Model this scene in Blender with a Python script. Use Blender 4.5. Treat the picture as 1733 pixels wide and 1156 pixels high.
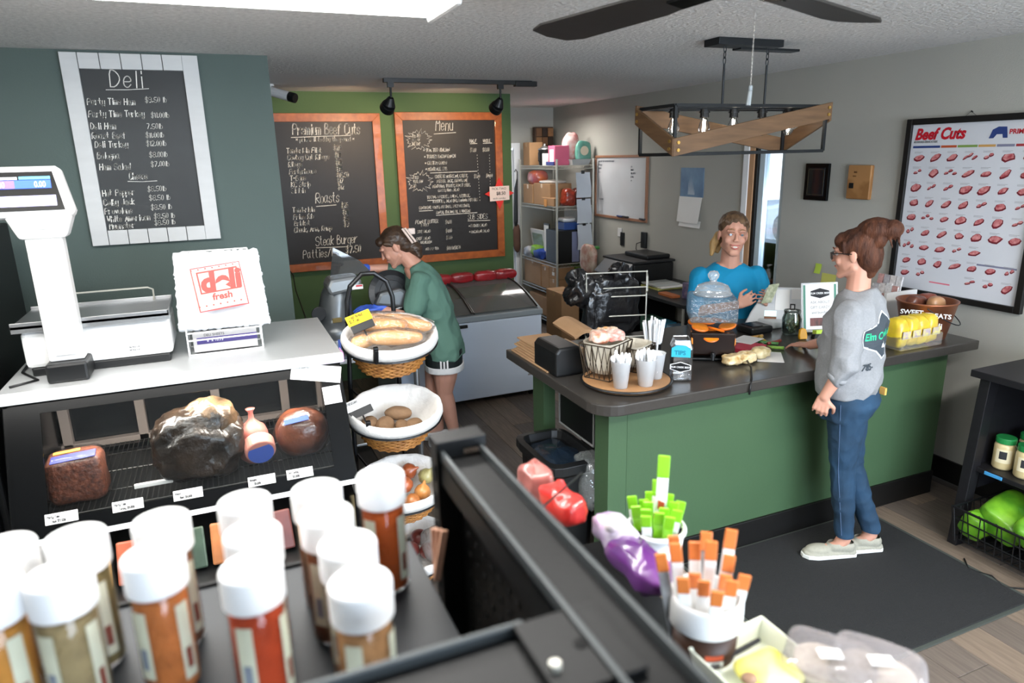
import bpy, bmesh, math, random
from mathutils import Vector, Matrix, Euler, noise
random.seed(7)
R = math.radians
for o in list(bpy.data.objects): bpy.data.objects.remove(o)
COL = bpy.context.scene.collection
SC = bpy.context.scene

# ------------------------------------------------------------------ camera
CAMH = 2.0
_y, _p, _r = R(22.6), R(15.15), R(-1.33)
_f = Vector((math.sin(_y)*math.cos(_p), math.cos(_y)*math.cos(_p), -math.sin(_p)))
_ri = Vector((math.cos(_y), -math.sin(_y), 0)); _up = _ri.cross(_f)
_rr = _ri*math.cos(_r)+_up*math.sin(_r); _uu = -_ri*math.sin(_r)+_up*math.cos(_r)
cam = bpy.data.cameras.new('camera'); camo = bpy.data.objects.new('camera', cam); COL.objects.link(camo)
camo.matrix_world = Matrix(((_rr.x, _uu.x, -_f.x, 0), (_rr.y, _uu.y, -_f.y, 0), (_rr.z, _uu.z, -_f.z, CAMH), (0, 0, 0, 1)))
cam.sensor_width = 36; cam.lens = 1165*36/1733
cam.clip_start = .02
cam.dof.use_dof = True; cam.dof.focus_distance = 3.9; cam.dof.aperture_fstop = 3.2
SC.camera = camo
SC.view_settings.view_transform = 'Standard'; SC.view_settings.look = 'None'
SC.view_settings.gamma = 1; SC.view_settings.use_curve_mapping = False
SC.view_settings.exposure = 0.28

# ------------------------------------------------------------------ world and lights
W = bpy.data.worlds.new('world'); SC.world = W; W.use_nodes = True
_n = W.node_tree.nodes; _l = W.node_tree.links
_sky = _n.new('ShaderNodeTexSky'); _sky.sky_type = 'HOSEK_WILKIE'; _sky.turbidity = 4
_sky.sun_direction = Vector((-.5, -.3, .8)).normalized()
_l.new(_sky.outputs[0], _n['Background'].inputs[0]); _n['Background'].inputs[1].default_value = 11

def area(name, loc, size, energy, color, rot=(0, 0, 0), sizey=None):
    d = bpy.data.lights.new(name, 'AREA'); d.shape = 'RECTANGLE'; d.size = size; d.size_y = sizey or size
    d.energy = energy; d.color = color
    o = bpy.data.objects.new(name, d); COL.objects.link(o); o.location = loc; o.rotation_euler = rot
    return o
# fluorescent tubes (housings are built with the ceiling), plus an added back fill without one
area('fluorescent_or_fill_light', (-.45, 2.25, 2.42), 2.3, 26, (1, .98, .95), sizey=.24)
area('fluorescent_or_fill_light', (-.3, 1.25, 2.42), 2.3, 16, (1, .98, .95), sizey=.24)
area('fluorescent_or_fill_light', (2.4, .2, 2.42), 2.3, 70, (1, .98, .96), sizey=.24)
area('fluorescent_or_fill_light', (3.1, 7.0, 2.42), .9, 20, (1, .95, .9), sizey=.24)  # fill lamp added to brighten the dim back area, no fixture there
# daylight through the shop front behind the camera and through the narrow window
area('shopfront_daylight', (1.9, -2.3, 1.45), 3.4, 230, (.74, .86, 1), rot=(R(90), 0, 0), sizey=1.9)
area('window_daylight', (4.2, 4.31, 1.5), .45, 14, (.75, .87, 1), rot=(0, R(90), 0), sizey=1.1)
def spot(loc, tgt, energy, color, ang):
    d = bpy.data.lights.new('spot_light', 'SPOT'); d.energy = energy; d.color = color; d.spot_size = R(ang); d.spot_blend = .6
    d.shadow_soft_size = .03
    o = bpy.data.objects.new('spot_light', d); COL.objects.link(o); o.location = loc
    o.rotation_euler = (Vector(tgt)-Vector(loc)).to_track_quat('-Z', 'Y').to_euler()
spot((1.23, 5.262, 2.325), (1.0, 6.2, 1.95), 32, (1, .72, .45), 95)
spot((2.08, 5.262, 2.325), (1.95, 6.2, 1.95), 32, (1, .72, .45), 95)

# ------------------------------------------------------------------ helpers
def at(px, py, x=None, y=None, z=None):
    """place in the room that a pixel of the 1733x1156 photograph shows, on a plane x=, y= or z="""
    d = _f+_rr*((px-866.5)/1165)-_uu*((py-578)/1165)
    t = x/d.x if x is not None else (y/d.y if y is not None else (z-CAMH)/d.z)
    return Vector((0, 0, CAMH))+d*t
def lin(h):
    h = h.lstrip('#'); c = [int(h[i:i+2], 16)/255 for i in (0, 2, 4)]
    return tuple((v/12.92 if v <= .04045 else ((v+.055)/1.055)**2.4) for v in c)+(1,)
_mats = {}
def mat(name, col, rough=.5, metal=0, var=0, vs=8, bump=0, bs=60, spec=.5, coat=0, trans=0, emit=0, sub=0, stretch=None, alpha=1, col2=None, kind='noise', ior=1.45):
    """procedural principled material: colour variation and fine relief from noise in object space"""
    if name in _mats: return _mats[name]
    m = bpy.data.materials.new(name); m.use_nodes = True; nt = m.node_tree; b = nt.nodes['Principled BSDF']
    c = lin(col); b.inputs['Base Color'].default_value = c
    b.inputs['Roughness'].default_value = rough; b.inputs['Metallic'].default_value = metal
    b.inputs['Specular IOR Level'].default_value = spec; b.inputs['Coat Weight'].default_value = coat
    b.inputs['Transmission Weight'].default_value = trans; b.inputs['IOR'].default_value = ior
    b.inputs['Alpha'].default_value = alpha
    if sub: b.inputs['Subsurface Weight'].default_value = sub; b.inputs['Subsurface Radius'].default_value = (.02, .008, .004); b.inputs['Subsurface Scale'].default_value = .5
    if emit: b.inputs['Emission Color'].default_value = c; b.inputs['Emission Strength'].default_value = emit
    if var or bump:
        tc = nt.nodes.new('ShaderNodeTexCoord'); mp = nt.nodes.new('ShaderNodeMapping'); nt.links.new(tc.outputs['Object'], mp.inputs[0])
        if stretch: mp.inputs['Scale'].default_value = stretch
    if var:
        n = nt.nodes.new('ShaderNodeTexWave' if kind == 'wave' else 'ShaderNodeTexNoise'); n.inputs['Scale'].default_value = vs
        if kind == 'wave': n.inputs['Distortion'].default_value = 6; n.inputs['Detail'].default_value = 3
        else: n.inputs['Detail'].default_value = 5
        nt.links.new(mp.outputs[0], n.inputs['Vector'])
        rp = nt.nodes.new('ShaderNodeValToRGB'); rp.color_ramp.elements[0].position = .3; rp.color_ramp.elements[1].position = .7
        c2 = lin(col2) if col2 else tuple(v*(1-var) for v in c[:3])+(1,)
        rp.color_ramp.elements[0].color = c2; rp.color_ramp.elements[1].color = c
        nt.links.new(n.outputs['Fac' if kind != 'wave' else 'Color'], rp.inputs[0]); nt.links.new(rp.outputs[0], b.inputs['Base Color'])
        if emit: nt.links.new(rp.outputs[0], b.inputs['Emission Color'])
    if bump:
        n = nt.nodes.new('ShaderNodeTexNoise'); n.inputs['Scale'].default_value = bs; n.inputs['Detail'].default_value = 4
        nt.links.new(mp.outputs[0], n.inputs['Vector'])
        bp = nt.nodes.new('ShaderNodeBump'); bp.inputs['Strength'].default_value = bump; bp.inputs['Distance'].default_value = .01
        nt.links.new(n.outputs['Fac'], bp.inputs['Height']); nt.links.new(bp.outputs[0], b.inputs['Normal'])
    _mats[name] = m; return m
def thin(name, tint='#ffffff', gloss=.08, rough=.03, body=0, bodycol='#ffffff', bump=0, bs=40, fm=.7):
    """thin clear sheet (pane, bag film, cup wall): see-through with a fresnel sheen; body = share of milky plastic"""
    if name in _mats: return _mats[name]
    m = bpy.data.materials.new(name); m.use_nodes = True; nt = m.node_tree; nt.nodes.clear()
    o = nt.nodes.new('ShaderNodeOutputMaterial'); t = nt.nodes.new('ShaderNodeBsdfTransparent'); g = nt.nodes.new('ShaderNodeBsdfGlossy')
    t.inputs[0].default_value = lin(tint); g.inputs['Roughness'].default_value = rough
    fr = nt.nodes.new('ShaderNodeLayerWeight'); fr.inputs[0].default_value = .25
    ma = nt.nodes.new('ShaderNodeMath'); ma.operation = 'MULTIPLY_ADD'; ma.inputs[1].default_value = fm; ma.inputs[2].default_value = gloss
    nt.links.new(fr.outputs['Fresnel'], ma.inputs[0])
    mx = nt.nodes.new('ShaderNodeMixShader'); nt.links.new(ma.outputs[0], mx.inputs[0]); nt.links.new(t.outputs[0], mx.inputs[1]); nt.links.new(g.outputs[0], mx.inputs[2])
    if bump:
        n = nt.nodes.new('ShaderNodeTexNoise'); n.inputs['Scale'].default_value = bs
        tc = nt.nodes.new('ShaderNodeTexCoord'); nt.links.new(tc.outputs['Object'], n.inputs['Vector'])
        bp = nt.nodes.new('ShaderNodeBump'); bp.inputs['Strength'].default_value = bump; bp.inputs['Distance'].default_value = .02
        nt.links.new(n.outputs['Fac'], bp.inputs['Height']); nt.links.new(bp.outputs[0], g.inputs['Normal']); nt.links.new(bp.outputs[0], fr.inputs['Normal'])
    last = mx
    if body:
        d = nt.nodes.new('ShaderNodeBsdfDiffuse'); d.inputs[0].default_value = lin(bodycol)
        m2 = nt.nodes.new('ShaderNodeMixShader'); m2.inputs[0].default_value = body
        nt.links.new(mx.outputs[0], m2.inputs[1]); nt.links.new(d.outputs[0], m2.inputs[2]); last = m2
    nt.links.new(last.outputs[0], o.inputs[0]); _mats[name] = m; return m

class MB:
    def __init__(s): s.v = []; s.f = []
    def add(s, vs, fs):
        k = len(s.v); s.v += [Vector(p) for p in vs]; s.f += [tuple(i+k for i in q) for q in fs]; return s
    def box(s, c, d, rot=None):
        c = Vector(c); h = Vector(d)/2; vs = []
        for z in (-1, 1):
            for y in (-1, 1):
                for x in (-1, 1):
                    p = Vector((x*h.x, y*h.y, z*h.z))
                    if rot is not None: p = rot @ p
                    vs.append(c+p)
        return s.add(vs, [(0, 2, 3, 1), (4, 5, 7, 6), (0, 1, 5, 4), (2, 6, 7, 3), (0, 4, 6, 2), (1, 3, 7, 5)])
    def b2(s, x0, x1, y0, y1, z0, z1): return s.box(((x0+x1)/2, (y0+y1)/2, (z0+z1)/2), (abs(x1-x0), abs(y1-y0), abs(z1-z0)))
    def cyl(s, a, b, r, r2=None, n=14, cap=True):
        return s.tube([a, b], r, n, [r, r if r2 is None else r2], cap)
    def tube(s, pts, r, n=8, rs=None, cap=True, closed=False):
        pts = [Vector(p) for p in pts]; m = len(pts); k = len(s.v); up = None
        for i, p in enumerate(pts):
            a = pts[i-1] if (i or closed) else p; b = pts[(i+1) % m] if (i < m-1 or closed) else p
            t = (b-a).normalized() if (b-a).length > 1e-9 else Vector((0, 0, 1))
            if up is None: up = t.orthogonal().normalized()
            else:
                up = up-t*up.dot(t)
                up = up.normalized() if up.length > 1e-6 else t.orthogonal().normalized()
            sd = t.cross(up); rad = rs[i] if rs else r
            for j in range(n):
                q = 2*math.pi*j/n; s.v.append(p+(up*math.cos(q)+sd*math.sin(q))*rad)
        for i in range(m if closed else m-1):
            i2 = (i+1) % m
            for j in range(n):
                s.f.append((k+i*n+j, k+i*n+(j+1) % n, k+i2*n+(j+1) % n, k+i2*n+j))
        if cap and not closed:
            s.f.append(tuple(k+j for j in range(n))[::-1]); s.f.append(tuple(k+(m-1)*n+j for j in range(n)))
        return s
    def lathe(s, prof, c=(0, 0, 0), n=24, M=None, ex=1, ey=1, cap=True):
        c = Vector(c); k = len(s.v)
        for r, z in prof:
            for j in range(n):
                q = 2*math.pi*j/n; p = Vector((r*math.cos(q)*ex, r*math.sin(q)*ey, z))
                if M is not None: p = M @ p
                s.v.append(c+p)
        for i in range(len(prof)-1):
            for j in range(n): s.f.append((k+i*n+j, k+i*n+(j+1) % n, k+(i+1)*n+(j+1) % n, k+(i+1)*n+j))
        if cap:
            if prof[0][0] > 1e-6: s.f.append(tuple(k+j for j in range(n))[::-1])
            if prof[-1][0] > 1e-6: s.f.append(tuple(k+(len(prof)-1)*n+j for j in range(n)))
        return s
    def ell(s, c, r, M=None, n=14, m=9):
        prof = [(math.sin(math.pi*i/m), -math.cos(math.pi*i/m)) for i in range(m+1)]
        prof[0] = (.001, -1); prof[-1] = (.001, 1); D = Matrix.Diagonal(Vector(r)); M = (M @ D) if M is not None else D
        return s.lathe(prof, c, n, M)
    def prism(s, poly, o, ax, ay, az, d):
        """polygon in the plane (ax, ay) at o, thickness d along az"""
        o = Vector(o); ax = Vector(ax); ay = Vector(ay); az = Vector(az); n = len(poly)
        vs = [o+ax*x+ay*y for x, y in poly]+[o+ax*x+ay*y+az*d for x, y in poly]
        return s.add(vs, [tuple(range(n))[::-1], tuple(range(n, 2*n))]+[(i, (i+1) % n, n+(i+1) % n, n+i) for i in range(n)])
    def grid(s, fn, nu, nv):
        k = len(s.v)
        for j in range(nv+1):
            for i in range(nu+1): s.v.append(Vector(fn(i/nu, j/nv)))
        for j in range(nv):
            for i in range(nu):
                a = k+j*(nu+1)+i; s.f.append((a, a+1, a+nu+2, a+nu+1))
        return s
    def xf(s, M):
        s.v = [M @ p for p in s.v]; return s
    def build(s, name, m, parent=None, smooth=False, bevel=0, solid=0, subd=0, seg=2):
        vs = s.v; loc = Vector((0, 0, 0))
        if parent is None:
            xs = [p.x for p in vs]; ys = [p.y for p in vs]; zs = [p.z for p in vs]
            loc = Vector(((min(xs)+max(xs))/2, (min(ys)+max(ys))/2, min(zs))); vs = [p-loc for p in vs]
        me = bpy.data.meshes.new(name); me.from_pydata([tuple(p) for p in vs], [], s.f); me.validate()
        bm = bmesh.new(); bm.from_mesh(me); bmesh.ops.recalc_face_normals(bm, faces=bm.faces); bm.to_mesh(me); bm.free()
        if smooth: me.polygons.foreach_set('use_smooth', [True]*len(me.polygons))
        return link(name, me, m, parent, loc, bevel, solid, subd, seg)
def link(name, me, m, parent=None, loc=None, bevel=0, solid=0, subd=0, seg=2):
    o = bpy.data.objects.new(name, me); COL.objects.link(o); me.materials.append(m)
    if parent is not None:
        o.parent = parent
        if parent.parent is None: o.matrix_parent_inverse = Matrix.Translation(-parent.location)
    elif loc is not None: o.location = loc
    if solid: md = o.modifiers.new('thickness', 'SOLIDIFY'); md.thickness = solid; md.offset = 0
    if bevel: md = o.modifiers.new('bevel', 'BEVEL'); md.width = bevel; md.segments = seg; md.limit_method = 'ANGLE'; md.angle_limit = R(40)
    if subd: md = o.modifiers.new('subdivision', 'SUBSURF'); md.levels = subd; md.render_levels = subd
    return o
def thing(name, label, cat, loc, group=None):
    o = bpy.data.objects.new(name, None); COL.objects.link(o); o.location = Vector(loc); o.empty_display_size = .05
    return tag(o, label, cat, group)
def tag(o, label, cat, group=None, kind=None):
    o['label'] = label; o['category'] = cat
    if group: o['group'] = group
    if kind: o['kind'] = kind
    return o
def struct(o, label, cat='structure'):
    o['kind'] = 'structure'; o['label'] = label; o['category'] = cat; return o
def B(name, m, parent, *boxes, bevel=.002, **k):
    mb = MB()
    for b in boxes: mb.b2(*b)
    return mb.build(name, m, parent, bevel=bevel, **k)
def children(o): return [c for c in bpy.data.objects if c.parent == o]
def dup(root, loc, label=None, rotz=None):
    r = root.copy(); COL.objects.link(r); r.location = Vector(loc)
    if rotz is not None: r.rotation_euler.z = rotz
    if label: r['label'] = label
    for ch in children(root):
        c = ch.copy(); COL.objects.link(c); c.parent = r; c.matrix_parent_inverse = ch.matrix_parent_inverse.copy()
        for g in children(ch):
            d = g.copy(); COL.objects.link(d); d.parent = c; d.matrix_parent_inverse = g.matrix_parent_inverse.copy()
    return r

# a single-stroke hand for chalk writing (x 0-4, y 0-9, baseline 2)
GL = {'A': '022842 1434', 'B': '020828373605 053544433202', 'C': '473818070312 1232 3243', 'D': '02082846442202', 'E': '48080242 0535', 'F': '480802 0535',
 'G': '4738180703123243 4325', 'H': '0802 4842 0545', 'I': '1812', 'J': '3833221203', 'K': '0802 480542', 'L': '080242', 'M': '0208254842', 'N': '02084248', 'O': '180703123243473818',
 'P': '02083847463505', 'Q': '180703123243473818 2442', 'R': '0208384746350542', 'S': '4738180706153544433212 1203', 'T': '0848 2822', 'U': '080312324348', 'V': '082248', 'W': '0812263248',
 'X': '0842 4802', 'Y': '0825 482522', 'Z': '08480242', 'a': '36160503122234 363342', 'b': '0802 0516263533221203', 'c': '35261605031222 2233', 'd': '3832 3526160503122233',
 'e': '04343526160503122233', 'f': '38281712 0626', 'g': '3526160503122233 3631201001', 'h': '0802 0516263532', 'i': '1612 1817', 'j': '26211001 2827', 'k': '0802 360432', 'l': '1812',
 'm': '0602 05162522 25364542', 'n': '0602 0516263532', 'o': '160503122233352616', 'p': '0600 0516263533221203', 'r': '0602 04152636', 's': '352616051424332212 1203', 't': '18132232 0626',
 'u': '0603122233 3632', 'v': '062236', 'w': '0612253246', 'x': '0632 0236', 'y': '0603122233 3631201001', 'z': '06360232', '0': '1807031222333728 2818', '1': '071812',
 '2': '071838474502 0242', '3': '084825354443321203', '4': '32380444', '5': '480805354443321203', '6': '381806031232434435 3515 1504', '7': '084812', '8': '15060718384746351504031232434435',
 '9': '44351506071838474432 3212', '$': '47381807061535444332 321203 2921', '.': '0213', ',': '1301', '/': '0238', '*': '0436 0634', '&': '3308183706040312 1234 ', ':': '0304 0607', '-': '0535', '!': '1814 1312', "'": '0809', '(': '2816 1614 1422', ')': '0816 1614 1402'}
def hand(mb, text, o, ax, ay, size, wdt, track=1.25, slant=.1, rnd=.25, lift=0.0, xs=.68):
    """write text as thin chalk strokes; o = start of the baseline, size = cap height"""
    o = Vector(o); ax = Vector(ax).normalized(); ay = Vector(ay).normalized(); u = size/6.; x = 0.; nz = ax.cross(ay)
    for ch in text:
        if ch == ' ': x += 3.*u*xs; continue
        g = GL.get(ch)
        if g is None: x += 2*u; continue
        jy = random.uniform(-rnd, rnd)*u; jr = random.uniform(-.05, .05); mx = 0
        for st in g.split():
            pts = [(int(st[i]), int(st[i+1])) for i in range(0, len(st)-1, 2)]
            mx = max(mx, max(p[0] for p in pts))
            if len(pts) > 2:
                q = [pts[0]]
                for a, b in zip(pts, pts[1:]): q += [(a[0]*.75+b[0]*.25, a[1]*.75+b[1]*.25), (a[0]*.25+b[0]*.75, a[1]*.25+b[1]*.75)]
                pts = q+[pts[-1]]
            P = [o+ax*(x+(p[0]*.85*xs+(p[1]-2)*(slant+jr))*u)+ay*((p[1]-2)*u+jy)+nz*lift for p in pts]
            for a, b in zip(P, P[1:]):
                d = (b-a)
                if d.length < 1e-6: continue
                d.normalize(); sd = d.cross(nz)*wdt/2; a2 = a-d*wdt*.3; b2 = b+d*wdt*.3
                mb.add([a2-sd, a2+sd, b2+sd, b2-sd], [(0, 1, 2, 3)])
        x += (mx*.85+track)*u*xs
    return x
_sr = random.Random(11)
def scrib(nw, n): return ' '.join(''.join(_sr.choice('nuemorsnivel') for _ in range(_sr.randint(max(2, n-2), n+1))) for _ in range(nw))   # handwriting too faint to read in the photograph
def txt(body, o, ax, ay, size, m, parent, name='lettering', bold=0, shear=0, align='LEFT', depth=0, sx=1):
    cu = bpy.data.curves.new(name, 'FONT'); cu.body = body; cu.size = size; cu.offset = bold; cu.shear = shear; cu.align_x = align; cu.extrude = depth; cu.resolution_u = 3
    t = bpy.data.objects.new(name, cu); COL.objects.link(t)
    dg = bpy.context.evaluated_depsgraph_get(); me = bpy.data.meshes.new_from_object(t.evaluated_get(dg)); bpy.data.objects.remove(t); bpy.data.curves.remove(cu)
    ax = Vector(ax).normalized(); ay = Vector(ay).normalized(); az = ax.cross(ay); o = Vector(o)
    M = Matrix(((ax.x*sx, ay.x, az.x, o.x), (ax.y*sx, ay.y, az.y, o.y), (ax.z*sx, ay.z, az.z, o.z), (0, 0, 0, 1))); me.transform(M); me.name = name; me.materials.clear()
    return link(name, me, m, parent)

# solid bodies: tapered capsules, ellipsoids and lofts fused into one skin by voxel remesh
class Flesh:
    def __init__(s): s.m = MB()
    def c(s, a, b, ra, rb, n=14):
        a = Vector(a); b = Vector(b); s.m.cyl(a, b, ra, rb, n=n); s.m.ell(a, (ra,)*3, n=n, m=8); s.m.ell(b, (rb,)*3, n=n, m=8); return s
    def chain(s, pts, rs):
        for i in range(len(pts)-1): s.c(pts[i], pts[i+1], rs[i], rs[i+1])
        return s
    def e(s, c, r, M=None): s.m.ell(c, r, M, n=18, m=12); return s
    def loft(s, rings, n=22):
        """rings: (centre, half width, half depth, side axis, front axis)"""
        k = len(s.m.v)
        for c, a, b, X, Y in rings:
            for j in range(n):
                q = 2*math.pi*j/n; cx = math.copysign(abs(math.cos(q))**.85, math.cos(q)); sy = math.copysign(abs(math.sin(q))**.85, math.sin(q))
                s.m.v.append(Vector(c)+Vector(X)*a*cx+Vector(Y)*b*sy)
        for i in range(len(rings)-1):
            for j in range(n): s.m.f.append((k+i*n+j, k+i*n+(j+1) % n, k+(i+1)*n+(j+1) % n, k+(i+1)*n+j))
        s.m.f.append(tuple(k+j for j in range(n))[::-1]); s.m.f.append(tuple(k+(len(rings)-1)*n+j for j in range(n)))
        return s
    def build(s, name, m, parent, vox=.006, sm=4, fold=0, fs=9, cuts=(), stripes=None):
        me = bpy.data.meshes.new(name); me.from_pydata([tuple(p) for p in s.m.v], [], s.m.f)
        bm = bmesh.new(); bm.from_mesh(me); bmesh.ops.recalc_face_normals(bm, faces=bm.faces); bm.to_mesh(me); bm.free()
        t = bpy.data.objects.new(name, me); COL.objects.link(t)
        md = t.modifiers.new('r', 'REMESH'); md.mode = 'VOXEL'; md.voxel_size = vox
        if sm: md = t.modifiers.new('s', 'SMOOTH'); md.factor = .6; md.iterations = sm
        dg = bpy.context.evaluated_depsgraph_get(); out = bpy.data.meshes.new_from_object(t.evaluated_get(dg)); bpy.data.objects.remove(t)
        out.name = name
        bm = bmesh.new(); bm.from_mesh(out)
        for co, no in cuts:   # clean hems: cut away what lies on the normal's side, close the opening
            r = bmesh.ops.bisect_plane(bm, geom=bm.verts[:]+bm.edges[:]+bm.faces[:], plane_co=Vector(co), plane_no=Vector(no), clear_outer=True)
        if fold:
            bm.normal_update()
            for v in bm.verts:
                p = v.co*fs; w = noise.noise(p+Vector((3.1, 7.7, 1.3))); w2 = noise.noise(p*2.3)
                v.co += v.normal*fold*(1-2*abs(w)*1.6+.4*w2-.4)
        if stripes:
            bm.normal_update(); amp, fr, dr = stripes; dr = Vector(dr).normalized()
            for v in bm.verts:
                q = v.co-dr*v.co.dot(dr)*.85
                v.co += v.normal*amp*noise.noise(q*fr)
        bm.to_mesh(out); bm.free()
        out.polygons.foreach_set('use_smooth', [True]*len(out.polygons))
        out.materials.clear()
        return link(name, out, m, parent)
# ------------------------------------------------------------------ the room
CEIL = 2.55; XR = 3.95; YM = 6.25
M_ceil = mat('ceiling_texture', '#e6e4e1', .9, var=.24, vs=48, bump=1.0, bs=48)
M_ceil2 = mat('ceiling_smooth', '#dedbd9', .85, var=.04, vs=3, bump=.1, bs=60)
M_wall = mat('wall_paint_greige', '#acaba3', .8, var=.05, vs=2, bump=.12, bs=140)
M_dark = mat('wall_paint_slate_green', '#4f5d5a', .75, var=.06, vs=2, bump=.1, bs=140)
M_green = mat('wall_paint_green', '#46613b', .7, var=.08, vs=2, bump=.1, bs=140)
M_black = mat('black_trim_paint', '#141312', .45, var=.2, vs=20)
M_floor = mat('vinyl_plank', '#7f7062', .55, var=.38, vs=7, stretch=(9, .8, 1), bump=.15, bs=50, spec=.35)
M_floor2 = mat('vinyl_plank_dark', '#6a6058', .55, var=.34, vs=6, stretch=(10, .7, 1), bump=.15, bs=50, spec=.35)
M_white = mat('white_plastic', '#dadad9', .4, var=.04, vs=5)
M_blk = mat('black_plastic', '#131415', .4, var=.15, vs=12)
M_blkg = mat('black_gloss', '#090a0b', .2, spec=.2, var=.1, vs=6)
M_steel = mat('brushed_steel', '#b9babb', .33, metal=.9, var=.12, vs=4, stretch=(1, 30, 30))
M_chrome = mat('chrome_wire', '#bdbcb2', .35, metal=.45, var=.08, vs=9)
M_card = mat('brown_cardboard', '#a5805c', .85, var=.12, vs=6, bump=.08, bs=90)
M_kraft = mat('kraft_paper', '#b08c69', .85, var=.14, vs=7, bump=.2, bs=30)
M_paper = mat('white_paper', '#e6e5e2', .8, var=.03, vs=4)
M_chalk = mat('chalk_marker', '#e8e6e0', .9, var=.15, vs=60)
M_ink = mat('dark_ink', '#2b2b2e', .8, var=.1, vs=30)
M_grey = mat('grey_ink', '#8f9092', .8, var=.1, vs=30)

fl = MB().b2(-2.6, XR, -2.5, 8.1, -.12, -.006).build('floor', mat('floor_underlay', '#4b453f', .8, var=.2, vs=4, stretch=(8, .8, 1)))
struct(fl, 'grey brown vinyl plank floor')
pk = [MB().b2(-.089, .089, -.609, .609, -.005, 0).build('plank', (M_floor, M_floor2)[i], fl, bevel=.0015, seg=1) for i in (0, 1)]
flo = fl.location.copy(); first = [True, True]
for i in range(17):
    for j in range(9):
        x = .9+i*.18; y = -.7+j*1.22+((i*.47) % 1)*1.2
        if x > XR-.08: continue
        k = random.choice((0, 1))
        if first[k]: o = pk[k]; first[k] = False
        else:
            o = pk[k].copy(); COL.objects.link(o); o.parent = fl; o.matrix_parent_inverse = pk[k].matrix_parent_inverse.copy()
        if y+.61 > 8.0: continue
        o.location = (x, y, 0)
struct(MB().b2(-2.6, XR, -2.5, 5.02, CEIL, CEIL+.1).build('ceiling', M_ceil), 'popcorn textured off white ceiling')
struct(MB().b2(-2.6, XR, 5.02, 8.1, CEIL, CEIL+.1).build('ceiling', M_ceil2), 'smooth ceiling strip over the menu boards')
struct(MB().b2(-2.7, -2.6, -2.5, 8.1, 0, CEIL).build('wall_left', M_wall), 'greige wall left of the room')
wf = MB().b2(-2.7, .1, -2.6, -2.5, 0, CEIL).b2(3.7, 4.05, -2.6, -2.5, 0, CEIL).b2(.1, 3.7, -2.6, -2.5, 0, .4).b2(.1, 3.7, -2.6, -2.5, 2.35, CEIL).build('wall_front', M_wall)
struct(wf, 'greige shop front wall with a wide window')
w1 = B('window_1', M_black, None, (.1, .16, -2.58, -2.52, .4, 2.35), (3.64, 3.7, -2.58, -2.52, .4, 2.35), (.16, 3.64, -2.58, -2.52, .4, .46), (.16, 3.64, -2.58, -2.52, 2.29, 2.35), (1.87, 1.93, -2.58, -2.52, .46, 2.29))
struct(w1, 'wide shop front window behind the viewer')
MB().b2(.16, 1.87, -2.553, -2.547, .46, 2.29).b2(1.93, 3.64, -2.553, -2.547, .46, 2.29).build('pane', thin('pane_glass'), w1)
wr = MB().b2(XR, XR+.1, -2.5, 4.10, 0, CEIL).b2(XR, XR+.1, 4.53, 8.1, 0, CEIL).b2(XR, XR+.1, 4.10, 4.53, 0, .72).b2(XR, XR+.1, 4.10, 4.53, 2.08, CEIL).build('wall_right', M_wall)
struct(wr, 'greige right wall with a narrow window')
struct(MB().b2(-2.6, 2.7, 8.0, 8.1, 0, CEIL).b2(3.47, XR, 8.0, 8.1, 0, CEIL).b2(2.7, 3.47, 8.0, 8.1, 2.1, CEIL).build('wall_back', M_wall), 'greige wall at the back behind the wire shelf')
struct(MB().b2(-2.6, .35, 4.2, 4.32, 0, CEIL).b2(.23, .35, 4.32, YM, 0, CEIL).build('wall_deli', M_dark), 'slate green wall behind the deli case')
struct(MB().b2(.35, 2.64, YM, YM+.12, 0, CEIL).build('wall_menu', M_green), 'green wall behind the two menu boards')
struct(MB().b2(XR-.018, XR, 0, 8, 0, .135).build('baseboard_right', M_black, bevel=.003), 'black baseboard along the right wall')
struct(MB().b2(3.47, XR-.02, 7.98, 8.0, 0, .12).build('baseboard_back', M_black), 'black baseboard under the back wall')
# back door with a lit pane, seen as a bright strip beside the green wall
d1 = B('door_1', mat('white_door_paint', '#e4e6e8', .5, var=.03), None, (2.74, 2.86, 8.03, 8.08, 0, 2.06), (3.36, 3.45, 8.03, 8.08, 0, 2.06), (2.86, 3.36, 8.03, 8.08, 0, .3), (2.86, 3.36, 8.03, 8.08, 1.95, 2.06))
struct(d1, 'white glazed back door beside the green wall')
MB().b2(2.86, 3.36, 8.05, 8.06, .3, 1.95).build('pane', thin('pane_glass'), d1)
struct(B('trim_1', mat('white_door_paint', '#e4e6e8', .5), None, (3.40, 3.48, 7.965, 8.0, 0, 2.14), (2.7, 3.40, 7.965, 8.0, 2.08, 2.14)), 'white casing of the back door')
# narrow window in the right wall
M_wtrim = mat('white_window_trim', '#ecedee', .5, var=.03)
w2 = B('window_2', mat('light_blue_frame', '#c9d8df', .4, var=.05), None, (XR+.02, XR+.07, 4.12, 4.15, .74, 2.06), (XR+.02, XR+.07, 4.33, 4.385, .74, 2.06), (XR+.02, XR+.07, 4.15, 4.33, .74, .78), (XR+.02, XR+.07, 4.15, 4.33, 2.02, 2.06))
struct(w2, 'narrow upright window beside the till')
MB().b2(XR+.042, XR+.048, 4.15, 4.33, .78, 2.02).build('pane', thin('pane_glass'), w2)
B('wood_jamb', mat('tan_wood_trim', '#c79a72', .55, var=.15, vs=5, stretch=(6, 6, 1)), w2, (XR-.012, XR+.06, 4.415, 4.47, .74, 2.07))
B('black_seal', M_black, w2, (XR-.004, XR+.06, 4.385, 4.415, .74, 2.07))
B('white_casing', M_wtrim, w2, (XR-.02, XR, 4.47, 4.53, .7, 2.08))
B('sill', M_wtrim, w2, (XR-.03, XR+.02, 4.1, 4.53, .70, .74))
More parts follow.
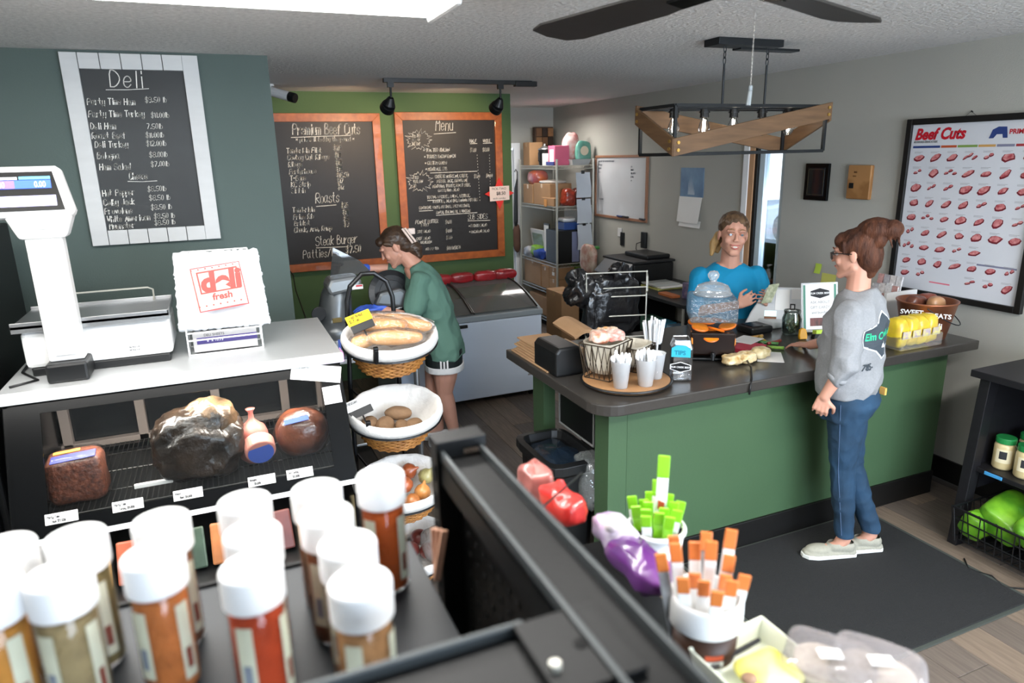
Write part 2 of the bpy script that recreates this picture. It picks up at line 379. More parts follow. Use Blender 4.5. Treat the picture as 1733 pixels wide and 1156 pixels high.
# outside: paving, parked car, trees
M_pave = mat('concrete_paving', '#b9b7b2', .9, var=.15, vs=1.5)
struct(MB().b2(4.1, 30, -8, 24, -.25, -.15).build('floor', M_pave), 'pale concrete paving outside the window')
struct(MB().b2(-8, 12, -20, -2.65, -.25, -.15).build('floor', M_pave), 'pale concrete paving before the shop front')
struct(MB().b2(-8, 12, 8.15, 20, -.25, -.15).build('floor', M_pave), 'pale concrete paving behind the shop')
car = thing('car', 'white parked car seen through the narrow window', 'car', (12, 12.2, -.15))
MB().prism([(-2.1, .25), (2.1, .25), (2.15, .8), (1.3, .95), (.7, 1.42), (-1.1, 1.45), (-2, .95), (-2.15, .8)], (12, 11.4, -.15), (0.2, 1, 0), (0, 0, 1), (1, -.2, 0), 1.7).build('body', mat('white_car_paint', '#f2f4f6', .2, coat=.6, var=.02), car, bevel=.12)
MB().prism([(-1.6, 1.0), (1.1, 1.0), (.65, 1.36), (-1.0, 1.38)], (11.96, 11.4, -.15), (0.2, 1, 0), (0, 0, 1), (1, -.2, 0), 1.78).build('window', M_blkg, car)
for a in (-1.35, 1.3):
    MB().cyl((12+.2*a-.02, 11.4+a, .18), (12+.2*a+.2, 11.4+a-.04, .18), .33, n=20).build('wheel', M_blk, car, bevel=.03)
for i, (x, y, s) in enumerate(((15, 19.5, 1.9), (21, 16.5, 2.4), (19, 22.5, 2.2))):
    t = thing('tree', ('leafy green tree beyond the parked car, left one', 'tall leafy green tree beyond the parked car', 'leafy green tree farthest beyond the car')[i], 'tree', (x, y, -.15))
    MB().tube([(x, y, -.15), (x+.1, y, 1.2), (x, y+.1, 2.6)], .16, 10, [.2, .15, .1]).build('trunk', mat('tree_bark', '#5b4a3a', .9, var=.3), t)
    mb = MB()
    for k in range(420):
        v = Vector((random.gauss(0, 1), random.gauss(0, 1), random.gauss(0, 1))).normalized()*s*random.uniform(.55, 1)*.8
        p = Vector((x, y, 2.2+s*.5))+v; e = Euler((random.random()*6, random.random()*6, random.random()*6)).to_matrix()
        mb.add([p+e@Vector(q)*.28 for q in ((-1, 0, 0), (0, -.6, .1), (1, 0, 0), (0, .6, .1))], [(0, 1, 2, 3)])
    lf = mb.build('foliage', mat('tree_leaves', '#5f7f3a', .8, var=.4, vs=3), t); lf['kind'] = 'stuff'

# ------------------------------------------------------------------ ceiling fittings
def fluoro(x0, x1, y0, y1, label):
    t = thing('ceiling_light', label, 'ceiling light', ((x0+x1)/2, (y0+y1)/2, 2.44), 'fluorescent ceiling lights')
    B('housing', M_white, t, (x0, x1, y0+.04, y1-.04, 2.5, 2.55))
    B('end_cap', M_white, t, (x0-.012, x0+.012, y0-.004, y1+.004, 2.438, 2.548), bevel=.012)
    B('end_cap', M_white, t, (x1-.012, x1+.012, y0-.004, y1+.004, 2.438, 2.548), bevel=.012)
    MB().prism([(y0, 0), (y0+.03, -.055), (y1-.03, -.055), (y1, 0), (y1, .03), (y0, .03)], (x0+.012, 0, 2.505), (0, 1, 0), (0, 0, 1), (1, 0, 0), x1-x0-.024).build('diffuser', mat('lit_diffuser', '#fffdf8', .4, emit=10), t, bevel=.01)
fluoro(-1.66, .745, 2.14, 2.455, 'long white fluorescent ceiling light over the deli case')
fluoro(-1.5, .9, 1.1, 1.4, 'long fluorescent ceiling light above the spice shelf')
fluoro(1.25, 3.55, .05, .35, 'fluorescent ceiling light near the shop front')
# track light
t = thing('track_light', 'black ceiling track light with two round spot heads', 'track light', (1.79, 5.16, 2.33))
B('track', M_blk, t, (1.2, 2.36, 5.145, 5.18, 2.52, 2.55))
B('power_feed', M_blk, t, (2.22, 2.40, 5.135, 5.19, 2.508, 2.545), bevel=.004)
for x in (1.25, 2.10):
    h = MB().cyl((x, 5.16, 2.42), (x-.012, 5.19, 2.37), .02, .048, n=20).cyl((x-.012, 5.19, 2.37), (x-.02, 5.235, 2.345), .05, .055, n=20).build('spot_head', M_blk, t, smooth=False, bevel=.004)
    MB().box((x, 5.16, 2.505), (.045, .03, .035)).cyl((x, 5.16, 2.49), (x, 5.16, 2.42), .008).build('stem', M_blk, h)
    MB().cyl((x-.0205, 5.237, 2.3445), (x-.021, 5.239, 2.3435), .042, n=20).build('lens', mat('lit_spot_lens', '#ffd9a8', .3, emit=5), h)
# security camera on the corner
t = thing('security_camera', 'white bullet security camera with black lens under the ceiling', 'camera', (.50, 5.7, 2.44))
MB().cyl((.47, 5.72, 2.55), (.47, 5.72, 2.535), .035, n=16).cyl((.47, 5.72, 2.54), (.49, 5.70, 2.49), .012).build('bracket', M_white, t)
MB().cyl((.44, 5.76, 2.515), (.60, 5.62, 2.455), .035, n=18).build('body', M_white, t, bevel=.006)
MB().cyl((.595, 5.625, 2.457), (.635, 5.59, 2.442), .036, n=18).build('lens_hood', M_blk, t, bevel=.005)

# ceiling fan, at rest
FC = Vector((1.17, 1.41, 2.34)); M_fan = mat('dark_walnut_blade', '#2b2826', .5, var=.3, vs=5, stretch=(1, 6, 1))
t = thing('ceiling_fan', 'dark ceiling fan with walnut blades near the pendant light', 'ceiling fan', (FC.x, FC.y, 2.29))
MB().lathe([(.001, 0), (.07, .0), (.10, .03), (.10, .1), (.05, .13), (.02, .14), (.02, .16), (.06, .2)], (FC.x, FC.y, 2.35), 24).build('motor', M_blkg, t, smooth=False, bevel=.004)
for a in (98, 22, 166, 238, 310):
    d = Vector((math.cos(R(a)), math.sin(R(a)), 0)); sd = Vector((-d.y, d.x, .16)).normalized(); o = FC+Vector((0, 0, .03))
    pl = [(.16, -.045), (.3, -.074), (.70, -.088), (.77, -.068), (.79, 0), (.77, .068), (.70, .088), (.3, .074), (.16, .045)]
    bl = MB().prism(pl, o, d, sd, d.cross(sd), .008).build('blade', M_fan, t, bevel=.002)
    MB().prism([(.06, -.02), (.2, -.03), (.2, .03), (.06, .02)], o-Vector((0, 0, .012)), d, sd, d.cross(sd), .006).build('blade_iron', M_blkg, bl)
cp = at(1270, 150, y=1.62)
ch = MB()
for k in range(18): ch.ell((cp.x, cp.y, 2.35-.01-(2.35-cp.z-.01)*k/17), (.0022,)*3, n=6, m=4)
ch.cyl((cp.x, cp.y, 2.36), (cp.x, cp.y, cp.z), .0008, n=5)
ch.build('pull_chain', mat('grey_chain', '#8d8a86', .4, metal=.6), t)
MB().cyl((cp.x, cp.y, cp.z+.008), (cp.x, cp.y, cp.z-.006), .006, n=10).cyl((cp.x, cp.y, cp.z-.006), (cp.x-.004, cp.y, cp.z-.045), .0055, .0065, n=12).build('pull_weight', mat('grey_metal_pull', '#6f767a', .4, metal=.6), t, bevel=.001)

# pendant light over the counter
X0, X1, Y0, Y1, Z0, Z1 = 2.10, 3.07, 2.92, 3.22, 1.985, 2.215
t = thing('pendant_light', 'rectangular pendant light with crossed wooden boards and filament bulbs', 'pendant light', ((X0+X1)/2, (Y0+Y1)/2, Z0))
M_iron = mat('dark_iron', '#24272a', .45, metal=.5, var=.15, vs=10)
mb = MB(); e = .008
for y in (Y0, Y1):
    for z in (Z0, Z1): mb.b2(X0, X1, y-e, y+e, z-e, z+e)
    for x in (X0, X1): mb.b2(x-e, x+e, y-e, y+e, Z0, Z1)
for x in (X0, X1):
    for z in (Z0, Z1): mb.b2(x-e, x+e, Y0, Y1, z-e, z+e)
mb.b2(X0, X1, (Y0+Y1)/2-.008, (Y0+Y1)/2+.008, Z1-.008, Z1+.006)
mb.build('frame', M_iron, t, bevel=.001, seg=1)
M_pine = mat('brown_stained_board', '#6e5238', .6, var=.3, vs=5, stretch=(1, 1, 9), col2='#57402a')
def board(a, b, h, nrm, nm='board'):
    a = Vector(a); b = Vector(b); n = Vector(nrm); up = Vector((0, 0, 1))
    mb = MB().add([a+n*.008, b+n*.008, b+n*.008+up*h, a+n*.008+up*h, a+n*.024, b+n*.024, b+n*.024+up*h, a+n*.024+up*h], [(0, 1, 2, 3), (4, 5, 6, 7), (0, 1, 5, 4), (1, 2, 6, 5), (2, 3, 7, 6), (3, 0, 4, 7)])
    o = mb.build(nm, M_pine, t, bevel=.0015, seg=1)
    for q, s in ((a, 1), (b, -1)):
        dv = (b-a).normalized()*s*.026
        for zz in (.3, .72):
            c = q+dv+up*h*zz+n*.025; MB().cyl(c, c+n*.005, .0085, n=10).build('brass_bolt', mat('brass_bolt', '#c9a35a', .3, metal=.8), o)
board((X0-.02, Y0, Z0-.01), (X1+.02, Y0, Z1-.065), .085, (0, -1, 0))
board((X0-.02, Y1, Z1-.065), (X1+.02, Y1, Z0-.01), .085, (0, 1, 0))
board((X0, Y0-.02, Z0-.01), (X0, Y1+.02, Z1-.075), .085, (-1, 0, 0))
board((X1, Y1+.02, Z0-.01), (X1, Y0-.02, Z1-.075), .085, (1, 0, 0))
yc = (Y0+Y1)/2
for i in range(5):
    x = X0+.10+i*.19
    s = MB().cyl((x, yc, Z1-.005), (x, yc, Z1-.05), .021, .024, n=14).cyl((x, yc, Z1-.018), (x, yc, Z1-.026), .028, n=14).build('socket', M_blk, t)
    b = MB().lathe([(.001, -.145), (.012, -.142), (.026, -.125), (.031, -.105), (.027, -.085), (.017, -.06), (.013, -.05)], (x, yc, Z1), 16).build('bulb', thin('bulb_glass', gloss=.12), s, smooth=True)
    MB().tube([(x-.006, yc, Z1-.055), (x-.009, yc, Z1-.12), (x-.003, yc, Z1-.062), (x+.003, yc, Z1-.12), (x+.009, yc, Z1-.062), (x+.006, yc, Z1-.12)], .0012, 5).build('filament', mat('glowing_filament', '#fff3e0', .4, emit=60), s)
# canopy, hanging rods with chain links
B('canopy', M_iron, t, (2.42, 2.84, 3.02, 3.14, 2.515, 2.55), bevel=.003)
B('canopy_plate', M_iron, t, (2.62, 3.02, 3.09, 3.16, 2.508, 2.52), bevel=.002)
for x in (2.50, 2.78):
    rd = MB().cyl((x, yc, Z1), (x, yc, 2.43), .006, n=10).build('rod', M_iron, t)
    lk = MB()
    for k in range(3):
        pts = [Vector((x, yc, 2.445+k*.028))+Vector(((math.cos(q)*.008) if k % 2 == 0 else 0, (math.cos(q)*.008) if k % 2 else 0, math.sin(q)*.018)) for q in [i*math.pi/5 for i in range(10)]]
        lk.tube(pts, .0025, 6, closed=True)
    lk.build('chain_link', M_iron, rd)

# ------------------------------------------------------------------ deli case
CX0, CX1 = -.82, .41
t = thing('deli_case', 'black glass fronted deli display case with a steel top', 'deli case', (-.2, 3.15, 0))
prof = [(2.70, .0), (3.66, 0), (3.66, 1.165), (2.94, 1.165), (2.715, .70), (2.66, .66), (2.66, .12)]
for x in (CX0, CX1-.03):
    MB().prism(prof, (x, 0, 0), (0, 1, 0), (0, 0, 1), (1, 0, 0), .03).build('side_panel', M_blkg, t, bevel=.004)
B('steel_top', mat('satin_steel_top', '#c6c8c9', .36, metal=.45, var=.06, vs=3), t, (CX0-.01, CX1+.01, 2.925, 3.68, 1.165, 1.195), bevel=.004)
B('white_top_edge', mat('white_enamel', '#e3e5e6', .3, var=.05, vs=6), t, (CX0-.012, CX1+.012, 2.905, 2.925, 1.155, 1.197), bevel=.003)
B('pink_tape', mat('pink_tape', '#e9a7e2', .5), t, (CX1-.09, CX1+.0135, 2.9, 2.905, 1.16, 1.198), (CX1+.012, CX1+.014, 2.905, 3.0, 1.168, 1.198))
B('rear_frame', mat('grey_brown_frame', '#8b7f78', .5, var=.1), t, *[(x-.02, x+.02, 3.5, 3.54, .72, 1.165) for x in (-.76, -.45, -.12, .2, .38)], (CX0+.03, CX1-.03, 3.5, 3.54, .72, .76))
B('rear_door', mat('dark_tinted_panel', '#1d2022', .15, spec=.6, var=.2, vs=3), t, (CX0+.03, CX1-.03, 3.545, 3.56, .72, 1.165))
B('case_floor', M_blk, t, (CX0+.03, CX1-.03, 2.74, 3.5, .68, .70))
B('inner_wall', M_blk, t, (CX0+.03, CX1-.03, 3.6, 3.62, .0, .70))
B('base_cabinet', M_blkg, t, (CX0+.03, CX1-.03, 2.68, 3.6, .0, .12))
# sloped glass with black printed border
sl = Vector((0, .22, .46)); ln = sl.length; sd = sl.normalized(); nm = Vector((0, -sd.z, sd.y)); g0 = Vector((CX0+.02, 2.712, .70)); GWd = CX1-CX0-.04
gl = MB().add([g0, g0+Vector((GWd, 0, 0)), g0+Vector((GWd, 0, 0))+sl, g0+sl], [(0, 1, 2, 3)]).build('front_glass', thin('case_glass', tint='#e6e9e9', gloss=.025, rough=.02, fm=.4), t)
def gp(x, s, off=.002): return Vector((x, g0.y, g0.z))+sd*s+nm*off
def gquad(mb, x0, x1, s0, s1, off=.002, th=.003):
    mb.add([gp(x0, s0, off), gp(x1, s0, off), gp(x1, s1, off), gp(x0, s1, off), gp(x0, s0, off+th), gp(x1, s0, off+th), gp(x1, s1, off+th), gp(x0, s1, off+th)], [(0, 1, 2, 3), (4, 5, 6, 7), (0, 1, 5, 4), (1, 2, 6, 5), (2, 3, 7, 6), (3, 0, 4, 7)])
mb = MB(); gquad(mb, CX0+.02, CX1-.02, 0, .062); gquad(mb, CX0+.02, CX1-.02, .455, ln)
gquad(mb, CX0+.02, -.70, .062, .455); gquad(mb, .32, CX1-.02, .062, .455); mb.build('black_glass_border', M_blkg, gl)
mb = MB(); gquad(mb, CX0+.0, CX1+.0, -.022, -.002, -.002, .012); mb.build('white_glass_edge', mat('bright_edge', '#f4f6f7', .25), gl)
for i, (px, w1s, w2s) in enumerate(((105, 'Party Time', 'Ham $9.50lb'), (217, 'Party Time', 'Turkey $11.00lb'), (318, 'Roast', 'Beef $11.00lb'), (442, 'Bologna', '$8.00lb'), (506, 'Deli Turkey', '$12.00lb'))):
    x = (-.66, -.445, -.238, .033, .181)[i]
    mb = MB(); gquad(mb, x-.052, x+.052, .043, .082, .006, .002); tg = mb.build('price_tag', M_paper, t)
    h = MB(); hand(h, w1s, gp(x-.045, .065, .0095), (1, 0, 0), sd, .009, .0014); hand(h, w2s, gp(x-.03, .049, .0095), (1, 0, 0), sd, .009, .0014); h.build('writing', M_ink, tg)
# hand written notes taped on the glass
for i, (x0, x1, s0, s1, rot, ls) in enumerate(((.20, .405, .43, .50, -.22, (scrib(3, 5), scrib(3, 5))), (.318, .392, .325, .40, .03, (scrib(1, 6), scrib(1, 5), scrib(1, 6))))):
    c = gp((x0+x1)/2, (s0+s1)/2, .012); u = Vector((math.cos(rot), 0, 0))+sd*math.sin(rot); v = u.cross(nm)*-1
    w, h = (x1-x0)/2, (s1-s0)/2
    if v.z < 0: v = -v
    nt_ = MB().add([c-u*w-v*h, c+u*w-v*h, c+u*w+v*h, c-u*w+v*h]+[c-u*w-v*h+nm*.001, c+u*w-v*h+nm*.001, c+u*w+v*h+nm*.001, c-u*w+v*h+nm*.001], [(0, 1, 2, 3), (4, 5, 6, 7), (0, 1, 5, 4), (1, 2, 6, 5), (2, 3, 7, 6), (3, 0, 4, 7)]).build('paper_note', M_paper, t)
    hb = MB()
    for k, l in enumerate(ls): hand(hb, l, c-u*(w-.012)+v*(h-.022-k*.02)+nm*.002, u, v, .011, .0012)
    hb.build('writing', M_grey, nt_)
# wire shelf in the case, light strip, lower display
mb = MB()
for k in range(58): x = CX0+.05+k*.02; mb.cyl((x, 2.79, .742), (x, 3.48, .742), .0022, n=5, cap=False)
for y in (2.79, 2.95, 3.15, 3.35, 3.48): mb.cyl((CX0+.03, y, .738), (CX1-.03, y, .738), .0035, n=6)
ws = mb.build('wire_shelf', mat('dark_wire', '#2c2b29', .4, metal=.5), t); ws['kind'] = 'stuff'
B('light_tube', mat('lit_case_tube', '#fff8ee', .4, emit=5), t, (CX0+.06, CX1-.06, 2.96, 2.985, 1.135, 1.155))
area('case_light', (-.2, 2.97, 1.13), 1.05, 14, (1, .95, .88), sizey=.03)
B('reflection_strip', mat('reflection_white', '#e9e7e2', .4), t, (-.44, -.30, 2.90, 2.915, .745, .762))  # solid white bar modelled in place of a reflection, not a shelf part
B('yellow_sign', mat('yellow_plastic', '#e8b51c', .45, var=.06), t, (-.42, -.20, 3.49, 3.497, 1.0, 1.03))
yt = B('lower_shelf', M_blk, t, (CX0+.03, CX1-.03, 2.70, 3.5, .36, .375))
B('lower_price_rail', M_white, t, (CX0+.03, CX1-.03, 2.66, 2.668, .345, .385))
B('lower_light', mat('lit_case_tube', '#fff8ee', .4), t, (CX0+.06, CX1-.06, 2.76, 2.785, .66, .675))
area('case_light', (-.2, 2.80, .655), 1.05, 2.5, (1, .95, .88), sizey=.03)
# ------------------------------------------------------------------ products in the deli case
def blob(name, m, parent, c, r, nz=.006, fs=14, p=.55, M=None, n=28, mm=18):
    """soft packed lump: superellipsoid with wrinkles"""
    c = Vector(c); mb = MB()
    def fn(u, v):
        a = 2*math.pi*u; b = math.pi*(v-.5); f = lambda w: math.copysign(abs(w)**p, w)
        q = Vector((r[0]*f(math.cos(b))*f(math.cos(a)), r[1]*f(math.cos(b))*f(math.sin(a)), r[2]*f(math.sin(b))))
        d = q.normalized() if q.length > 0 else Vector((0, 0, 1)); q = q+d*nz*(1-2*abs(noise.noise((q+c)*fs)))+d*nz*.5*(.5-abs(noise.noise((q+c)*fs*2.7)))
        return c+(M @ q if M is not None else q)
    mb.grid(fn, n, mm); return mb.build(name, m, parent, smooth=True)
M_film = thin('cling_film', gloss=.01, rough=.18, bump=.3, bs=45, fm=.3)
def meat(name, label, c, r, m, group='wrapped meats in the deli case', wrap=1.03, **k):
    t = thing(name, label, 'deli meat', (c[0], c[1], c[2]-r[2]), group)
    blob('meat', m, t, c, r, **k); k['nz'] = k.get('nz', .006)*1.6; k['fs'] = 22
    if wrap > 1: blob('plastic_wrap', M_film, t, c, tuple(v*wrap+.002 for v in r), **k)
    return t
M_ham = mat('crusted_ham', '#74402c', .5, var=.75, vs=70, bump=.8, bs=60, coat=.3)
h = meat('ham_loaf', 'square brown pepper crusted ham loaf at the left of the case', (-.625, 2.93, .835), (.095, .075, .088), M_ham, p=.32)
MB().prism([(-.075, -.028), (.075, -.028), (.075, .028), (-.075, .028)], (-.62, 2.885, .9285), (1, 0, .06), (0, .8, .18), (0, -.2, 1), .002).build('blue_label', mat('blue_label_print', '#3b3f9c', .4, var=.2, vs=20), h)
MB().prism([(-.045, .0), (.045, .0), (.045, .018), (-.045, .018)], (-.645, 2.916, .9365), (1, 0, .06), (0, .8, .18), (0, -.2, 1), .002).build('yellow_label', mat('yellow_label_print', '#e2a93a', .4), h)
M_bagblk = mat('dark_printed_bag', '#35281d', .28, var=.55, vs=9, bump=1.0, bs=30, coat=.3, col2='#0b0908')
h = meat('wrapped_ham', 'large ham in a crumpled black and bronze bag', (-.185, 2.97, .872), (.155, .115, .125), M_bagblk, p=.62, nz=.024, fs=12, wrap=1.0, n=64, mm=40)
blob('bag_neck', mat('bronze_film', '#6e553c', .35, var=.6, vs=10, bump=.9, bs=28, metal=.1, col2='#1c140e'), h, (-.135, 2.985, .945), (.105, .085, .10), nz=.012, fs=16, p=.9, n=48, mm=30)
txt('DELI', (-.255, 2.852, .905), (1, 0, .15), (0, .15, 1), .045, mat('gold_print', '#b79a4a', .4), h, bold=.001)
t = thing('bologna_chub', 'upright pink bologna chub with a blue and yellow round label', 'deli meat', (.03, 2.93, .745), 'wrapped meats in the deli case')
MB().lathe([(.045, 0), (.062, .02), (.065, .08), (.06, .13), (.05, .155), (.03, .17), (.012, .19), (.01, .22), (.02, .235)], (.025, 2.99, .745), 22).build('meat', mat('bologna_pink', '#c9796c', .35, var=.2, vs=9, coat=.4), t, smooth=True)
MB().cyl((.045, 2.875, .82), (.04, 2.93, .845), .062, .064, n=26).build('cut_end', mat('bologna_face', '#d2897a', .4, var=.1, coat=.4), t, bevel=.006)
lb = MB().cyl((.0453, 2.871, .818), (.045, 2.876, .8195), .052, n=26).build('round_label', mat('blue_label', '#4059a8', .4, var=.1), t)
MB().box((.05, 2.8695, .838), (.06, .001, .022), Euler((.2, 0, .05)).to_matrix()).build('yellow_band', mat('yellow_label', '#d9c02e', .4), t)
h = meat('turkey_breast', 'round browned turkey breast in clear wrap at the right', (.225, 2.95, .855), (.108, .095, .098), mat('browned_turkey', '#6e3a22', .35, var=.6, vs=9, coat=.5, bump=.8, bs=26, col2='#1c100c'), p=.85, nz=.006)
MB().prism([(-.05, -.012), (.05, -.012), (.05, .012), (-.05, .012)], (.20, 2.875, .937), (1, 0, .1), (0, .75, .6), (0, -.6, .75), .003).build('blue_label', mat('blue_label', '#4059a8', .4), h)
# packets on the lower display shelf
cols = ['#d3d4bb', '#d0a05a', '#a3573f', '#d0cbac', '#37483a', '#a3683f', '#dcd4b8', '#5e2f2a', '#d2a058', '#cdbd92']
for k in range(10):
    x = -.72+k*.115; m = mat('packet_print_%d' % k, cols[k], .35, var=.3, vs=16, coat=.3)
    t = thing('cheese_packet', 'flat %s cheese packet on the lower case shelf, place %s from the left' % (('pale', 'orange', 'red', 'cream', 'green', 'brown', 'ivory', 'maroon', 'amber', 'tan')[k], ('first', 'second', 'third', 'fourth', 'fifth', 'sixth', 'seventh', 'eighth', 'ninth', 'tenth')[k]), 'packet', (x, 2.85, .376), 'packets on the lower case shelf')
    rt = Euler((-.45, 0, random.uniform(-.1, .1))).to_matrix()
    MB().box((x, 2.84, .465), (.095, .022, .17), rt).build('packet', m, t, bevel=.008)
    MB().box((x, 2.8285, .463), (.06, .001, .07), rt).build('label', M_paper, t)
# ------------------------------------------------------------------ on the deli case: scale and bag stand
ZT = 1.195
t = thing('scale', 'white deli scale with a tall display post and steel pan', 'scale', (-.5, 3.2, ZT))
B('body', M_white, t, (-.765, -.24, 3.12, 3.44, ZT+.035, ZT+.185), bevel=.018)
B('foot_base', M_blk, t, (-.75, -.255, 3.13, 3.43, ZT, ZT+.036), bevel=.006)
B('data_plate', mat('grey_plate', '#c4c6c6', .5), t, (-.41, -.29, 3.116, 3.121, ZT+.06, ZT+.09))
for k in range(2): hb = MB(); hand(hb, 'MAX 30 lb  d .01', (-.40, 3.1145, ZT+.078-k*.012), (1, 0, 0), (0, 0, 1), .006, .0008); hb.build('writing', M_ink, t)
B('weighing_pan', M_steel, t, (-.785, -.235, 3.10, 3.46, ZT+.20, ZT+.212), (-.785, -.235, 3.10, 3.106, ZT+.185, ZT+.225), (-.785, -.235, 3.454, 3.46, ZT+.2, ZT+.225), (-.241, -.235, 3.1, 3.46, ZT+.2, ZT+.225), bevel=.001)
MB().tube([(-.70, 3.44, ZT+.212), (-.70, 3.44, ZT+.26), (-.68, 3.44, ZT+.27), (-.33, 3.44, ZT+.27), (-.31, 3.44, ZT+.26), (-.31, 3.44, ZT+.212)], .004, 8).build('pan_rail', M_chrome, t)
pb = Vector((-.605, 3.06, 0))
B('post_foot', M_blk, t, (-.675, -.535, 2.985, 3.14, ZT, ZT+.075), bevel=.01)
B('post', M_white, t, (-.665, -.545, 3.03, 3.10, ZT+.075, ZT+.60), bevel=.008)
MB().prism([(-.035, 0), (.035, 0), (.035, .42), (-.035, .42)], (-.605, 3.028, ZT+.1), (1, 0, 0), (0, 0, 1), (0, -1, 0), .003).build('post_panel', mat('pale_grey_plastic', '#d8d8d8', .45), t)
hd = MB().prism([(-.075, 0), (.075, 0), (.11, .09), (-.11, .09)], (-.605, 3.11, ZT+.545), (1, 0, 0), (0, 0, 1), (0, -1, 0), .09).build('display_neck', M_white, t, bevel=.012)
MB().box((-.605, 3.017, ZT+.592), (.062, .004, .022)).build('neck_badge', mat('pale_grey_plastic', '#d8d8d8', .45), t, bevel=.002)
u = Vector((1, 0, 0)); v = Vector((0, .20, .98)).normalized(); n_ = Vector((0, -.98, .20)).normalized(); dc = Vector((-.72, 3.05, ZT+.705))
def dq(name, x0, x1, y0, y1, off, m, th=.003, par=None):
    return MB().prism([(x0, y0), (x1, y0), (x1, y1), (x0, y1)], dc+n_*off, u, v, n_, th).build(name, m, par or t, bevel=.0008 if th < .01 else .012)
MB().prism([(-.22, -.085), (.225, -.085), (.235, -.06), (.205, .088), (.19, .10), (-.22, .10)], dc-n_*.04, u, v, n_, .06).build('display_housing', M_white, t, bevel=.012)
sc_ = MB().prism([(-.21, -.062), (.205, -.062), (.180, .078), (-.21, .078)], dc+n_*.018, u, v, n_, .005).build('display_face', M_blkg, t)
dq('blue_screen', -.21, .172, .018, .048, .0235, mat('lit_blue_screen', '#1f4fe0', .3, emit=1.2), .001, sc_)
dq('violet_screen_part', -.10, .06, .019, .047, .0247, mat('lit_violet_screen', '#6a52e8', .3, emit=1.0), .0005, sc_)
dq('label_strip', -.21, .07, .05, .06, .0235, mat('pale_strip', '#c9ccd2', .4), .001, sc_)
dq('label_strip', .075, .172, .05, .061, .0235, mat('cyan_strip', '#58b4dd', .4), .001, sc_)
dq('lilac_screen', -.09, .182, -.046, -.008, .0235, mat('lit_lilac_screen', '#c3bdf5', .3, emit=.8), .001, sc_)
for x in (-.165, -.0, .125):
    txt('0.00', dc+u*(x-.005)+v*.022+n_*.0258, u, v, .03, mat('lit_digits', '#dfe6ff', .3, emit=1.2), sc_, name='digits', sx=.7)
hb = MB(); hand(hb, 'lb  PRICE/lb   TARE   TOTAL PRICE $', dc-u*.19+v*.008+n_*.0237, u, v, .006, .0009, slant=0, rnd=0); hb.build('caption', M_white, sc_)

t = thing('deli_bag_stand', 'white wire stand holding a box of deli sheets', 'bag stand', (-.03, 3.22, ZT))
M_ww = mat('white_coated_wire', '#eceded', .4, var=.04)
mb = MB(); w = .0035
for y, lean in ((3.16, 0), (3.32, 0)):
    for a, b in (((-.185, y, ZT+.004), (.115, y, ZT+.004)), ((-.185, y, ZT+.004), (-.185, y, ZT+.13)), ((.115, y, ZT+.004), (.115, y, ZT+.13)), ((-.185, y, ZT+.10), (.115, y, ZT+.10)), ((-.185, y, ZT+.068), (.115, y, ZT+.068))): mb.cyl(a, b, w, n=8)
for x in (-.185, .115):
    for z in (.004, .1, .13): mb.cyl((x, 3.16, ZT+z), (x, 3.32, ZT+z), w, n=8)
    mb.cyl((x*.9, 3.32, ZT+.13), (x*.9, 3.40, ZT+.42), w, n=8)
mb.cyl((-.167, 3.40, ZT+.42), (.104, 3.40, ZT+.42), w, n=8)
mb.build('wire_frame', M_ww, t)
t2 = thing('deli_sheet_box', 'grey and purple carton of deli sheets in the wire stand', 'box', (-.03, 3.24, ZT+.008))
B('carton', mat('grey_carton', '#a9a7a6', .7, var=.06), t2, (-.165, .095, 3.175, 3.305, ZT+.01, ZT+.095), bevel=.002)
B('purple_band', mat('purple_band', '#3a2f6b', .5, var=.08), t2, (-.150, .096, 3.1735, 3.175, ZT+.045, ZT+.074))
txt('DELI SHEETS', (-.12, 3.1728, ZT+.079), (1, 0, 0), (0, 0, 1), .015, M_ink, t2)
txt('8" x 10.75"', (-.11, 3.1725, ZT+.054), (1, 0, 0), (0, 0, 1), .016, M_white, t2)
# stack of white printed deli bags, slanting back on the stand
t = thing('deli_bags', 'thick stack of white plastic deli bags with red print', 'bags', (-.04, 3.25, ZT+.14))
U = Vector((.995, .0, -.02)); V = Vector((0, .32, .95)).normalized(); N = Vector((0, -.95, .32)).normalized(); O = Vector((-.028, 3.20, ZT+.10))
M_bagw = mat('white_bag_film', '#ccced1', .35, var=.05, vs=8, bump=.7, bs=25, coat=.2)
mb = MB()
for L in range(6):
    def fn(a, b, L=L):
        x = (a-.5)*(.37-.03*b); x += .014*noise.noise(Vector((b*17+L*5, L*3, a*2)))*(1 if abs(a-.5) > .45 else .2)
        y = b*.335+.016*noise.noise(Vector((a*13+L*7, L*5, 3))); z = .008*L+.018*noise.noise(Vector((a*3, b*3, L*.7)))+.007*noise.noise(Vector((a*4, b*16, L)))
        return O+U*x+V*y+N*z
    mb.grid(fn, 40, 22)
mb.build('film_layers', M_bagw, t, smooth=True, solid=.001)
PO = O+N*.078
def pr(name, poly, m, off=0): return MB().prism(poly, PO+N*off, U, V, N, .0006).build(name, m, t)
M_red = mat('red_bag_print', '#e2372f', .45, var=.12, vs=20); M_pinkp = mat('pale_red_print', '#f2aca6', .45, var=.3, vs=60)
pr('print_field', [(-.095, .07), (.105, .095), (.085, .265), (-.115, .245)], M_pinkp)
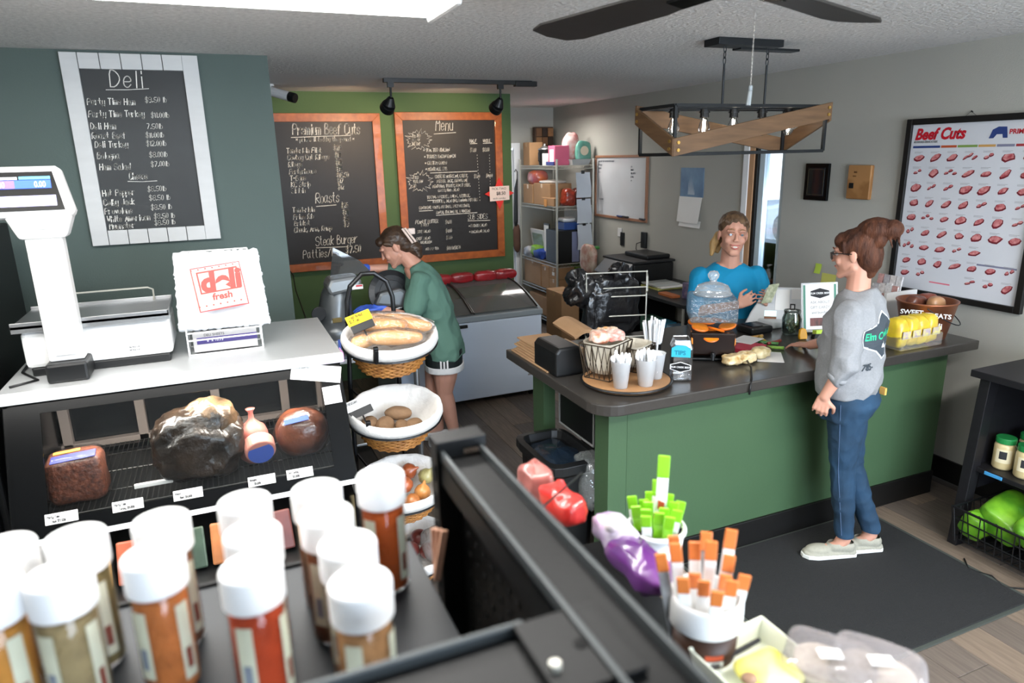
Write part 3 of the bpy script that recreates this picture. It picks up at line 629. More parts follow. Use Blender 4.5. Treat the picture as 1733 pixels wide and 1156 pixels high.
def fr(x0, y0, x1, y1, w, sk=.12, tp=-.10):
    P = lambda x, y: (x+y*tp, y+x*sk)
    mb = MB()
    for q in (((x0, y0), (x1, y0), (x1, y0+w), (x0, y0+w)), ((x0, y1-w), (x1, y1-w), (x1, y1), (x0, y1)), ((x0, y0), (x0+w, y0), (x0+w, y1), (x0, y1)), ((x1-w, y0), (x1, y0), (x1, y1), (x1-w, y1))):
        mb.prism([P(*c) for c in q], PO+N*.0007, U, V, N, .0005)
    return mb
fr(-.085, .075, .115, .265, .004).build('print_frame', M_red, t); fr(-.065, .150, .10, .245, .006).build('print_frame', M_red, t)
for k in range(14):
    for rr in (.250, .092): MB().prism([(-.003, -.003), (.003, -.003), (.003, .003), (-.003, .003)], PO+U*(-.082+k*.014-rr*.1)+V*(rr+.006+(-.082+k*.014)*.12)+N*.001, U, V, N, .0004).build('print_dot', M_red, t) if k % 2 == 0 else None
Ut = (U+V*.12).normalized()
txt('deli', PO-U*.075+V*.152+N*.0015, Ut, V, .115, M_red, t, bold=.006)
txt('fresh', PO-U*.035+V*.115+N*.0015, Ut, V, .04, M_red, t, bold=.0012)
B('black_tab', M_blk, t, (.045, .060, 3.262, 3.264, ZT+.385, ZT+.391))
tag(MB().tube([(-.80, 3.0, ZT+.005), (-.72, 3.06, ZT+.005), (-.80, 3.2, ZT+.006), (-.81, 3.4, ZT+.005), (-.78, 3.6, ZT+.005)], .005, 6).build('scale_cable', M_blk, None, smooth=True), 'black cable looping beside the scale on the steel top', 'cable')
# dark cabinet standing at the left edge
t = thing('dark_refrigerator', 'tall black refrigerator at the left edge of the case', 'refrigerator', (-1.25, 3.4, 0))
B('body', M_blk, t, (-1.6, -.905, 3.05, 3.9, 0.02, 1.75), bevel=.01)
B('door', M_blkg, t, (-1.58, -.93, 3.02, 3.048, .1, 1.72), bevel=.006)
B('handle', M_steel, t, (-.985, -.965, 2.985, 3.0, .7, 1.3), (-.985, -.965, 2.985, 3.02, .7, .72), (-.985, -.965, 2.985, 3.02, 1.28, 1.3), bevel=.004)
B('foot', M_blk, t, (-1.55, -1.5, 3.1, 3.15, 0, .02), (-1.0, -.95, 3.1, 3.15, 0, .02), (-1.55, -1.5, 3.8, 3.85, 0, .02), (-1.0, -.95, 3.8, 3.85, 0, .02))

# ------------------------------------------------------------------ boards
def boardbox(x0, x1, z0, z1, y, fw, m_board, name, label, m_frame, shiplap=False):
    t = thing(name, label, 'menu board', ((x0+x1)/2, y, z0))
    B('board', m_board, t, (x0+fw*.5, x1-fw*.5, y-.012, y, z0+fw*.5, z1-fw*.5))
    if shiplap:
        n = 5
        for k in range(n):
            a = x0+fw+.003+(x1-x0-2*fw)*k/n; b = x0+fw+.002+(x1-x0-2*fw)*(k+1)/n
            B('frame_plank', m_frame, t, (a, b-.0025, y-.03, y-.008, z1-fw, z1), bevel=.0015, seg=1)
            B('frame_plank', m_frame, t, (a, b-.0025, y-.03, y-.008, z0, z0+fw), bevel=.0015, seg=1)
        for a in (x0, x1-fw): B('frame_plank', m_frame, t, (a, a+fw, y-.032, y-.006, z0, z1), bevel=.0015, seg=1)
    else:
        for poly in ([(x0, z0), (x0+fw, z0+fw), (x0+fw, z1-fw), (x0, z1)], [(x1, z0), (x1, z1), (x1-fw, z1-fw), (x1-fw, z0+fw)], [(x0, z1), (x0+fw, z1-fw), (x1-fw, z1-fw), (x1, z1)], [(x0, z0), (x1, z0), (x1-fw, z0+fw), (x0+fw, z0+fw)]):
            MB().prism(poly, (0, y-.034, 0), (1, 0, 0), (0, 0, 1), (0, 1, 0), .034).build('frame_rail', m_frame, t, bevel=.002)
    return t
M_slate = mat('slate_chalkboard', '#2e3234', .55, var=.35, vs=2.5, col2='#1e2022')
M_bbrd = mat('black_chalkboard', '#1f1b1a', .5, var=.3, vs=2.5)
M_wplank = mat('white_painted_plank', '#c6c8c9', .6, var=.07, vs=6, stretch=(1, 1, 4))
M_oak = mat('orange_stained_pine', '#ad5d22', .42, var=.2, vs=6, stretch=(3, 3, 3), coat=.2, col2='#8c4717')
X = (1, 0, 0); Zv = (0, 0, 1)
# Deli board
t = boardbox(-.62, .0, 1.59, 2.535, 4.198, .075, M_slate, 'deli_price_board', 'white plank framed chalkboard titled Deli on the slate green wall', M_wplank, True)
yw = 4.183
def wp(px, py, y): return at(px, py, y=y)
def line(mb, s, px, py, y, size, w=.0045, **k): hand(mb, s, wp(px, py, y), X, Zv, size, w, **k)
mb = MB()
line(mb, 'Deli', 187, 147, yw, .08, .005, xs=.95)
for s, px, py, pr_, px2, py2 in (('Party Time Ham', 148, 177, '$9.50 lb', 246, 173), ('Party Time Turkey', 150, 198, '$11.00lb', 256, 199), ('Deli Ham', 154, 219, '7.50lb', 249, 218), ('Roast Beef', 156, 235, '$11.00lb', 247, 233),
                             ('Deli Turkey', 161, 250, '$12.00lb', 248, 247), ('Bologna', 165, 269, '$8.00lb', 253, 266), ('Ham Salad', 169, 288, '$7.00lb', 256, 282), ('Hot Pepper', 174, 332, '$8.50lb', 250, 324), ('Colby Jack', 176, 348, '$8.50 lb', 253, 339),
                             ('Provolone', 178, 363, '$8.50 lb', 256, 355), ('White American', 182, 376, '$8.50 lb', 261, 370), ('Muenster', 186, 388, '$8.50 lb', 262, 381)):
    line(mb, s, px, py, yw, .030, .0042, xs=.78); line(mb, pr_, px2, py2, yw, .025, .003, xs=.86)
line(mb, 'Cheese', 219, 304, yw, .033)
for a, b in (((179, 152), (252, 150)), ((216, 307), (266, 306))): mb.tube([wp(*a, yw), wp((a[0]+b[0])/2, (a[1]+b[1])/2+1, yw), wp(*b, yw)], .0018, 4)
mb.build('chalk_writing', M_chalk, t)
# Premium beef cuts board
t = boardbox(.36, 1.395, 1.055, 2.375, YM-.002, .068, M_bbrd, 'beef_price_board', 'orange framed blackboard titled Premium Beef Cuts', M_oak)
yw = YM-.0165; mb = MB()
def L(s, zx, zy, size, w=.0075, **k):   # positions read off the enlarged photograph
    line(mb, s, 440+zx/3.211, 120+zy/3.211, yw, size, w, **k)
L('Premium Beef Cuts', 178, 347, .085, .008, track=.8); L('* prices listed by the pound *', 195, 385, .034, .0055, track=1.0, xs=.88)
for s, a, b in (('Tenderloin Filet', 145, 447), ('Cowboy Cut Ribeye', 150, 485), ('Ribeye', 155, 522), ('Porterhouse', 160, 562), ('T-Bone', 165, 597), ('KC Strip', 170, 632), ('Sirloin', 172, 665),
                ('Tenderloin', 178, 770), ('Prime Rib', 182, 808), ('Brisket', 187, 842), ('Chuck, Arm, Rump', 187, 878)): L(s, a, b, .040, .0062, track=1.0, xs=.85)
for s, a, b in (('$26', 400, 430), ('$18', 407, 470), ('$18', 412, 508), ('$18', 415, 543), ('$16.50', 417, 578), ('$17', 420, 610), ('$12', 424, 642), ('$26', 441, 742), ('$18', 449, 778), ('$8', 453, 815), ('$9', 457, 846)): L(s, a, b, .038, .0068, track=1.1, xs=.8)
L('Roasts', 303, 718, .085, .0065, track=.7); L('Steak Burger', 303, 950, .078, .0055, track=.7); L('$7.50', 468, 990, .06, .008); L('Patties/lb', 235, 1020, .07, .0055)
for a, b in (((168, 362), (492, 350)), ((305, 737), (415, 728)), ((305, 962), (480, 955))): mb.tube([wp(440+a[0]/3.211, 120+a[1]/3.211, yw), wp(440+b[0]/3.211, 120+b[1]/3.211, yw)], .0038, 4)
mb.build('chalk_writing', M_chalk, t)
# Menu board
t = boardbox(1.525, 2.535, 1.05, 2.385, YM-.002, .068, M_bbrd, 'menu_board', 'orange framed blackboard titled Menu beside the grey wall gap', M_oak)
mb = MB()
L('Menu', 955, 325, .095, .006)
for s, a, b, z in (('* TOASTED ITALIAN', 888, 440, .04), ('* TURKEY BACON RANCH', 893, 475, .038), ('* CUSTOM COMBO', 897, 510, .038), ('* MEATBALL SUB', 900, 543, .038), ('CHEESE: AMERICAN, COLBY,', 952, 583, .037), ('PEPPER JACK, PROVOLONE', 962, 608, .035),
                   ('MEAT: HAM, TURKEY, ROAST BEEF,', 938, 635, .034), ('COMBO, HAM SALAD', 968, 657, .034), ('TOPPINGS: PICKLES, ONIONS, LETTUCE,', 908, 695, .034), ('TOMATOES, JALAPENO, BANANA PEPPERS', 938, 718, .034),
                   ('CONDIMENTS: MAYO, MUSTARD, SPICY MUSTARD,', 865, 752, .033), ('RANCH, ITALIAN, OIL & VINEGAR', 958, 777, .034), ('PEANUT BUTTER', 845, 832, .042), ('& JELLY', 875, 845, .03), ('SIDE SALAD', 855, 882, .034), ('CHEF SALAD', 850, 920, .034), ('W/CHICKEN', 872, 940, .032), ('ADD POP TEA', 900, 975, .03),
                   ('SUB SIDES', 1130, 808, .06), ('* POTATO SALAD', 1135, 850, .034), ('* MACARONI SALAD', 1138, 882, .034), ('HALF', 1140, 390, .04), ('WHOLE', 1212, 388, .036)):
    L(s, a, b, z*.74, .0048, track=.9, xs=.78)
for s, a, b in (('$8.00', 1142, 440), ('$13.00', 1210, 437), ('$9.00', 1163, 582), ('$14.00', 1228, 578), ('$4.00', 1008, 830), ('$4.00', 1010, 878), ('$8.00', 1012, 915), ('$10.00/$11.50', 1015, 972)): L(s, a, b, .03, .0055, track=.9, xs=.7)
for a, b in (((925, 555), (1180, 545)), ((957, 785), (1180, 770)), ((945, 343), (1065, 335)), ((910, 705), (985, 700)), ((1130, 815), (1250, 812)), ((1142, 396), (1180, 394)), ((1212, 394), (1260, 392)), ((865, 762), (940, 758))): mb.tube([wp(440+a[0]/3.211, 120+a[1]/3.211, yw), wp(440+b[0]/3.211, 120+b[1]/3.211, yw)], .0036, 4)
for cx, cz, w1s in ((863, 375, ('TOASTED', 'SUBS OF', 'THE DAY')), (870, 602, ('BUILD', 'YOUR OWN', 'SUB'))):   # star bursts
    pts = []
    for k in range(36):
        q = 2*math.pi*k/36; rr = (72, 50)[k % 2]*(1+.14*math.sin(k*2.3)); pts.append(wp(440+(cx+rr*math.cos(q))/3.211, 120+(cz+rr*.78*math.sin(q))/3.211, yw))
    mb.tube(pts, .0034, 4, closed=True)
    for k, w_ in enumerate(w1s): L(w_, cx-38, cz-14+k*22, .026, .004, track=.5)
for x0, x1, y0, y1 in ((1180, 1195, 455, 700), (1247, 1253, 455, 690)):
    for k in range(16): f = k/15; mb.tube([wp(440+(x0+(x1-x0)*f)/3.211, 120+(y0+(y1-y0)*f)/3.211, yw), wp(440+(x0+(x1-x0)*f)/3.211, 120+(y0+(y1-y0)*f+6)/3.211, yw)], .002, 4)
mb.build('chalk_writing', M_chalk, t)
# pink notice over a red star on the menu board's frame
t = thing('price_notice', 'white price card taped over a red paper star on the menu frame', 'sign', (2.49, 6.2, 1.55))
st = [((.15 if k % 2 == 0 else .07)*math.cos(k*math.pi/4), (.15 if k % 2 == 0 else .07)*math.sin(k*math.pi/4)) for k in range(8)]
MB().prism(st, (2.49, YM-.042, 1.65), X, Zv, (0, -1, 0), .002).build('red_star', mat('red_paper', '#d8322c', .7, var=.06), t)
c_ = MB().prism([(-.10, -.07), (.10, -.062), (.098, .07), (-.102, .066)], (2.49, YM-.047, 1.65), X, Zv, (0, -1, 0), .002).build('card', mat('pinkish_card', '#e3d3cd', .8, var=.03), t)
txt('PICK-TWO', (2.41, YM-.0505, 1.685), X, Zv, .03, M_ink, c_); txt('$8.50', (2.455, YM-.0505, 1.638), X, Zv, .042, M_ink, c_, bold=.001); txt('each combo', (2.42, YM-.0505, 1.598), X, Zv, .026, M_ink, c_)
# ------------------------------------------------------------------ right wall
Yl = (0, -1, 0)   # text on the right wall runs towards the viewer
xw = XR-.001
t = thing('poster', 'black framed chart of meat cuts titled Beef Cuts on the right wall', 'poster', (XR-.02, 2.7, 1.11))
py0, py1, pz0, pz1 = 3.10, 2.28, 1.105, 2.155
def wallquad(name, ya, yb, za, zb, off, th, m, par, **k): return MB().b2(XR-off-th, XR-off, min(ya, yb), max(ya, yb), za, zb).build(name, m, par, **k)
for ya, yb, za, zb in ((py0, py0-.035, pz0, pz1), (py1+.035, py1, pz0, pz1), (py0-.035, py1+.035, pz1-.035, pz1), (py0-.035, py1+.035, pz0, pz0+.035)): wallquad('frame_rail', ya, yb, za, zb, .0, .03, M_black, t, bevel=.003)
ps = wallquad('poster_sheet', py0-.03, py1+.03, pz0+.03, pz1-.03, .008, .004, mat('glossy_poster_paper', '#d3d6dc', .3, var=.05, vs=3, coat=.5), t)
def wt(s, y, z, size, m, par, **k): return txt(s, (XR-.0135, y, z), Yl, Zv, size, m, par, **k)
M_rp = mat('poster_red', '#c01a2b', .4, var=.06); M_bp = mat('poster_blue', '#2b3f7a', .4)
wt('Beef Cuts', 3.045, 2.035, .088, M_rp, ps, bold=.0035, shear=.25, sx=.88)
hb = MB(); hand(hb, 'RECOMMENDED COOKING METHODS', (XR-.0135, 3.045, 2.015), Yl, Zv, .011, .0018, slant=0, rnd=0); hb.build('small_print', M_grey, ps)
def wpoly(mb, pts, off=.0128): n = len(pts); mb.add([(XR-off, y, z) for y, z in pts], [tuple(range(n))])
mb = MB(); wpoly(mb, [(2.60, 2.03), (2.585, 2.075), (2.555, 2.09), (2.51, 2.088), (2.50, 2.03), (2.525, 2.03), (2.53, 2.05), (2.56, 2.05), (2.575, 2.03)]); wpoly(mb, [(2.36, 2.03), (2.375, 2.09), (2.33, 2.05), (2.32, 2.02)]); mb.build('blue_emblem', M_bp, ps)
wt('PRIME', 2.495, 2.05, .035, M_rp, ps, bold=.001)
yy = 3.05
for w, c in ((.18, '#2b3f7a'), (.10, '#b5502b'), (.12, '#7c9a4f'), (.10, '#c79a5a'), (.10, '#7d7f96'), (.11, '#a3333a')):
    mb = MB(); wpoly(mb, [(yy, 1.985), (yy, 1.998), (yy-w+.006, 1.998), (yy-w+.006, 1.985)]); mb.build('colour_bar', mat('bar_'+{'#2b3f7a': 'blue', '#b5502b': 'rust', '#7c9a4f': 'green', '#c79a5a': 'tan', '#7d7f96': 'slate', '#a3333a': 'crimson'}[c], c, .5), ps); yy -= w
m1, m2, m3 = MB(), MB(), MB(); rnd = random.Random(3)
for r_ in range(9):
    for c_ in range(7):
        y = 3.0-c_*.104; z = 1.93-r_*.088
        if r_ == 6 and c_ > 4: continue
        if r_ == 8 and c_ in (2, 3): continue
        if r_ == 8 and c_ < 2: z += .01
        a = rnd.uniform(.1, .7); n = 9; w = rnd.uniform(.030, .043); h = rnd.uniform(.014, .024); k_ = 1 if rnd.random() < .7 else rnd.choice((2, 3))
        for q in range(k_):
            cy = y-(q-(k_-1)/2)*.026; cz = z+(q % 2)*.014; s = 1 if k_ == 1 else .45
            P_ = [(math.cos(2*math.pi*i/n)*w*s*rnd.uniform(.8, 1.1), math.sin(2*math.pi*i/n)*h*s*rnd.uniform(.8, 1.2)) for i in range(n)]
            wpoly(m2, [(cy-(u*math.cos(a)-v*math.sin(a)), cz-.003+u*math.sin(a)+v*math.cos(a)) for u, v in P_])
            wpoly(m1, [(cy-(u*.8*math.cos(a)-v*.75*math.sin(a)), cz+.002+u*.8*math.sin(a)+v*.75*math.cos(a)) for u, v in P_], .0132)
        for q in range(2): m3.add([(XR-.0129, y+.035, z+.032-q*.006), (XR-.0129, y+.035, z+.0335-q*.006), (XR-.0129, y-.02+q*.012, z+.0335-q*.006), (XR-.0129, y-.02+q*.012, z+.032-q*.006)], [(0, 1, 2, 3)])
_e = m2.build('printed_meat_edge', mat('poster_dark_meat', '#7a2430', .45, var=.3, vs=30), ps); _c = m1.build('printed_meat_cuts', mat('poster_meat', '#a8404a', .45, var=.45, vs=50, col2='#d99a98'), ps); _s = m3.build('small_print', M_grey, ps)
for o in (_e, _c, _s): o['kind'] = 'stuff'
mb = MB(); wpoly(mb, [(2.83, 1.195), (2.83, 1.203), (2.70, 1.203), (2.70, 1.195)]); mb.build('pink_bar', mat('poster_pink', '#e0768a', .5), ps)
mb = MB(); wpoly(mb, [(2.56, 1.335), (2.56, 1.345), (2.34, 1.345), (2.34, 1.335)]); mb.build('slate_bar', mat('bar_slate', '#7d7f96', .5), ps)
MB().cyl((XR-.001, 2.72, 2.175), (XR-.012, 2.72, 2.18), .004, n=8).tube([(XR-.01, 2.75, 2.155), (XR-.01, 2.72, 2.178), (XR-.01, 2.69, 2.155)], .001, 4).build('hanging_nail', M_blk, t)
# whiteboard
t = thing('whiteboard', 'oak framed whiteboard with faint handwriting on the back part of the right wall', 'whiteboard', (XR-.01, 6.4, 1.31))
for a in ((6.92, 6.895, 1.315, 1.975), (5.915, 5.89, 1.315, 1.975), (6.895, 5.915, 1.95, 1.975), (6.895, 5.915, 1.315, 1.34)): wallquad('frame_rail', *a, 0, .022, mat('oak_frame', '#9c6f55', .5, var=.15, vs=8), t, bevel=.002)
wb = wallquad('writing_surface', 6.9, 5.91, 1.335, 1.955, .004, .006, mat('whiteboard_enamel', '#c9cbce', .25, var=.1, vs=2, coat=.4), t)
hb = MB()
for y, z, s in ((6.86, 1.905, scrib(7, 6)), (6.86, 1.865, scrib(2, 5)), (6.86, 1.83, scrib(2, 5)), (6.86, 1.79, scrib(2, 4)), (6.2, 1.85, scrib(1, 4)), (6.2, 1.82, scrib(1, 6)), (6.2, 1.785, scrib(2, 5)), (6.2, 1.75, scrib(2, 4)), (6.2, 1.71, scrib(1, 5)), (6.84, 1.5, scrib(2, 4))):
    hand(hb, s, (XR-.011, y, z), Yl, Zv, .022, .003, track=.9)
hb.build('marker_writing', mat('faded_marker', '#7e828c', .7), wb)
for i, (y, c) in enumerate(((6.42, 'blue'), (6.30, 'black'), (5.99, 'dark'))):
    tag(MB().cyl((XR-.03, y, 1.349), (XR-.03, y-.1, 1.349), .009, n=10).build('marker', mat('marker_'+c, {'blue': '#2b3c6e', 'black': '#1a1a1c', 'dark': '#3a3a40'}[c], .4), None), '%s marker lying on the whiteboard ledge' % ('blue', 'black', 'dark grey rightmost')[i], 'marker', 'whiteboard markers')
# calendar
t = thing('calendar', 'wall calendar with a blue winter photograph above a blank page', 'calendar', (XR-.01, 5.2, 1.33))
wallquad('picture_page', 5.365, 5.035, 1.60, 1.855, .001, .004, mat('blue_winter_print', '#7d9cb8', .4, var=.4, vs=5, col2='#5b7596'), t)
mb = MB()
for k in range(7): mb.add([(XR-.0056, 5.25-k*.014, 1.62), (XR-.0056, 5.242-k*.014, 1.70+.09*math.sin((k+1)*.5)), (XR-.0056, 5.238-k*.014, 1.62)], [(0, 1, 2)])
mb.build('printed_trees', mat('icy_print', '#c3cfda', .5), t)
mb = MB(); mb.grid(lambda u, v: (XR-.004-.03*(1-v)*(.5+u*.5), 5.375-.33*u+(1-v)*.01, 1.37+.23*v), 8, 8); mb.build('date_page', M_paper, t, solid=.001)
mb = MB(); mb.grid(lambda u, v: (XR-.003-.012*(1-v), 5.36-.31*u, 1.33+.06*v), 6, 3); mb.build('back_page', M_paper, t, solid=.001)
# plaques
t = thing('black_plaque', 'black award plaque on the right wall, left of the pale wooden one', 'plaque', (XR, 3.76, 1.64))
wallquad('backing', 3.875, 3.665, 1.64, 1.895, 0, .022, M_blkg, t, bevel=.004); q = wallquad('engraved_plate', 3.845, 3.695, 1.67, 1.865, .022, .003, mat('navy_plate', '#10141c', .25, coat=.4), t, bevel=.001)
mb = MB()
for a in ((3.84, 3.838, 1.68, 1.855), (3.702, 3.70, 1.68, 1.855), (3.84, 3.70, 1.853, 1.855), (3.84, 3.70, 1.68, 1.682)): mb.b2(XR-.0265, XR-.025, a[0], a[1], a[2], a[3])
mb.build('gilt_line', mat('dull_gilt', '#57503a', .4, metal=.5), q)
t = thing('wooden_plaque', 'light oak plaque with a small dark square, right of the black one', 'plaque', (XR, 3.4, 1.66))
wallquad('backing', 3.495, 3.315, 1.665, 1.885, 0, .03, mat('light_oak', '#ab7d4e', .5, var=.3, vs=4, kind='wave', col2='#8f6439'), t, bevel=.006)
wallquad('dark_square', 3.475, 3.44, 1.735, 1.77, .030, .002, M_blk, t)
hb = MB(); hand(hb, scrib(1, 6), (XR-.0315, 3.445, 1.835), Yl, Zv, .014, .0016); hand(hb, scrib(1, 6), (XR-.0315, 3.45, 1.81), Yl, Zv, .012, .0014); hb.build('engraving', mat('burnt_engraving', '#6b4526', .7), t)
# switches, sticky notes
t = thing('light_switch', 'white switch beside a black outlet under the whiteboard', 'switch', (XR, 6.39, 1.1)); wallquad('cover_plate', 6.44, 6.36, 1.13, 1.22, 0, .008, M_white, t, bevel=.002); wallquad('black_outlet', 6.38, 6.31, 1.04, 1.18, 0, .012, M_blk, t, bevel=.002)
t = thing('wall_outlet', 'black wall outlet with a cable above the printer', 'outlet', (XR, 5.9, 1.05)); wallquad('cover_plate', 5.96, 5.88, 1.06, 1.22, 0, .03, M_blk, t, bevel=.004)
MB().tube([(XR-.03, 5.95, 1.12), (XR-.05, 6.0, 1.10), (XR-.05, 6.01, 1.05), (XR-.04, 5.98, .98)], .004, 6).build('cable', M_blk, t)
for i, (ya, yb, za, zb, c, l) in enumerate(((3.72, 3.665, 1.125, 1.195, '#b5cf4e', 'lime green sticky note on the grey wall'), (3.655, 3.53, 1.03, 1.135, '#c6c668', 'olive yellow paper note beside the sign stand'))):
    mb = MB(); mb.grid(lambda u, v: (XR-.002-.014*(1-v)**2, ya+(yb-ya)*u, za+(zb-za)*v), 6, 6); tag(mb.build('sticky_note', mat('note_%s' % ('lime', 'olive')[i], c, .8), None, solid=.0008), l, 'note')

# ------------------------------------------------------------------ wire shelf with supplies
SX0, SX1, SY0, SY1 = 3.43, 3.88, 6.87, 7.86
t = thing('wire_shelf_unit', 'chrome wire shelving unit loaded with supplies in the far corner', 'shelving unit', (3.65, 7.36, 0))
for x in (SX0, SX1):
    for y in (SY0, SY1):
        MB().cyl((x, y, .03), (x, y, 1.93), .0125, n=12).cyl((x, y, 0), (x, y, .03), .018, n=12).cyl((x, y, 1.93), (x, y, 1.945), .015, n=12).build('post', M_chrome, t)
LV = (.275, .745, 1.43, 1.855); LV = (.10, .44, .765, 1.40, 1.84)
for z in LV:
    mb = MB(); w = .003
    for zz in (z, z+.035):
        mb.cyl((SX0, SY0, zz), (SX1, SY0, zz), w, n=6).cyl((SX0, SY1, zz), (SX1, SY1, zz), w, n=6).cyl((SX0, SY0, zz), (SX0, SY1, zz), w, n=6).cyl((SX1, SY0, zz), (SX1, SY1, zz), w, n=6)
    for k in range(24):
        y = SY0+(SY1-SY0)*k/24; y2 = y+(SY1-SY0)/24
        for x in (SX0, SX1): mb.tube([(x, y, z), (x, (y+y2)/2, z+.035), (x, y2, z)], .0018, 4, cap=False)
    for k in range(10):
        x = SX0+(SX1-SX0)*k/10; x2 = x+(SX1-SX0)/10; mb.tube([(x, SY0, z), ((x+x2)/2, SY0, z+.035), (x2, SY0, z)], .0018, 4, cap=False)
    for k in range(1, 40): y = SY0+(SY1-SY0)*k/40; mb.cyl((SX0, y, z+.036), (SX1, y, z+.036), .0018, n=4, cap=False)
    mb.build('shelf_level', M_chrome, t)
def cbox(name, label, cat, x0, x1, y0, y1, z0, z1, m, tape=None, group=None, bevel=.004, extra=None):
    t = thing(name, label, cat, ((x0+x1)/2, (y0+y1)/2, z0), group); B('body', m, t, (x0, x1, y0, y1, z0, z1), bevel=bevel)
    if tape: B('tape', tape, t, (x0-.001, x1+.001, (y0+y1)/2-.02, (y0+y1)/2+.02, z1, z1+.0012), (x0-.0015, x0-.0003, (y0+y1)/2-.02, (y0+y1)/2+.02, z1-.05, z1))
    if extra: extra(t)
    return t
M_tape = mat('packing_tape', '#b9976c', .25, coat=.4)
L5 = 1.879; L4 = 1.439; L3 = .804; L2 = .479; L1 = .139
cbox('carved_panel', 'dark carved wooden block panel on top of the wire shelf by the wall', 'panel', 3.62, 3.86, 7.82, 7.90, L5, L5+.44, mat('dark_carved_wood', '#4a3527', .7, var=.5, vs=9))
CP = [o for o in bpy.data.objects if o.name == 'carved_panel'][0]
for i in range(3):
    for j in range(4): B('carved_block', mat('carved_block_%d' % ((i+j) % 3), ('#6b4a30', '#2f221a', '#85603e')[(i+j) % 3], .7, var=.3), CP, (3.63+i*.076, 3.70+i*.076, 7.80, 7.82, L5+.015+j*.105, L5+.11+j*.105))
cbox('cardboard_box', 'tall narrow open carton at the left end of the top wire shelf', 'box', 3.45, 3.62, 7.62, 7.80, L5, L5+.26, M_card, M_tape)
t = thing('pitcher', 'black pitcher with a steel lid on the top wire shelf', 'pitcher', (3.55, 7.42, L5)); MB().lathe([(.06, 0), (.07, .02), (.072, .15), (.075, .17)], (3.55, 7.42, L5), 20).build('body', M_blk, t); MB().lathe([(.077, .17), (.075, .185), (.04, .20), (.012, .22), (.014, .235), (.001, .24)], (3.55, 7.42, L5), 20).build('lid', M_steel, t, smooth=True); MB().tube([(3.49, 7.39, L5+.15), (3.45, 7.37, L5+.14), (3.45, 7.37, L5+.05), (3.49, 7.39, L5+.03)], .008, 8).build('handle', M_blk, t)
cbox('white_carton', 'small white carton between pitcher and pink box', 'box', 3.46, 3.55, 7.22, 7.30, L5, L5+.13, M_white)
cbox('pink_box', 'pink and white product box on the top wire shelf', 'box', 3.46, 3.64, 6.98, 7.14, L5, L5+.21, mat('pink_box', '#c45a78', .6, var=.1), extra=lambda t: B('label', M_paper, t, (3.457, 3.459, 7.0, 7.10, L5+.04, L5+.17)))
cbox('blue_box', 'low dark blue box in front of the pink one', 'box', 3.44, 3.455, 6.97, 7.16, L5, L5+.04, mat('navy_box', '#2a3570', .6))
t = thing('plastic_tray', 'grey plastic tray at the right of the top wire shelf', 'tray', (3.76, 6.95, L5)); MB().lathe([(.14, 0), (.17, .06), (.175, .062), (.165, .058), (.135, .006), (.001, .006)], (3.75, 7.02, L5), 4, Matrix.Rotation(R(45), 3, 'Z'), ex=1).build('tray', mat('grey_tray', '#a5a8a8', .5), t)
def bag(name, label, c, s, m, cat='bag', nz=.02, fs=10, film=None, group=None, extra=None):
    t = thing(name, label, cat, (c[0], c[1], c[2]-s[2]), group); blob('packet', m, t, c, s, nz=nz, fs=fs, p=.6)
    if extra: extra(t)
    return t
bag('red_snack_bag', 'red and white snack bag standing in the grey tray', (3.72, 7.08, L5+.17), (.09, .05, .16), mat('red_white_bag', '#cfc3bf', .4, var=.6, vs=9, col2='#b13a36', coat=.3))
bag('teal_snack_bag', 'teal snack bag in front of the red one on the top shelf', (3.80, 6.96, L5+.13), (.085, .03, .12), mat('teal_bag', '#5e9a8a', .4, var=.3, vs=20, coat=.3), nz=.01, extra=lambda t: MB().cyl((3.80, 6.927, L5+.15), (3.80, 6.925, L5+.15), .05, n=16).build('round_logo', mat('cream_print', '#d8c9b0', .5), t))
for i, (x0, x1, y0, y1, h, l) in enumerate(((3.45, 3.70, 7.55, 7.82, .22, 'left cardboard box on the second wire shelf'), (3.45, 3.72, 7.08, 7.52, .24, 'large right cardboard box on the second wire shelf'), (3.435, 3.50, 6.95, 7.28, .09, 'low open carton at the edge of the second wire shelf'))):
    cbox('cardboard_box', l, 'box', x0, x1, y0, y1, L4, L4+h, M_card, M_tape if i < 2 else None)
B('tag', mat('orange_tag', '#c98a3f', .6), children(bpy.data.objects['wire_shelf_unit'])[0], (3.425, 3.428, 7.12, 7.19, L4-.01, L4+.07))
bag('orange_bread_bag', 'orange bag of buns lying on the left cardboard box', (3.57, 7.66, L4+.29), (.09, .11, .07), mat('orange_film', '#c66a2b', .35, var=.5, vs=8, col2='#8a4a63', coat=.4))
bag('clear_bag', 'crumpled clear bag on the right cardboard box', (3.58, 7.28, L4+.255), (.12, .17, .018), mat('grey_film', '#b9b3ad', .3, coat=.4), nz=.01)
for i, (y, x) in enumerate(((6.98, 3.62), (7.0, 3.76))): bag('red_candy_bag', ('clear bag of red sweets beside the shelf post', 'clear bag of dark red sweets nearer the wall')[i], (x, y, L4+.085), (.065, .07, .085), mat('red_sweets_%d' % i, ('#a33a26', '#7a2d24')[i], .3, var=.6, vs=30, coat=.5), group=None)
t = thing('framed_picture', 'white framed landscape picture leaning on the third wire shelf', 'picture', (3.5, 7.6, L3)); rt = Euler((0, -.15, 0)).to_matrix()
MB().box((3.56, 7.62, L3+.165), (.02, .38, .32), rt).build('frame', M_white, t, bevel=.004); MB().box((3.548, 7.62, L3+.167), (.004, .28, .22), rt).build('picture', mat('landscape_print', '#6f7f52', .5, var=.6, vs=3, stretch=(1, 1, 4), col2='#9fb0b8'), t)
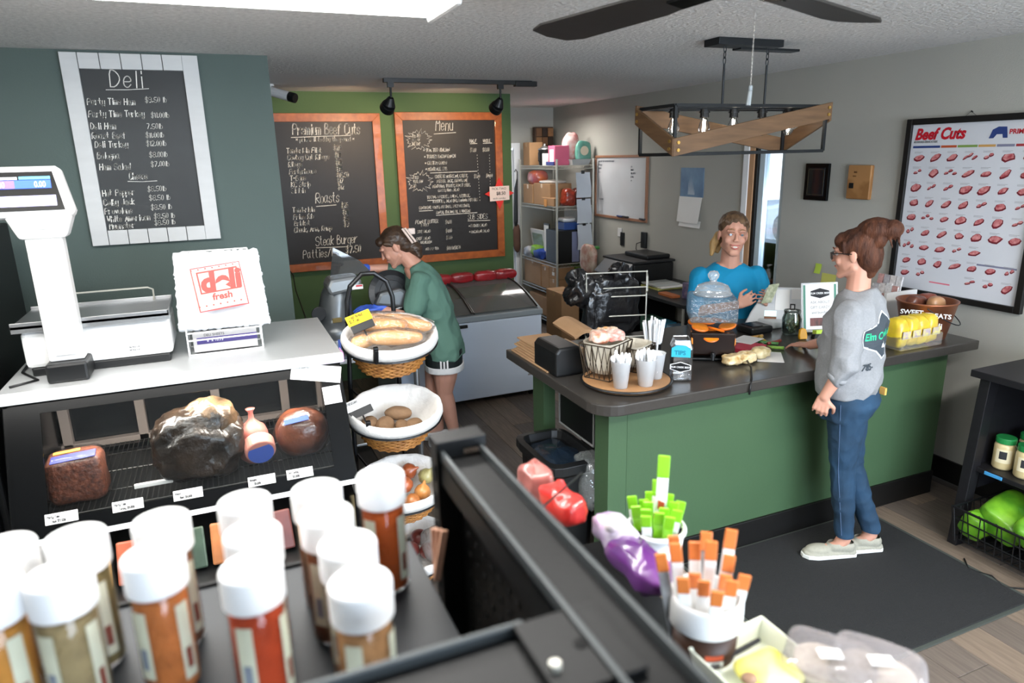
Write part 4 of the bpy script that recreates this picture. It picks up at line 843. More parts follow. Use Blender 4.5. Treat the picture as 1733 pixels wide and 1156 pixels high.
for i, (y, c, l) in enumerate(((7.52, '#7fae3a', 'lime green glove packet on the third wire shelf'), (7.42, '#2848a0', 'crumpled blue glove bundle on the third wire shelf'), (7.70, '#b9b9bd', 'grey white rag heap at the left of the third shelf'))):
    bag('glove_bundle', l, (3.49, y, L3+.05+(i == 0)*.03), (.05, .10, .045), mat('glove_%s' % ('lime', 'blue', 'grey')[i], c, .5, var=.3, vs=12), nz=.03, fs=14)
t = thing('binder_box', 'large black file box with a pale blue stripe on the third wire shelf', 'box', (3.7, 7.1, L3)); B('body', M_blk, t, (3.45, 3.86, 6.9, 7.2, L3, L3+.37), bevel=.006); B('stripe', mat('pale_blue_stripe', '#8388a8', .6), t, (3.63, 3.72, 6.896, 6.9, L3+.01, L3+.35))
cbox('blue_folder_box', 'blue folder tray above the black file box', 'box', 3.55, 3.74, 6.93, 7.15, L3+.371, L3+.45, mat('blue_tray', '#2a4b8c', .5))
bag('paper_heap', 'loose white papers on the blue folder tray', (3.64, 7.05, L3+.475), (.08, .08, .022), M_paper, cat='papers', nz=.012)
cbox('clipboard', 'black rimmed white clipboard leaning behind the file box', 'clipboard', 3.50, 3.515, 7.22, 7.36, L3, L3+.42, M_blk, extra=lambda t: B('sheet', M_paper, t, (3.497, 3.5, 7.23, 7.35, L3+.02, L3+.40)))
cbox('white_paper_rack', 'white papers standing at the back of the third shelf', 'papers', 3.84, 3.87, 6.92, 7.5, L3+.375, L3+.56, M_paper)
for i, a in enumerate(((3.45, 3.8, 7.35, 7.82, .30), (3.45, 3.66, 6.90, 7.12, .14), (3.45, 3.66, 7.13, 7.33, .26))):
    cbox('cardboard_box', ('wide cardboard box at the left of the fourth wire shelf', 'small labelled carton by the near post of the fourth shelf', 'upright cardboard box in the middle of the fourth shelf')[i], 'box', a[0], a[1], a[2], a[3], L2, L2+a[4], M_card, M_tape)
cbox('cardboard_box', 'small labelled carton stacked on its twin by the near post', 'box', 3.45, 3.66, 6.90, 7.12, L2+.142, L2+.28, M_card, M_tape, extra=lambda t: B('label', M_paper, t, (3.4475, 3.449, 6.98, 7.04, L2+.18, L2+.22)))
cbox('green_snack_box', 'lime green snack carton at the right of the fourth shelf', 'box', 3.68, 3.86, 6.9, 7.1, L2+.17, L2+.28, mat('lime_box', '#6e9a30', .5, var=.4, vs=15))
cbox('yellow_carton', 'yellow carton under the lime green one', 'box', 3.68, 3.82, 6.9, 7.1, L2, L2+.168, mat('yellow_box', '#b5963c', .6, var=.15))
cbox('cardboard_box', 'dark brown cardboard box on the lowest wire shelf', 'box', 3.46, 3.8, 7.0, 7.7, L1, L1+.22, M_card, M_tape)
# papers clipped to the shelf's end
for i, (z0, z1, x) in enumerate(((1.53, 1.80, 3.655), (1.25, 1.515, 3.665), (.955, 1.235, 3.675))):
    t = thing('clipped_paper', ('top', 'middle', 'bottom')[i]+' white sheet clipped to the end of the wire shelf', 'paper', (x+.09, 6.85, z0), 'sheets clipped to the wire shelf')
    mb = MB(); mb.grid(lambda u, v: (x+.175*u+.006*math.sin(v*5), 6.845-.02*math.sin(u*2.2)*(1-v), z0+(z1-z0)*v), 8, 10); mb.build('sheet', mat('bluish_paper', '#c3c8cf', .8, var=.05), t, solid=.001); B('clip', M_blk, t, (x+.06, x+.10, 6.838, 6.852, z1-.015, z1+.02), bevel=.003)
cbox('cardboard_box', 'tall upright cardboard box standing before the wire shelf', 'box', 3.04, 3.24, 6.0, 6.35, .0, .66, M_card, M_tape)
t = thing('umbrella', 'black folded umbrella hanging by the back door edge', 'umbrella', (3.40, 7.93, 1.2)); MB().tube([(3.42, 7.93, 1.72), (3.40, 7.93, 1.6), (3.39, 7.93, 1.2), (3.385, 7.93, 1.08)], .02, 8, [.008, .022, .028, .006]).build('canopy', M_blk, t); MB().tube([(3.42, 7.93, 1.72), (3.425, 7.93, 1.80), (3.41, 7.95, 1.83), (3.40, 7.965, 1.80)], .006, 6).build('handle', M_blk, t)
t = thing('brown_coat', 'brown cloth hanging below the umbrella by the back door', 'coat', (3.40, 7.93, .8)); blob('cloth', mat('brown_cloth', '#5e4336', .8, var=.3), t, (3.40, 7.935, 1.0), (.045, .03, .17), nz=.012, p=.8)

# ------------------------------------------------------------------ desk with printer behind the counter
t = thing('desk', 'dark desk with an open lower shelf along the right wall', 'desk', (3.6, 5.2, 0))
B('desk_top', mat('dark_desk_top', '#26282a', .4, var=.2, vs=5), t, (3.28, 3.94, 4.35, 6.28, .80, .83), bevel=.004)
B('lower_shelf', M_blkg, t, (3.32, 3.92, 4.42, 6.2, .42, .44), bevel=.002)
for y in (4.38, 5.3, 6.22): B('leg_panel', M_blk, t, (3.33, 3.90, y, y+.025, 0, .80))
MB().cyl((3.31, 4.40, .0), (3.31, 4.40, .80), .012, n=10).build('chrome_post', M_chrome, t)
pt = thing('printer', 'black office printer with a sloped grey front on the desk', 'printer', (3.62, 5.6, .83))
B('body', M_blk, pt, (3.42, 3.86, 5.30, 5.85, .83, 1.01), bevel=.015)
MB().prism([(3.30, .90), (3.44, .90), (3.44, 1.03)], (0, 5.32, 0), X, Zv, (0, 1, 0), .50).build('control_panel', mat('dark_grey_panel', '#4b4e52', .35, var=.1), pt, bevel=.004)
B('scanner_lid', mat('black_matte', '#1d1e20', .5, var=.1), pt, (3.42, 3.87, 5.29, 5.86, 1.012, 1.035), bevel=.008)
B('paper_feed', M_blk, pt, (3.60, 3.86, 5.36, 5.75, 1.036, 1.075), bevel=.012)
B('tray_slot', M_blkg, pt, (3.405, 3.42, 5.4, 5.75, .86, .885))
for k in range(2): MB().add([(3.335, 5.62-k*.07, .9335), (3.405, 5.62-k*.07, 1.0), (3.405, 5.61-k*.07, 1.0), (3.335, 5.61-k*.07, .9335)], [(0, 1, 2, 3)]).build('button_row', M_blk, pt)
bag('chip_bag', 'tall white and red crisp bag with green corners on the desk end', (3.40, 6.10, .965), (.04, .13, .14), mat('crisp_bag_print', '#cdbfae', .4, var=.7, vs=13, col2='#9c4a35', coat=.3), nz=.012, extra=lambda t: [blob('green_corner', mat('green_film', '#3f7d35', .4), t, (3.44, 6.12+s*.10, 1.09), (.03, .025, .014), nz=.004) for s in (-1, 1)])
for i, a in enumerate(((3.45, 3.75, 4.95, 5.22, .83, .845), (3.47, 3.73, 4.93, 5.18, .846, .857), (3.44, 3.70, 4.98, 5.2, .858, .872))): tag(B('paper_stack', (mat('yellow_pad', '#b9b86a', .8), M_paper, mat('grey_pad', '#a5a8a5', .8))[i], None, a), ('yellow writing pad under the papers beside the printer', 'white paper stack in the pile beside the printer', 'grey paper pad topmost beside the printer')[i], 'paper')
tag(B('orange_packet', mat('orange_pack', '#b5683a', .6), None, (3.36, 3.44, 4.62, 4.82, .83, .85)), 'orange packet lying on the desk edge', 'packet')
cbox('tissue_box', 'blue and violet patterned tissue box on the desk', 'box', 3.44, 3.58, 4.42, 4.60, .83, .96, mat('violet_pattern', '#3d3f6b', .6, var=.7, vs=30, col2='#8a7a8c'))
t = thing('lotion_bottle', 'small white pump bottle behind the tissue box', 'bottle', (3.66, 4.6, .83)); MB().lathe([(.025, 0), (.028, .01), (.028, .13), (.012, .15), (.01, .165)], (3.66, 4.6, .83), 14).build('body', M_white, t); MB().cyl((3.66, 4.6, .995), (3.66, 4.6, 1.03), .004, n=6).b2(3.63, 3.67, 4.592, 4.608, 1.025, 1.037).build('pump', M_white, t)
for i, (y, c, l) in enumerate(((5.0, '#4f7a66', 'green box on the lower desk shelf'), (4.8, '#4fa9cf', 'cyan box on the lower desk shelf'), (4.60, '#9ec4e0', 'pale blue box at the near end of the lower desk shelf'))): cbox('supply_box', l, 'box', 3.42, 3.55, y, y+.17, .44, .57, mat('supply_%s' % ('green', 'cyan', 'paleblue')[i], c, .5, var=.3, vs=12))

# ------------------------------------------------------------------ chest freezer
FX0, FX1, FY0, FY1 = 1.12, 2.385, 5.07, 5.78
t = thing('chest_freezer', 'white chest freezer with curved glass lids against the green wall', 'freezer', (1.75, 5.4, 0))
B('body', mat('bluish_white_enamel', '#cfdcee', .35, var=.02, vs=2), t, (FX0, FX1, FY0, FY1, .06, .715), bevel=.012)
B('grey_rim', mat('grey_freezer_rim', '#8c969c', .4, var=.05), t, (FX0-.008, FX1+.008, FY0-.012, FY1+.01, .715, .765), bevel=.01)
cp_ = [(FY0, .765)]+[(FY0+(FY1-FY0)*k/10, .765+.145*math.sin(math.pi*.5*min(1, k/9))) for k in range(1, 11)]+[(FY1, .765)]
for x in (FX0, FX1-.03): MB().prism(cp_, (x, 0, 0), (0, 1, 0), Zv, X, .03).build('curved_end', mat('grey_freezer_rim', '#8c969c', .4), t, bevel=.004)
for i, (xa, xb, oz) in enumerate(((FX0+.03, 1.80, .0), (1.78, FX1-.03, .008))):
    mb = MB(); mb.grid(lambda u, v: (xa+(xb-xa)*u, FY0+.03+(FY1-FY0-.06)*v, .772+oz+.14*math.sin(math.pi*.5*min(1, v*1.08))), 4, 12)
    lid = mb.build('glass_lid', thin('freezer_glass', tint='#c9cccc', gloss=.08, rough=.1, body=.34, bodycol='#9c9b97', fm=.5), t, smooth=True)
    for x in (xa, xb):
        mb = MB(); mb.tube([(x, FY0+.03+(FY1-FY0-.06)*v/12, .775+oz+.14*math.sin(math.pi*.5*min(1, v/12*1.08))) for v in range(13)], .007, 6); mb.build('lid_edge', M_blk, lid)
B('inner_liner', mat('frosty_liner', '#a9a6a0', .6, var=.3, vs=6), t, (FX0+.04, FX1-.04, FY0+.04, FY1-.04, .716, .74))
B('back_ledge', mat('grey_freezer_rim', '#8c969c', .4), t, (FX0, FX1, FY1-.06, FY1+.03, .88, .915), bevel=.006)
B('handle', M_blk, t, (1.60, 1.72, FY0-.035, FY0-.012, .68, .705), bevel=.004)
B('badge', M_grey, t, (2.25, 2.31, FY0-.002, FY0, .20, .215))
for x in (FX0+.08, FX1-.08):
    for y in (FY0+.08, FY1-.08): MB().cyl((x-.012, y, .03), (x+.012, y, .03), .03, n=14).box((x, y, .05), (.05, .04, .03)).build('caster', M_blk, t)
for i, (x, y) in enumerate(((1.52, .93), (1.72, .93), (1.93, .93), (2.15, .93), (2.34, .93))):
    bag('frozen_packet', ('red wrapped meat tube, %s of the row on the freezer ledge' % ('leftmost', 'second', 'third', 'fourth', 'rightmost')[i]), (x, 5.76, .957), (.107, .043, .042), mat('red_glossy_wrap', '#b8282f', .3, var=.45, vs=12, coat=.6), cat='meat tube', nz=.008, group='red meat tubes on the freezer')

# ------------------------------------------------------------------ service counter
t = thing('counter', 'green service counter with a dark rounded worktop', 'counter', (2.6, 2.9, 0))
M_cgreen = mat('counter_green_panel', '#405a3e', .5, var=.07, vs=2, bump=.05)
M_top = mat('dark_laminate_top', '#3a3734', .28, var=.15, vs=40, coat=.15)
cr = [(1.385+.12*(1-math.cos(q)), 2.375+.12*(1-math.sin(q))) for q in [math.pi/2*k/6 for k in range(7)]]
top = cr[::-1] and [(x, y) for x, y in cr]+[(3.78, 2.375), (3.78, 2.62), (3.90, 2.80), (3.90, 3.42), (1.385, 3.42)]
MB().prism(top, (0, 0, .905), X, (0, 1, 0), Zv, .052).build('worktop', M_top, t, bevel=.006)
B('front_panel', M_cgreen, t, (1.60, 3.72, 2.5, 2.52, .12, .905), bevel=.001)
B('corner_post', M_cgreen, t, (1.50, 1.598, 2.497, 2.62, .0, .905), bevel=.002)
B('side_panel', M_cgreen, t, (1.53, 1.60, 3.24, 3.38, .0, .905), bevel=.001)
B('side_panel', M_cgreen, t, (3.70, 3.72, 2.52, 3.38, 0, .905), bevel=.001)
B('inner_panel', M_black, t, (1.84, 1.86, 2.52, 3.38, .0, .905))
B('kick_board', M_black, t, (1.60, 3.72, 2.485, 2.50, 0, .14), bevel=.003)
CT = .957
def cxy(px, py): v = at(px, py, z=CT); return v.x, v.y
t = thing('paper_bags', 'flat stack of brown kraft paper bags on the counter corner', 'paper bags', (1.52, 3.2, CT))
for k in range(7):
    B('paper_bag', M_kraft, t, (1.40+k*.006, 1.60+k*.004, 2.92+k*.012, 3.38-(k % 3)*.02, CT+k*.011, CT+k*.011+.009), bevel=.003)
mb = MB(); mb.grid(lambda u, v: (1.66+.14*u, 3.12+.26*v, CT+.10+.03*math.sin(u*3)+.02*v), 6, 6); tag(mb.build('folded_bag', M_kraft, None, solid=.02), 'open kraft paper bag lying behind the napkin dispenser', 'paper bag')
t = thing('napkin_dispenser', 'black napkin dispenser at the counter corner', 'napkin dispenser', (1.52, 2.88, CT))
MB().prism([(-.075, 0), (.075, 0), (.075, .10), (.055, .145), (-.055, .145), (-.075, .12)], (1.48, 2.83, CT), X, Zv, (0, 1, 0), .26).build('housing', M_blk, t, bevel=.012)
B('napkin_stack', mat('brown_napkins', '#a58c72', .85), t, (1.556, 1.575, 2.86, 3.06, CT+.02, CT+.125), bevel=.003)
t = thing('lazy_susan', 'round wooden turntable with a black rim carrying cups and baskets', 'tray', (1.67, 2.63, CT))
MB().cyl((1.67, 2.63, CT), (1.67, 2.63, CT+.008), .10, n=24).build('base', M_blk, t)
MB().cyl((1.67, 2.63, CT+.008), (1.67, 2.63, CT+.022), .205, n=40).build('wooden_top', mat('turntable_wood', '#b3865c', .5, var=.2, vs=6), t, bevel=.003)
MB().tube([(1.67+.208*math.cos(q), 2.63+.208*math.sin(q), CT+.018) for q in [2*math.pi*k/40 for k in range(40)]], .006, 6, closed=True).build('black_rim', M_blk, t)
S = CT+.023
def wbasket(c, w, d, h, label, rot=0):
    t = thing('wire_basket', label, 'basket', (c[0], c[1], S)); Mr = Matrix.Rotation(rot, 3, 'Z'); mb = MB()
    P = lambda x, y, z: Vector((c[0], c[1], S))+Mr @ Vector((x*(.78+.22*z/h), y*(.78+.22*z/h), z))
    for zz in (0.004, h): mb.tube([P(sx*w/2, sy*d/2, zz) for sx, sy in ((-1, -1), (1, -1), (1, 1), (-1, 1))], .003, 6, closed=True)
    for sx, sy, ex, ey in ((-1, -1, 1, -1), (1, -1, 1, 1), (1, 1, -1, 1), (-1, 1, -1, -1)):
        n = 5
        for k in range(n):
            f0, f1 = k/n, (k+1)/n; q = lambda f: (sx*(1-f)+ex*f, sy*(1-f)+ey*f)
            a, b = q(f0), q(f1); m_ = q((f0+f1)/2)
            mb.tube([P(a[0]*w/2, a[1]*d/2, .004), P(m_[0]*w/2, m_[1]*d/2, h/2), P(a[0]*w/2, a[1]*d/2, h)], .0016, 4); mb.tube([P(b[0]*w/2, b[1]*d/2, .004), P(m_[0]*w/2, m_[1]*d/2, h/2), P(b[0]*w/2, b[1]*d/2, h)], .0016, 4)
            if k == 0 or k == 2: mb.tube([P(a[0]*w/2, a[1]*d/2, .004), P(a[0]*w/2, a[1]*d/2, h)], .0028, 5)
    mb.build('wire_frame', mat('bronze_wire', '#4a3f33', .45, metal=.6), t)
    mb = MB(); pr_ = []
    ring = [(sx*w/2*.96, sy*d/2*.96) for sx, sy in ((-1, -1), (0, -1), (1, -1), (1, 0), (1, 1), (0, 1), (-1, 1), (-1, 0))]
    k0 = len(mb.v); zs = (.008, h*.5, h-.002, h+.012, h+.008, h-.03, .03)
    sc = (1, 1, 1, 1.08, 1.0, .93, .86)
    for z_, s_ in zip(zs, sc): mb.v += [P(x*s_, y*s_, z_) for x, y in ring]
    for i in range(len(zs)-1):
        for j in range(8): mb.f.append((i*8+j, i*8+(j+1) % 8, (i+1)*8+(j+1) % 8, (i+1)*8+j))
    mb.f.append(tuple(range(8))[::-1]); mb.f.append(tuple(6*8+j for j in range(8)))
    mb.build('cloth_liner', mat('cream_cloth', '#c9c2b2', .9, var=.1, vs=14, bump=.3, bs=120), t, subd=1); return t
wbasket((1.60, 2.70), .20, .17, .17, 'wire basket with a cream cloth liner holding wrapped snacks', .5)
wbasket((1.78, 2.745), .17, .15, .12, 'lower cream lined basket behind the plastic cups', .5)
for i, (x, y, c) in enumerate(((1.565, 2.70, '#c96a3c'), (1.60, 2.74, '#d8b08a'), (1.635, 2.69, '#b5432f'), (1.64, 2.735, '#d79a5a'))):
    bag('wrapped_snack', ('orange', 'pale', 'red', 'golden')[i]+' wrapped snack in the cloth lined basket', (x, y, S+.195), (.04, .035, .022), mat('snack_%d' % i, c, .3, var=.6, vs=30, col2='#e8ded2', coat=.5), nz=.01, fs=30)
M_cup = thin('clear_cup', gloss=.05, rough=.1, body=.5, bodycol='#f1f4f6'); M_cut = mat('white_cutlery', '#e6e8ea', .35)
def cup(name, label, c, kind, h=.115, r=.042, z=S):
    t = thing(name, label, 'cup', (c[0], c[1], z)); MB().lathe([(r*.68, 0), (r, h), (r+.003, h+.002), (r-.002, h), (r*.66, .003), (.001, .003)], (c[0], c[1], z), 20).build('cup_wall', M_cup, t, smooth=True)
    rr = random.Random(int(c[0]*1000))
    for k in range(16 if kind != 'ball' else 0):
        a = rr.uniform(0, 6.28); q = rr.uniform(.1, .55)*r; b = Vector((c[0]+math.cos(a)*q, c[1]+math.sin(a)*q, z+.005)); e = b+Vector((math.cos(a+.4)*r*.45, math.sin(a+.4)*r*.45, h*1.08+rr.uniform(0, .03)))
        if kind == 'straw': MB().cyl(b, e, .0032, n=8).build('straw', M_cut, t)
        else: o = MB().tube([b, b+(e-b)*.7, b+(e-b)*.8, b+(e-b)*.93, e], .004, 6, [.0025, .0035, .007, .009, .004]).build('plastic_utensil', M_cut, t)
    if kind == 'ball':
        for k in range(14): MB().cyl((c[0]+rr.uniform(-.02, .02), c[1]+rr.uniform(-.02, .02), z+.01+k*.007), (c[0]+rr.uniform(-.02, .02), c[1]+rr.uniform(-.02, .02), z+.016+k*.007), .024, n=12).build('sauce_lid', M_cut, t)
    return t
cup('utensil_cup', 'plastic cup of white forks at the front left of the turntable', (1.575, 2.525), 'fork', .125, .045)
cup('utensil_cup', 'plastic cup of white spoons at the front middle of the turntable', (1.69, 2.50), 'fork', .125, .047)
cup('lid_cup', 'plastic cup of sauce lids at the right of the turntable', (1.79, 2.57), 'ball', .12, .045)
t = thing('stirrer_holder', 'bunch of tall white paper straws standing behind the turntable', 'straws', (1.97, 2.85, CT)); MB().lathe([(.035, 0), (.04, .1), (.038, .1), (.033, .003), (.001, .003)], (1.97, 2.85, CT), 18).build('cup_wall', M_blk, t)
for k in range(18):
    a = k*2.4; q = .028*math.sqrt(k/18); b = Vector((1.97+math.cos(a)*q, 2.85+math.sin(a)*q, CT+.005)); MB().cyl(b, b+Vector((math.cos(a)*q*1.4, math.sin(a)*q*1.2, .215+.012*math.sin(k*7))), .0055, n=8).build('straw', M_cut, t)
# hexagon emblem used by the shop
def emblem(o, ax, ay, w, par, rim=M_white, fillm=None, green=None, words='ELM CREEK BEEF'):
    ax = Vector(ax).normalized(); ay = Vector(ay).normalized(); az = ax.cross(ay); h = w*.42
    hexp = [(-w/2, -h*.28), (-w/2, h*.28), (0, h*.62), (w/2, h*.28), (w/2, -h*.28), (0, -h*.62)]
    a = MB().prism([(x*1.12, y*1.16) for x, y in hexp], o, ax, ay, az, .0008).build('emblem_rim', rim, par) if rim else None
    e = MB().prism(hexp, Vector(o)+az*.0009, ax, ay, az, .0006).build('emblem', fillm or M_ink, par)
    txt(words, Vector(o)+az*.002-ay*w*.045, ax, ay, w*.135, green or M_white, par, name='emblem_lettering', align='CENTER', bold=w*.003); return e
vdir = Vector((.62, -.78, 0))   # faces the viewer across the counter
def facing(px, py): p = at(px, py, z=CT); n = Vector((-p.x, -p.y, 0)).normalized(); return p, Vector((-n.y, n.x, 0)), n
# tip jar
p, ax, n = facing(1158, 640); tc = Vector((1.925, 2.56, CT))
t = thing('tip_jar', 'clear plastic tip jar with a teal label and the shop emblem', 'jar', tc)
MB().lathe([(.045, 0), (.05, .008), (.053, .16), (.045, .185), (.04, .20), (.042, .205), (.038, .2), (.05, .155), (.047, .01), (.001, .006)], tc, 4, Matrix.Rotation(R(20), 3, 'Z'), 1.25, 1.25).build('jar_wall', thin('tip_jar_plastic', gloss=.12, rough=.06), t, bevel=.008)
o = tc+n*.062
MB().prism([(-.043, .0), (.043, .0), (.043, .042), (.02, .056), (-.02, .056), (-.043, .042)], o+Vector((0, 0, .125)), ax, Zv, ax.cross(Vector(Zv)), .001).build('teal_label', mat('teal_label', '#2fa3bb', .5, var=.08), t)
txt('TIPS', o+Vector((0, 0, .137))-ax*.03+n*.0015, ax, Zv, .028, mat('teal_ink', '#0f6f86', .5), t, bold=.001); emblem(o+Vector((0, 0, .077)), ax, Zv, .085, t, fillm=M_blk)
# beverage dispenser: square glass vat of iced tea with orange slices
dc_ = Vector((2.285, 2.80, CT)); Mr = Matrix.Rotation(R(-32), 3, 'Z') @ Matrix.Diagonal(Vector((.88, .88, 1)))
t = thing('drink_dispenser', 'square hammered glass drink dispenser of dark tea with orange slices', 'drink dispenser', dc_)
def sq(prof, m, nm, par, bev=.012, **k):
    return MB().lathe([(r*math.sqrt(2), z) for r, z in prof], dc_, 4, Mr @ Matrix.Rotation(R(45), 3, 'Z')).build(nm, m, par, bevel=bev, **k)
sq([(.10, 0), (.12, .01), (.12, .02)], M_blk, 'stand', t, .004)
M_hg = thin('hammered_glass', tint='#dfe6e8', gloss=.06, rough=.08, bump=.8, bs=60, body=.07, bodycol='#c9ced2', fm=.3)
sq([(.115, .022), (.132, .04), (.132, .204)], thin('tea_level_glass', gloss=.015, rough=.1, fm=.15), 'lower_glass', t, .006)
sq([(.132, .205), (.132, .315), (.122, .33)], M_hg, 'glass_wall', t, .01)
tea = sq([(.112, .03), (.126, .045), (.126, .155)], mat('dark_iced_tea', '#1c0e07', .35, spec=.2, var=.2), 'iced_tea', t, .01)
for k, (x, y, z, a, b) in enumerate(((-.07, -.09, .175, .2, .1), (.02, -.085, .165, -.2, .25), (.085, -.06, .178, .15, -.2), (-.02, .0, .19, .1, .0), (.06, .05, .185, -.1, .2), (-.08, .04, .18, .2, -.1), (-.01, -.105, .135, .5, .0))):
    Mo = Mr @ Euler((a, b, 0)).to_matrix(); c = dc_+Mr @ Vector((x, y, z))
    s = MB().lathe([(.001, -.005), (.046, -.005), (.048, 0), (.046, .005), (.001, .005)], c, 22, Mo).build('orange_slice', mat('orange_flesh', '#e8861a', .35, var=.25, vs=30, coat=.3), t)
    MB().lathe([(.046, -.0055), (.050, 0), (.046, .0055), (.043, 0)], c, 22, Mo).build('peel', mat('orange_peel', '#d1660e', .4), s)
for k, (x, y) in enumerate(((-.124, -.09), (.09, -.126))): MB().lathe([(.001, -.004), (.045, -.004), (.045, .004), (.001, .004)], dc_+Mr @ Vector((x*.93, y*.93, .11)), 20, Mr @ (Euler((0, R(86), 0)) if k == 0 else Euler((R(86), 0, 0))).to_matrix()).build('orange_slice', mat('orange_flesh', '#e8861a', .35), t)
MB().lathe([(.095, .330), (.098, .338), (.09, .342), (.086, .36), (.075, .378), (.045, .39), (.02, .396), (.016, .405), (.026, .418), (.030, .434), (.020, .45), (.001, .455)], dc_, 28).build('glass_lid', thin('lid_glass', tint='#e8eef0', gloss=.08, rough=.04, bump=.4, bs=28, body=.16), t, smooth=True)
p, ax, n = facing(1210, 615)
MB().cyl(dc_+Mr @ Vector((0, -.13, .045)), dc_+Mr @ Vector((0, -.17, .045)), .012, n=12).cyl(dc_+Mr @ Vector((0, -.165, .06)), dc_+Mr @ Vector((0, -.165, .02)), .009, n=10).build('tap', M_blk, t, bevel=.003)
# small things on the counter
def flat(name, label, cat, px, py, w, d, h, m, rot=0, group=None, bevel=.002, z=CT):
    x, y = cxy(px, py); o = MB().box((0, 0, h/2), (w, d, h)).xf(Matrix.Translation((x, y, z)) @ Matrix.Rotation(rot, 4, 'Z')).build(name, m, None, bevel=bevel); return tag(o, label, cat, group)
flat('receipt_book', 'red and white receipt book beside the drink dispenser', 'book', 1266, 592, .17, .13, .022, mat('red_white_book', '#c33a4c', .6, var=.1), .4)
flat('paper_sheet', 'white sheet of paper on top of the receipt book', 'paper', 1264, 582, .16, .12, .002, M_paper, .4, z=CT+.0225)
flat('paper_sheet', 'loose white sheet on the counter by the snack bags', 'paper', 1302, 604, .19, .13, .0015, M_paper, .9)
for i, (px, py, c) in enumerate(((1278, 573, 'tan'), (1290, 577, 'yellow'), (1300, 583, 'green'), (1310, 582, 'red'), (1295, 589, 'brown'), (1309, 591, 'lime'))):
    x, y = cxy(px, py); a = i*1.1; d = Vector((math.cos(a), math.sin(a), 0))*.035; c3 = Vector((x, y, CT+.010))
    t = MB().tube([c3-d*1.5, c3-d, c3+d, c3+d*1.5], .008, 8, [.010, .009, .009, .010]).build('candy_stick', mat('candy_'+c, {'tan': '#c99a55', 'yellow': '#d9b53c', 'green': '#5b9a55', 'red': '#a3423a', 'brown': '#6b4a35', 'lime': '#8fc04a'}[c], .35, var=.3, vs=40, coat=.4), None, smooth=True)
    tag(t, '%s wrapped candy among the sweets by the till' % c, 'candy', 'sweets scattered by the till')
for i, (px, py, c) in enumerate(((1238, 618, '#b08743'), (1262, 614, '#b89250'), (1286, 606, '#a8925c'))):
    x, y = cxy(px, py); bag('cookie_bag', ('clear cookie bag with a blue tie, nearest the dispenser', 'clear cookie bag in the middle of three', 'clear cookie bag nearest the loose sheet')[i], (x, y, CT+.03), (.042, .032, .022), mat('cookies_%d' % i, c, .5, var=.5, vs=35, col2='#d9cba6', coat=.3), nz=.010, fs=34)
x, y = cxy(1265, 605)
tag(MB().tube([at(1250, 598, z=CT+.006), at(1262, 606, z=CT+.03), at(1271, 622, z=CT+.012), at(1272, 640, z=CT+.006), (at(1270, 650, y=2.368).x, 2.366, CT-.01), (at(1268, 655, y=2.366).x, 2.362, CT-.055)], .005, 8).build('power_cable', M_blk, None, smooth=True), 'black power cable hanging over the front edge of the counter', 'cable')
# till, receipt printer, jar, sign, notes
t = thing('cash_register', 'white tilted till screen seen from behind with taped notes', 'cash register', (3.12, 3.12, CT))
M_till = mat('till_grey_white', '#c9cccf', .4, var=.05)
n0 = Vector((-.62, -.76, .25)).normalized(); axx = Vector((.78, -.62, 0)).normalized(); ayy = n0.cross(axx)*1
if ayy.z < 0: ayy = -ayy
tc = Vector((3.08, 3.14, CT+.035))
MB().prism([(-.20, -.03), (.16, -.03), (.16, .20), (-.08, .20), (-.17, .04)], tc, axx, ayy, n0, -.05).build('screen_back', M_till, t, bevel=.01)
MB().b2(2.98, 3.22, 3.08, 3.30, CT, CT+.04).build('till_base', M_till, t, bevel=.012)
MB().prism([(-.03, .06), (.05, .06), (.05, .185), (-.03, .185)], tc+n0*.002, axx, ayy, n0, .001).build('receipt_note', M_paper, t); MB().prism([(.06, .13), (.15, .13), (.15, .19), (.06, .19)], tc+n0*.002, axx, ayy, n0, .001).build('taped_card', M_white, t)
MB().prism([(-.09, .02), (-.02, .02), (-.02, .055), (-.09, .055)], tc+n0*.002, axx, ayy, n0, .002).build('card_screen', mat('lit_card_screen', '#cfe0e0', .3, emit=.6), t); MB().prism([(-.09, -.02), (-.02, -.02), (-.02, .018), (-.09, .018)], tc+n0*.002, axx, ayy, n0, .002).build('brown_card', mat('brown_card', '#8d6248', .6, var=.3, vs=20), t)
e = MB().prism([(.055, .06), (.085, .06), (.085, .10), (.055, .10)], tc+n0*.002, axx, ayy, n0, .001).build('sticker', M_ink, t); MB().prism([(.062, .068), (.078, .068), (.078, .092), (.062, .092)], tc+n0*.0032, axx, ayy, n0, .0006).build('sticker_mark', M_till, e)
t = thing('card_reader', 'black card reader lying behind the drink dispenser', 'card reader', (2.85, 3.10, CT)); B('body', M_blk, t, (2.76, 2.92, 3.02, 3.16, CT, CT+.045), bevel=.012); B('keypad', M_blkg, t, (2.78, 2.86, 3.04, 3.14, CT+.046, CT+.048))
x, y = cxy(1338, 566); t = thing('glass_jar', 'glass jar of green wrapped sweets beside the till', 'jar', (x, y, CT))
MB().lathe([(.045, 0), (.052, .01), (.054, .10), (.045, .125), (.047, .145), (.044, .145), (.042, .125), (.05, .1), (.048, .012), (.001, .01)], (x, y, CT), 24).build('jar_wall', thin('jar_glass', tint='#e6eeea', gloss=.14), t, smooth=True)
rr = random.Random(5)
for k in range(22): a = rr.uniform(0, 6.28); q = rr.uniform(0, .033); MB().ell((x+math.cos(a)*q, y+math.sin(a)*q, CT+.02+k*.0033), (.014, .009, .008), Euler((rr.random()*3, rr.random()*3, 0)).to_matrix(), 8, 6).build('sweet', mat('jar_sweet_%d' % (k % 3), ('#7d8c6b', '#b5b59a', '#5c6e58')[k % 3], .4), t)
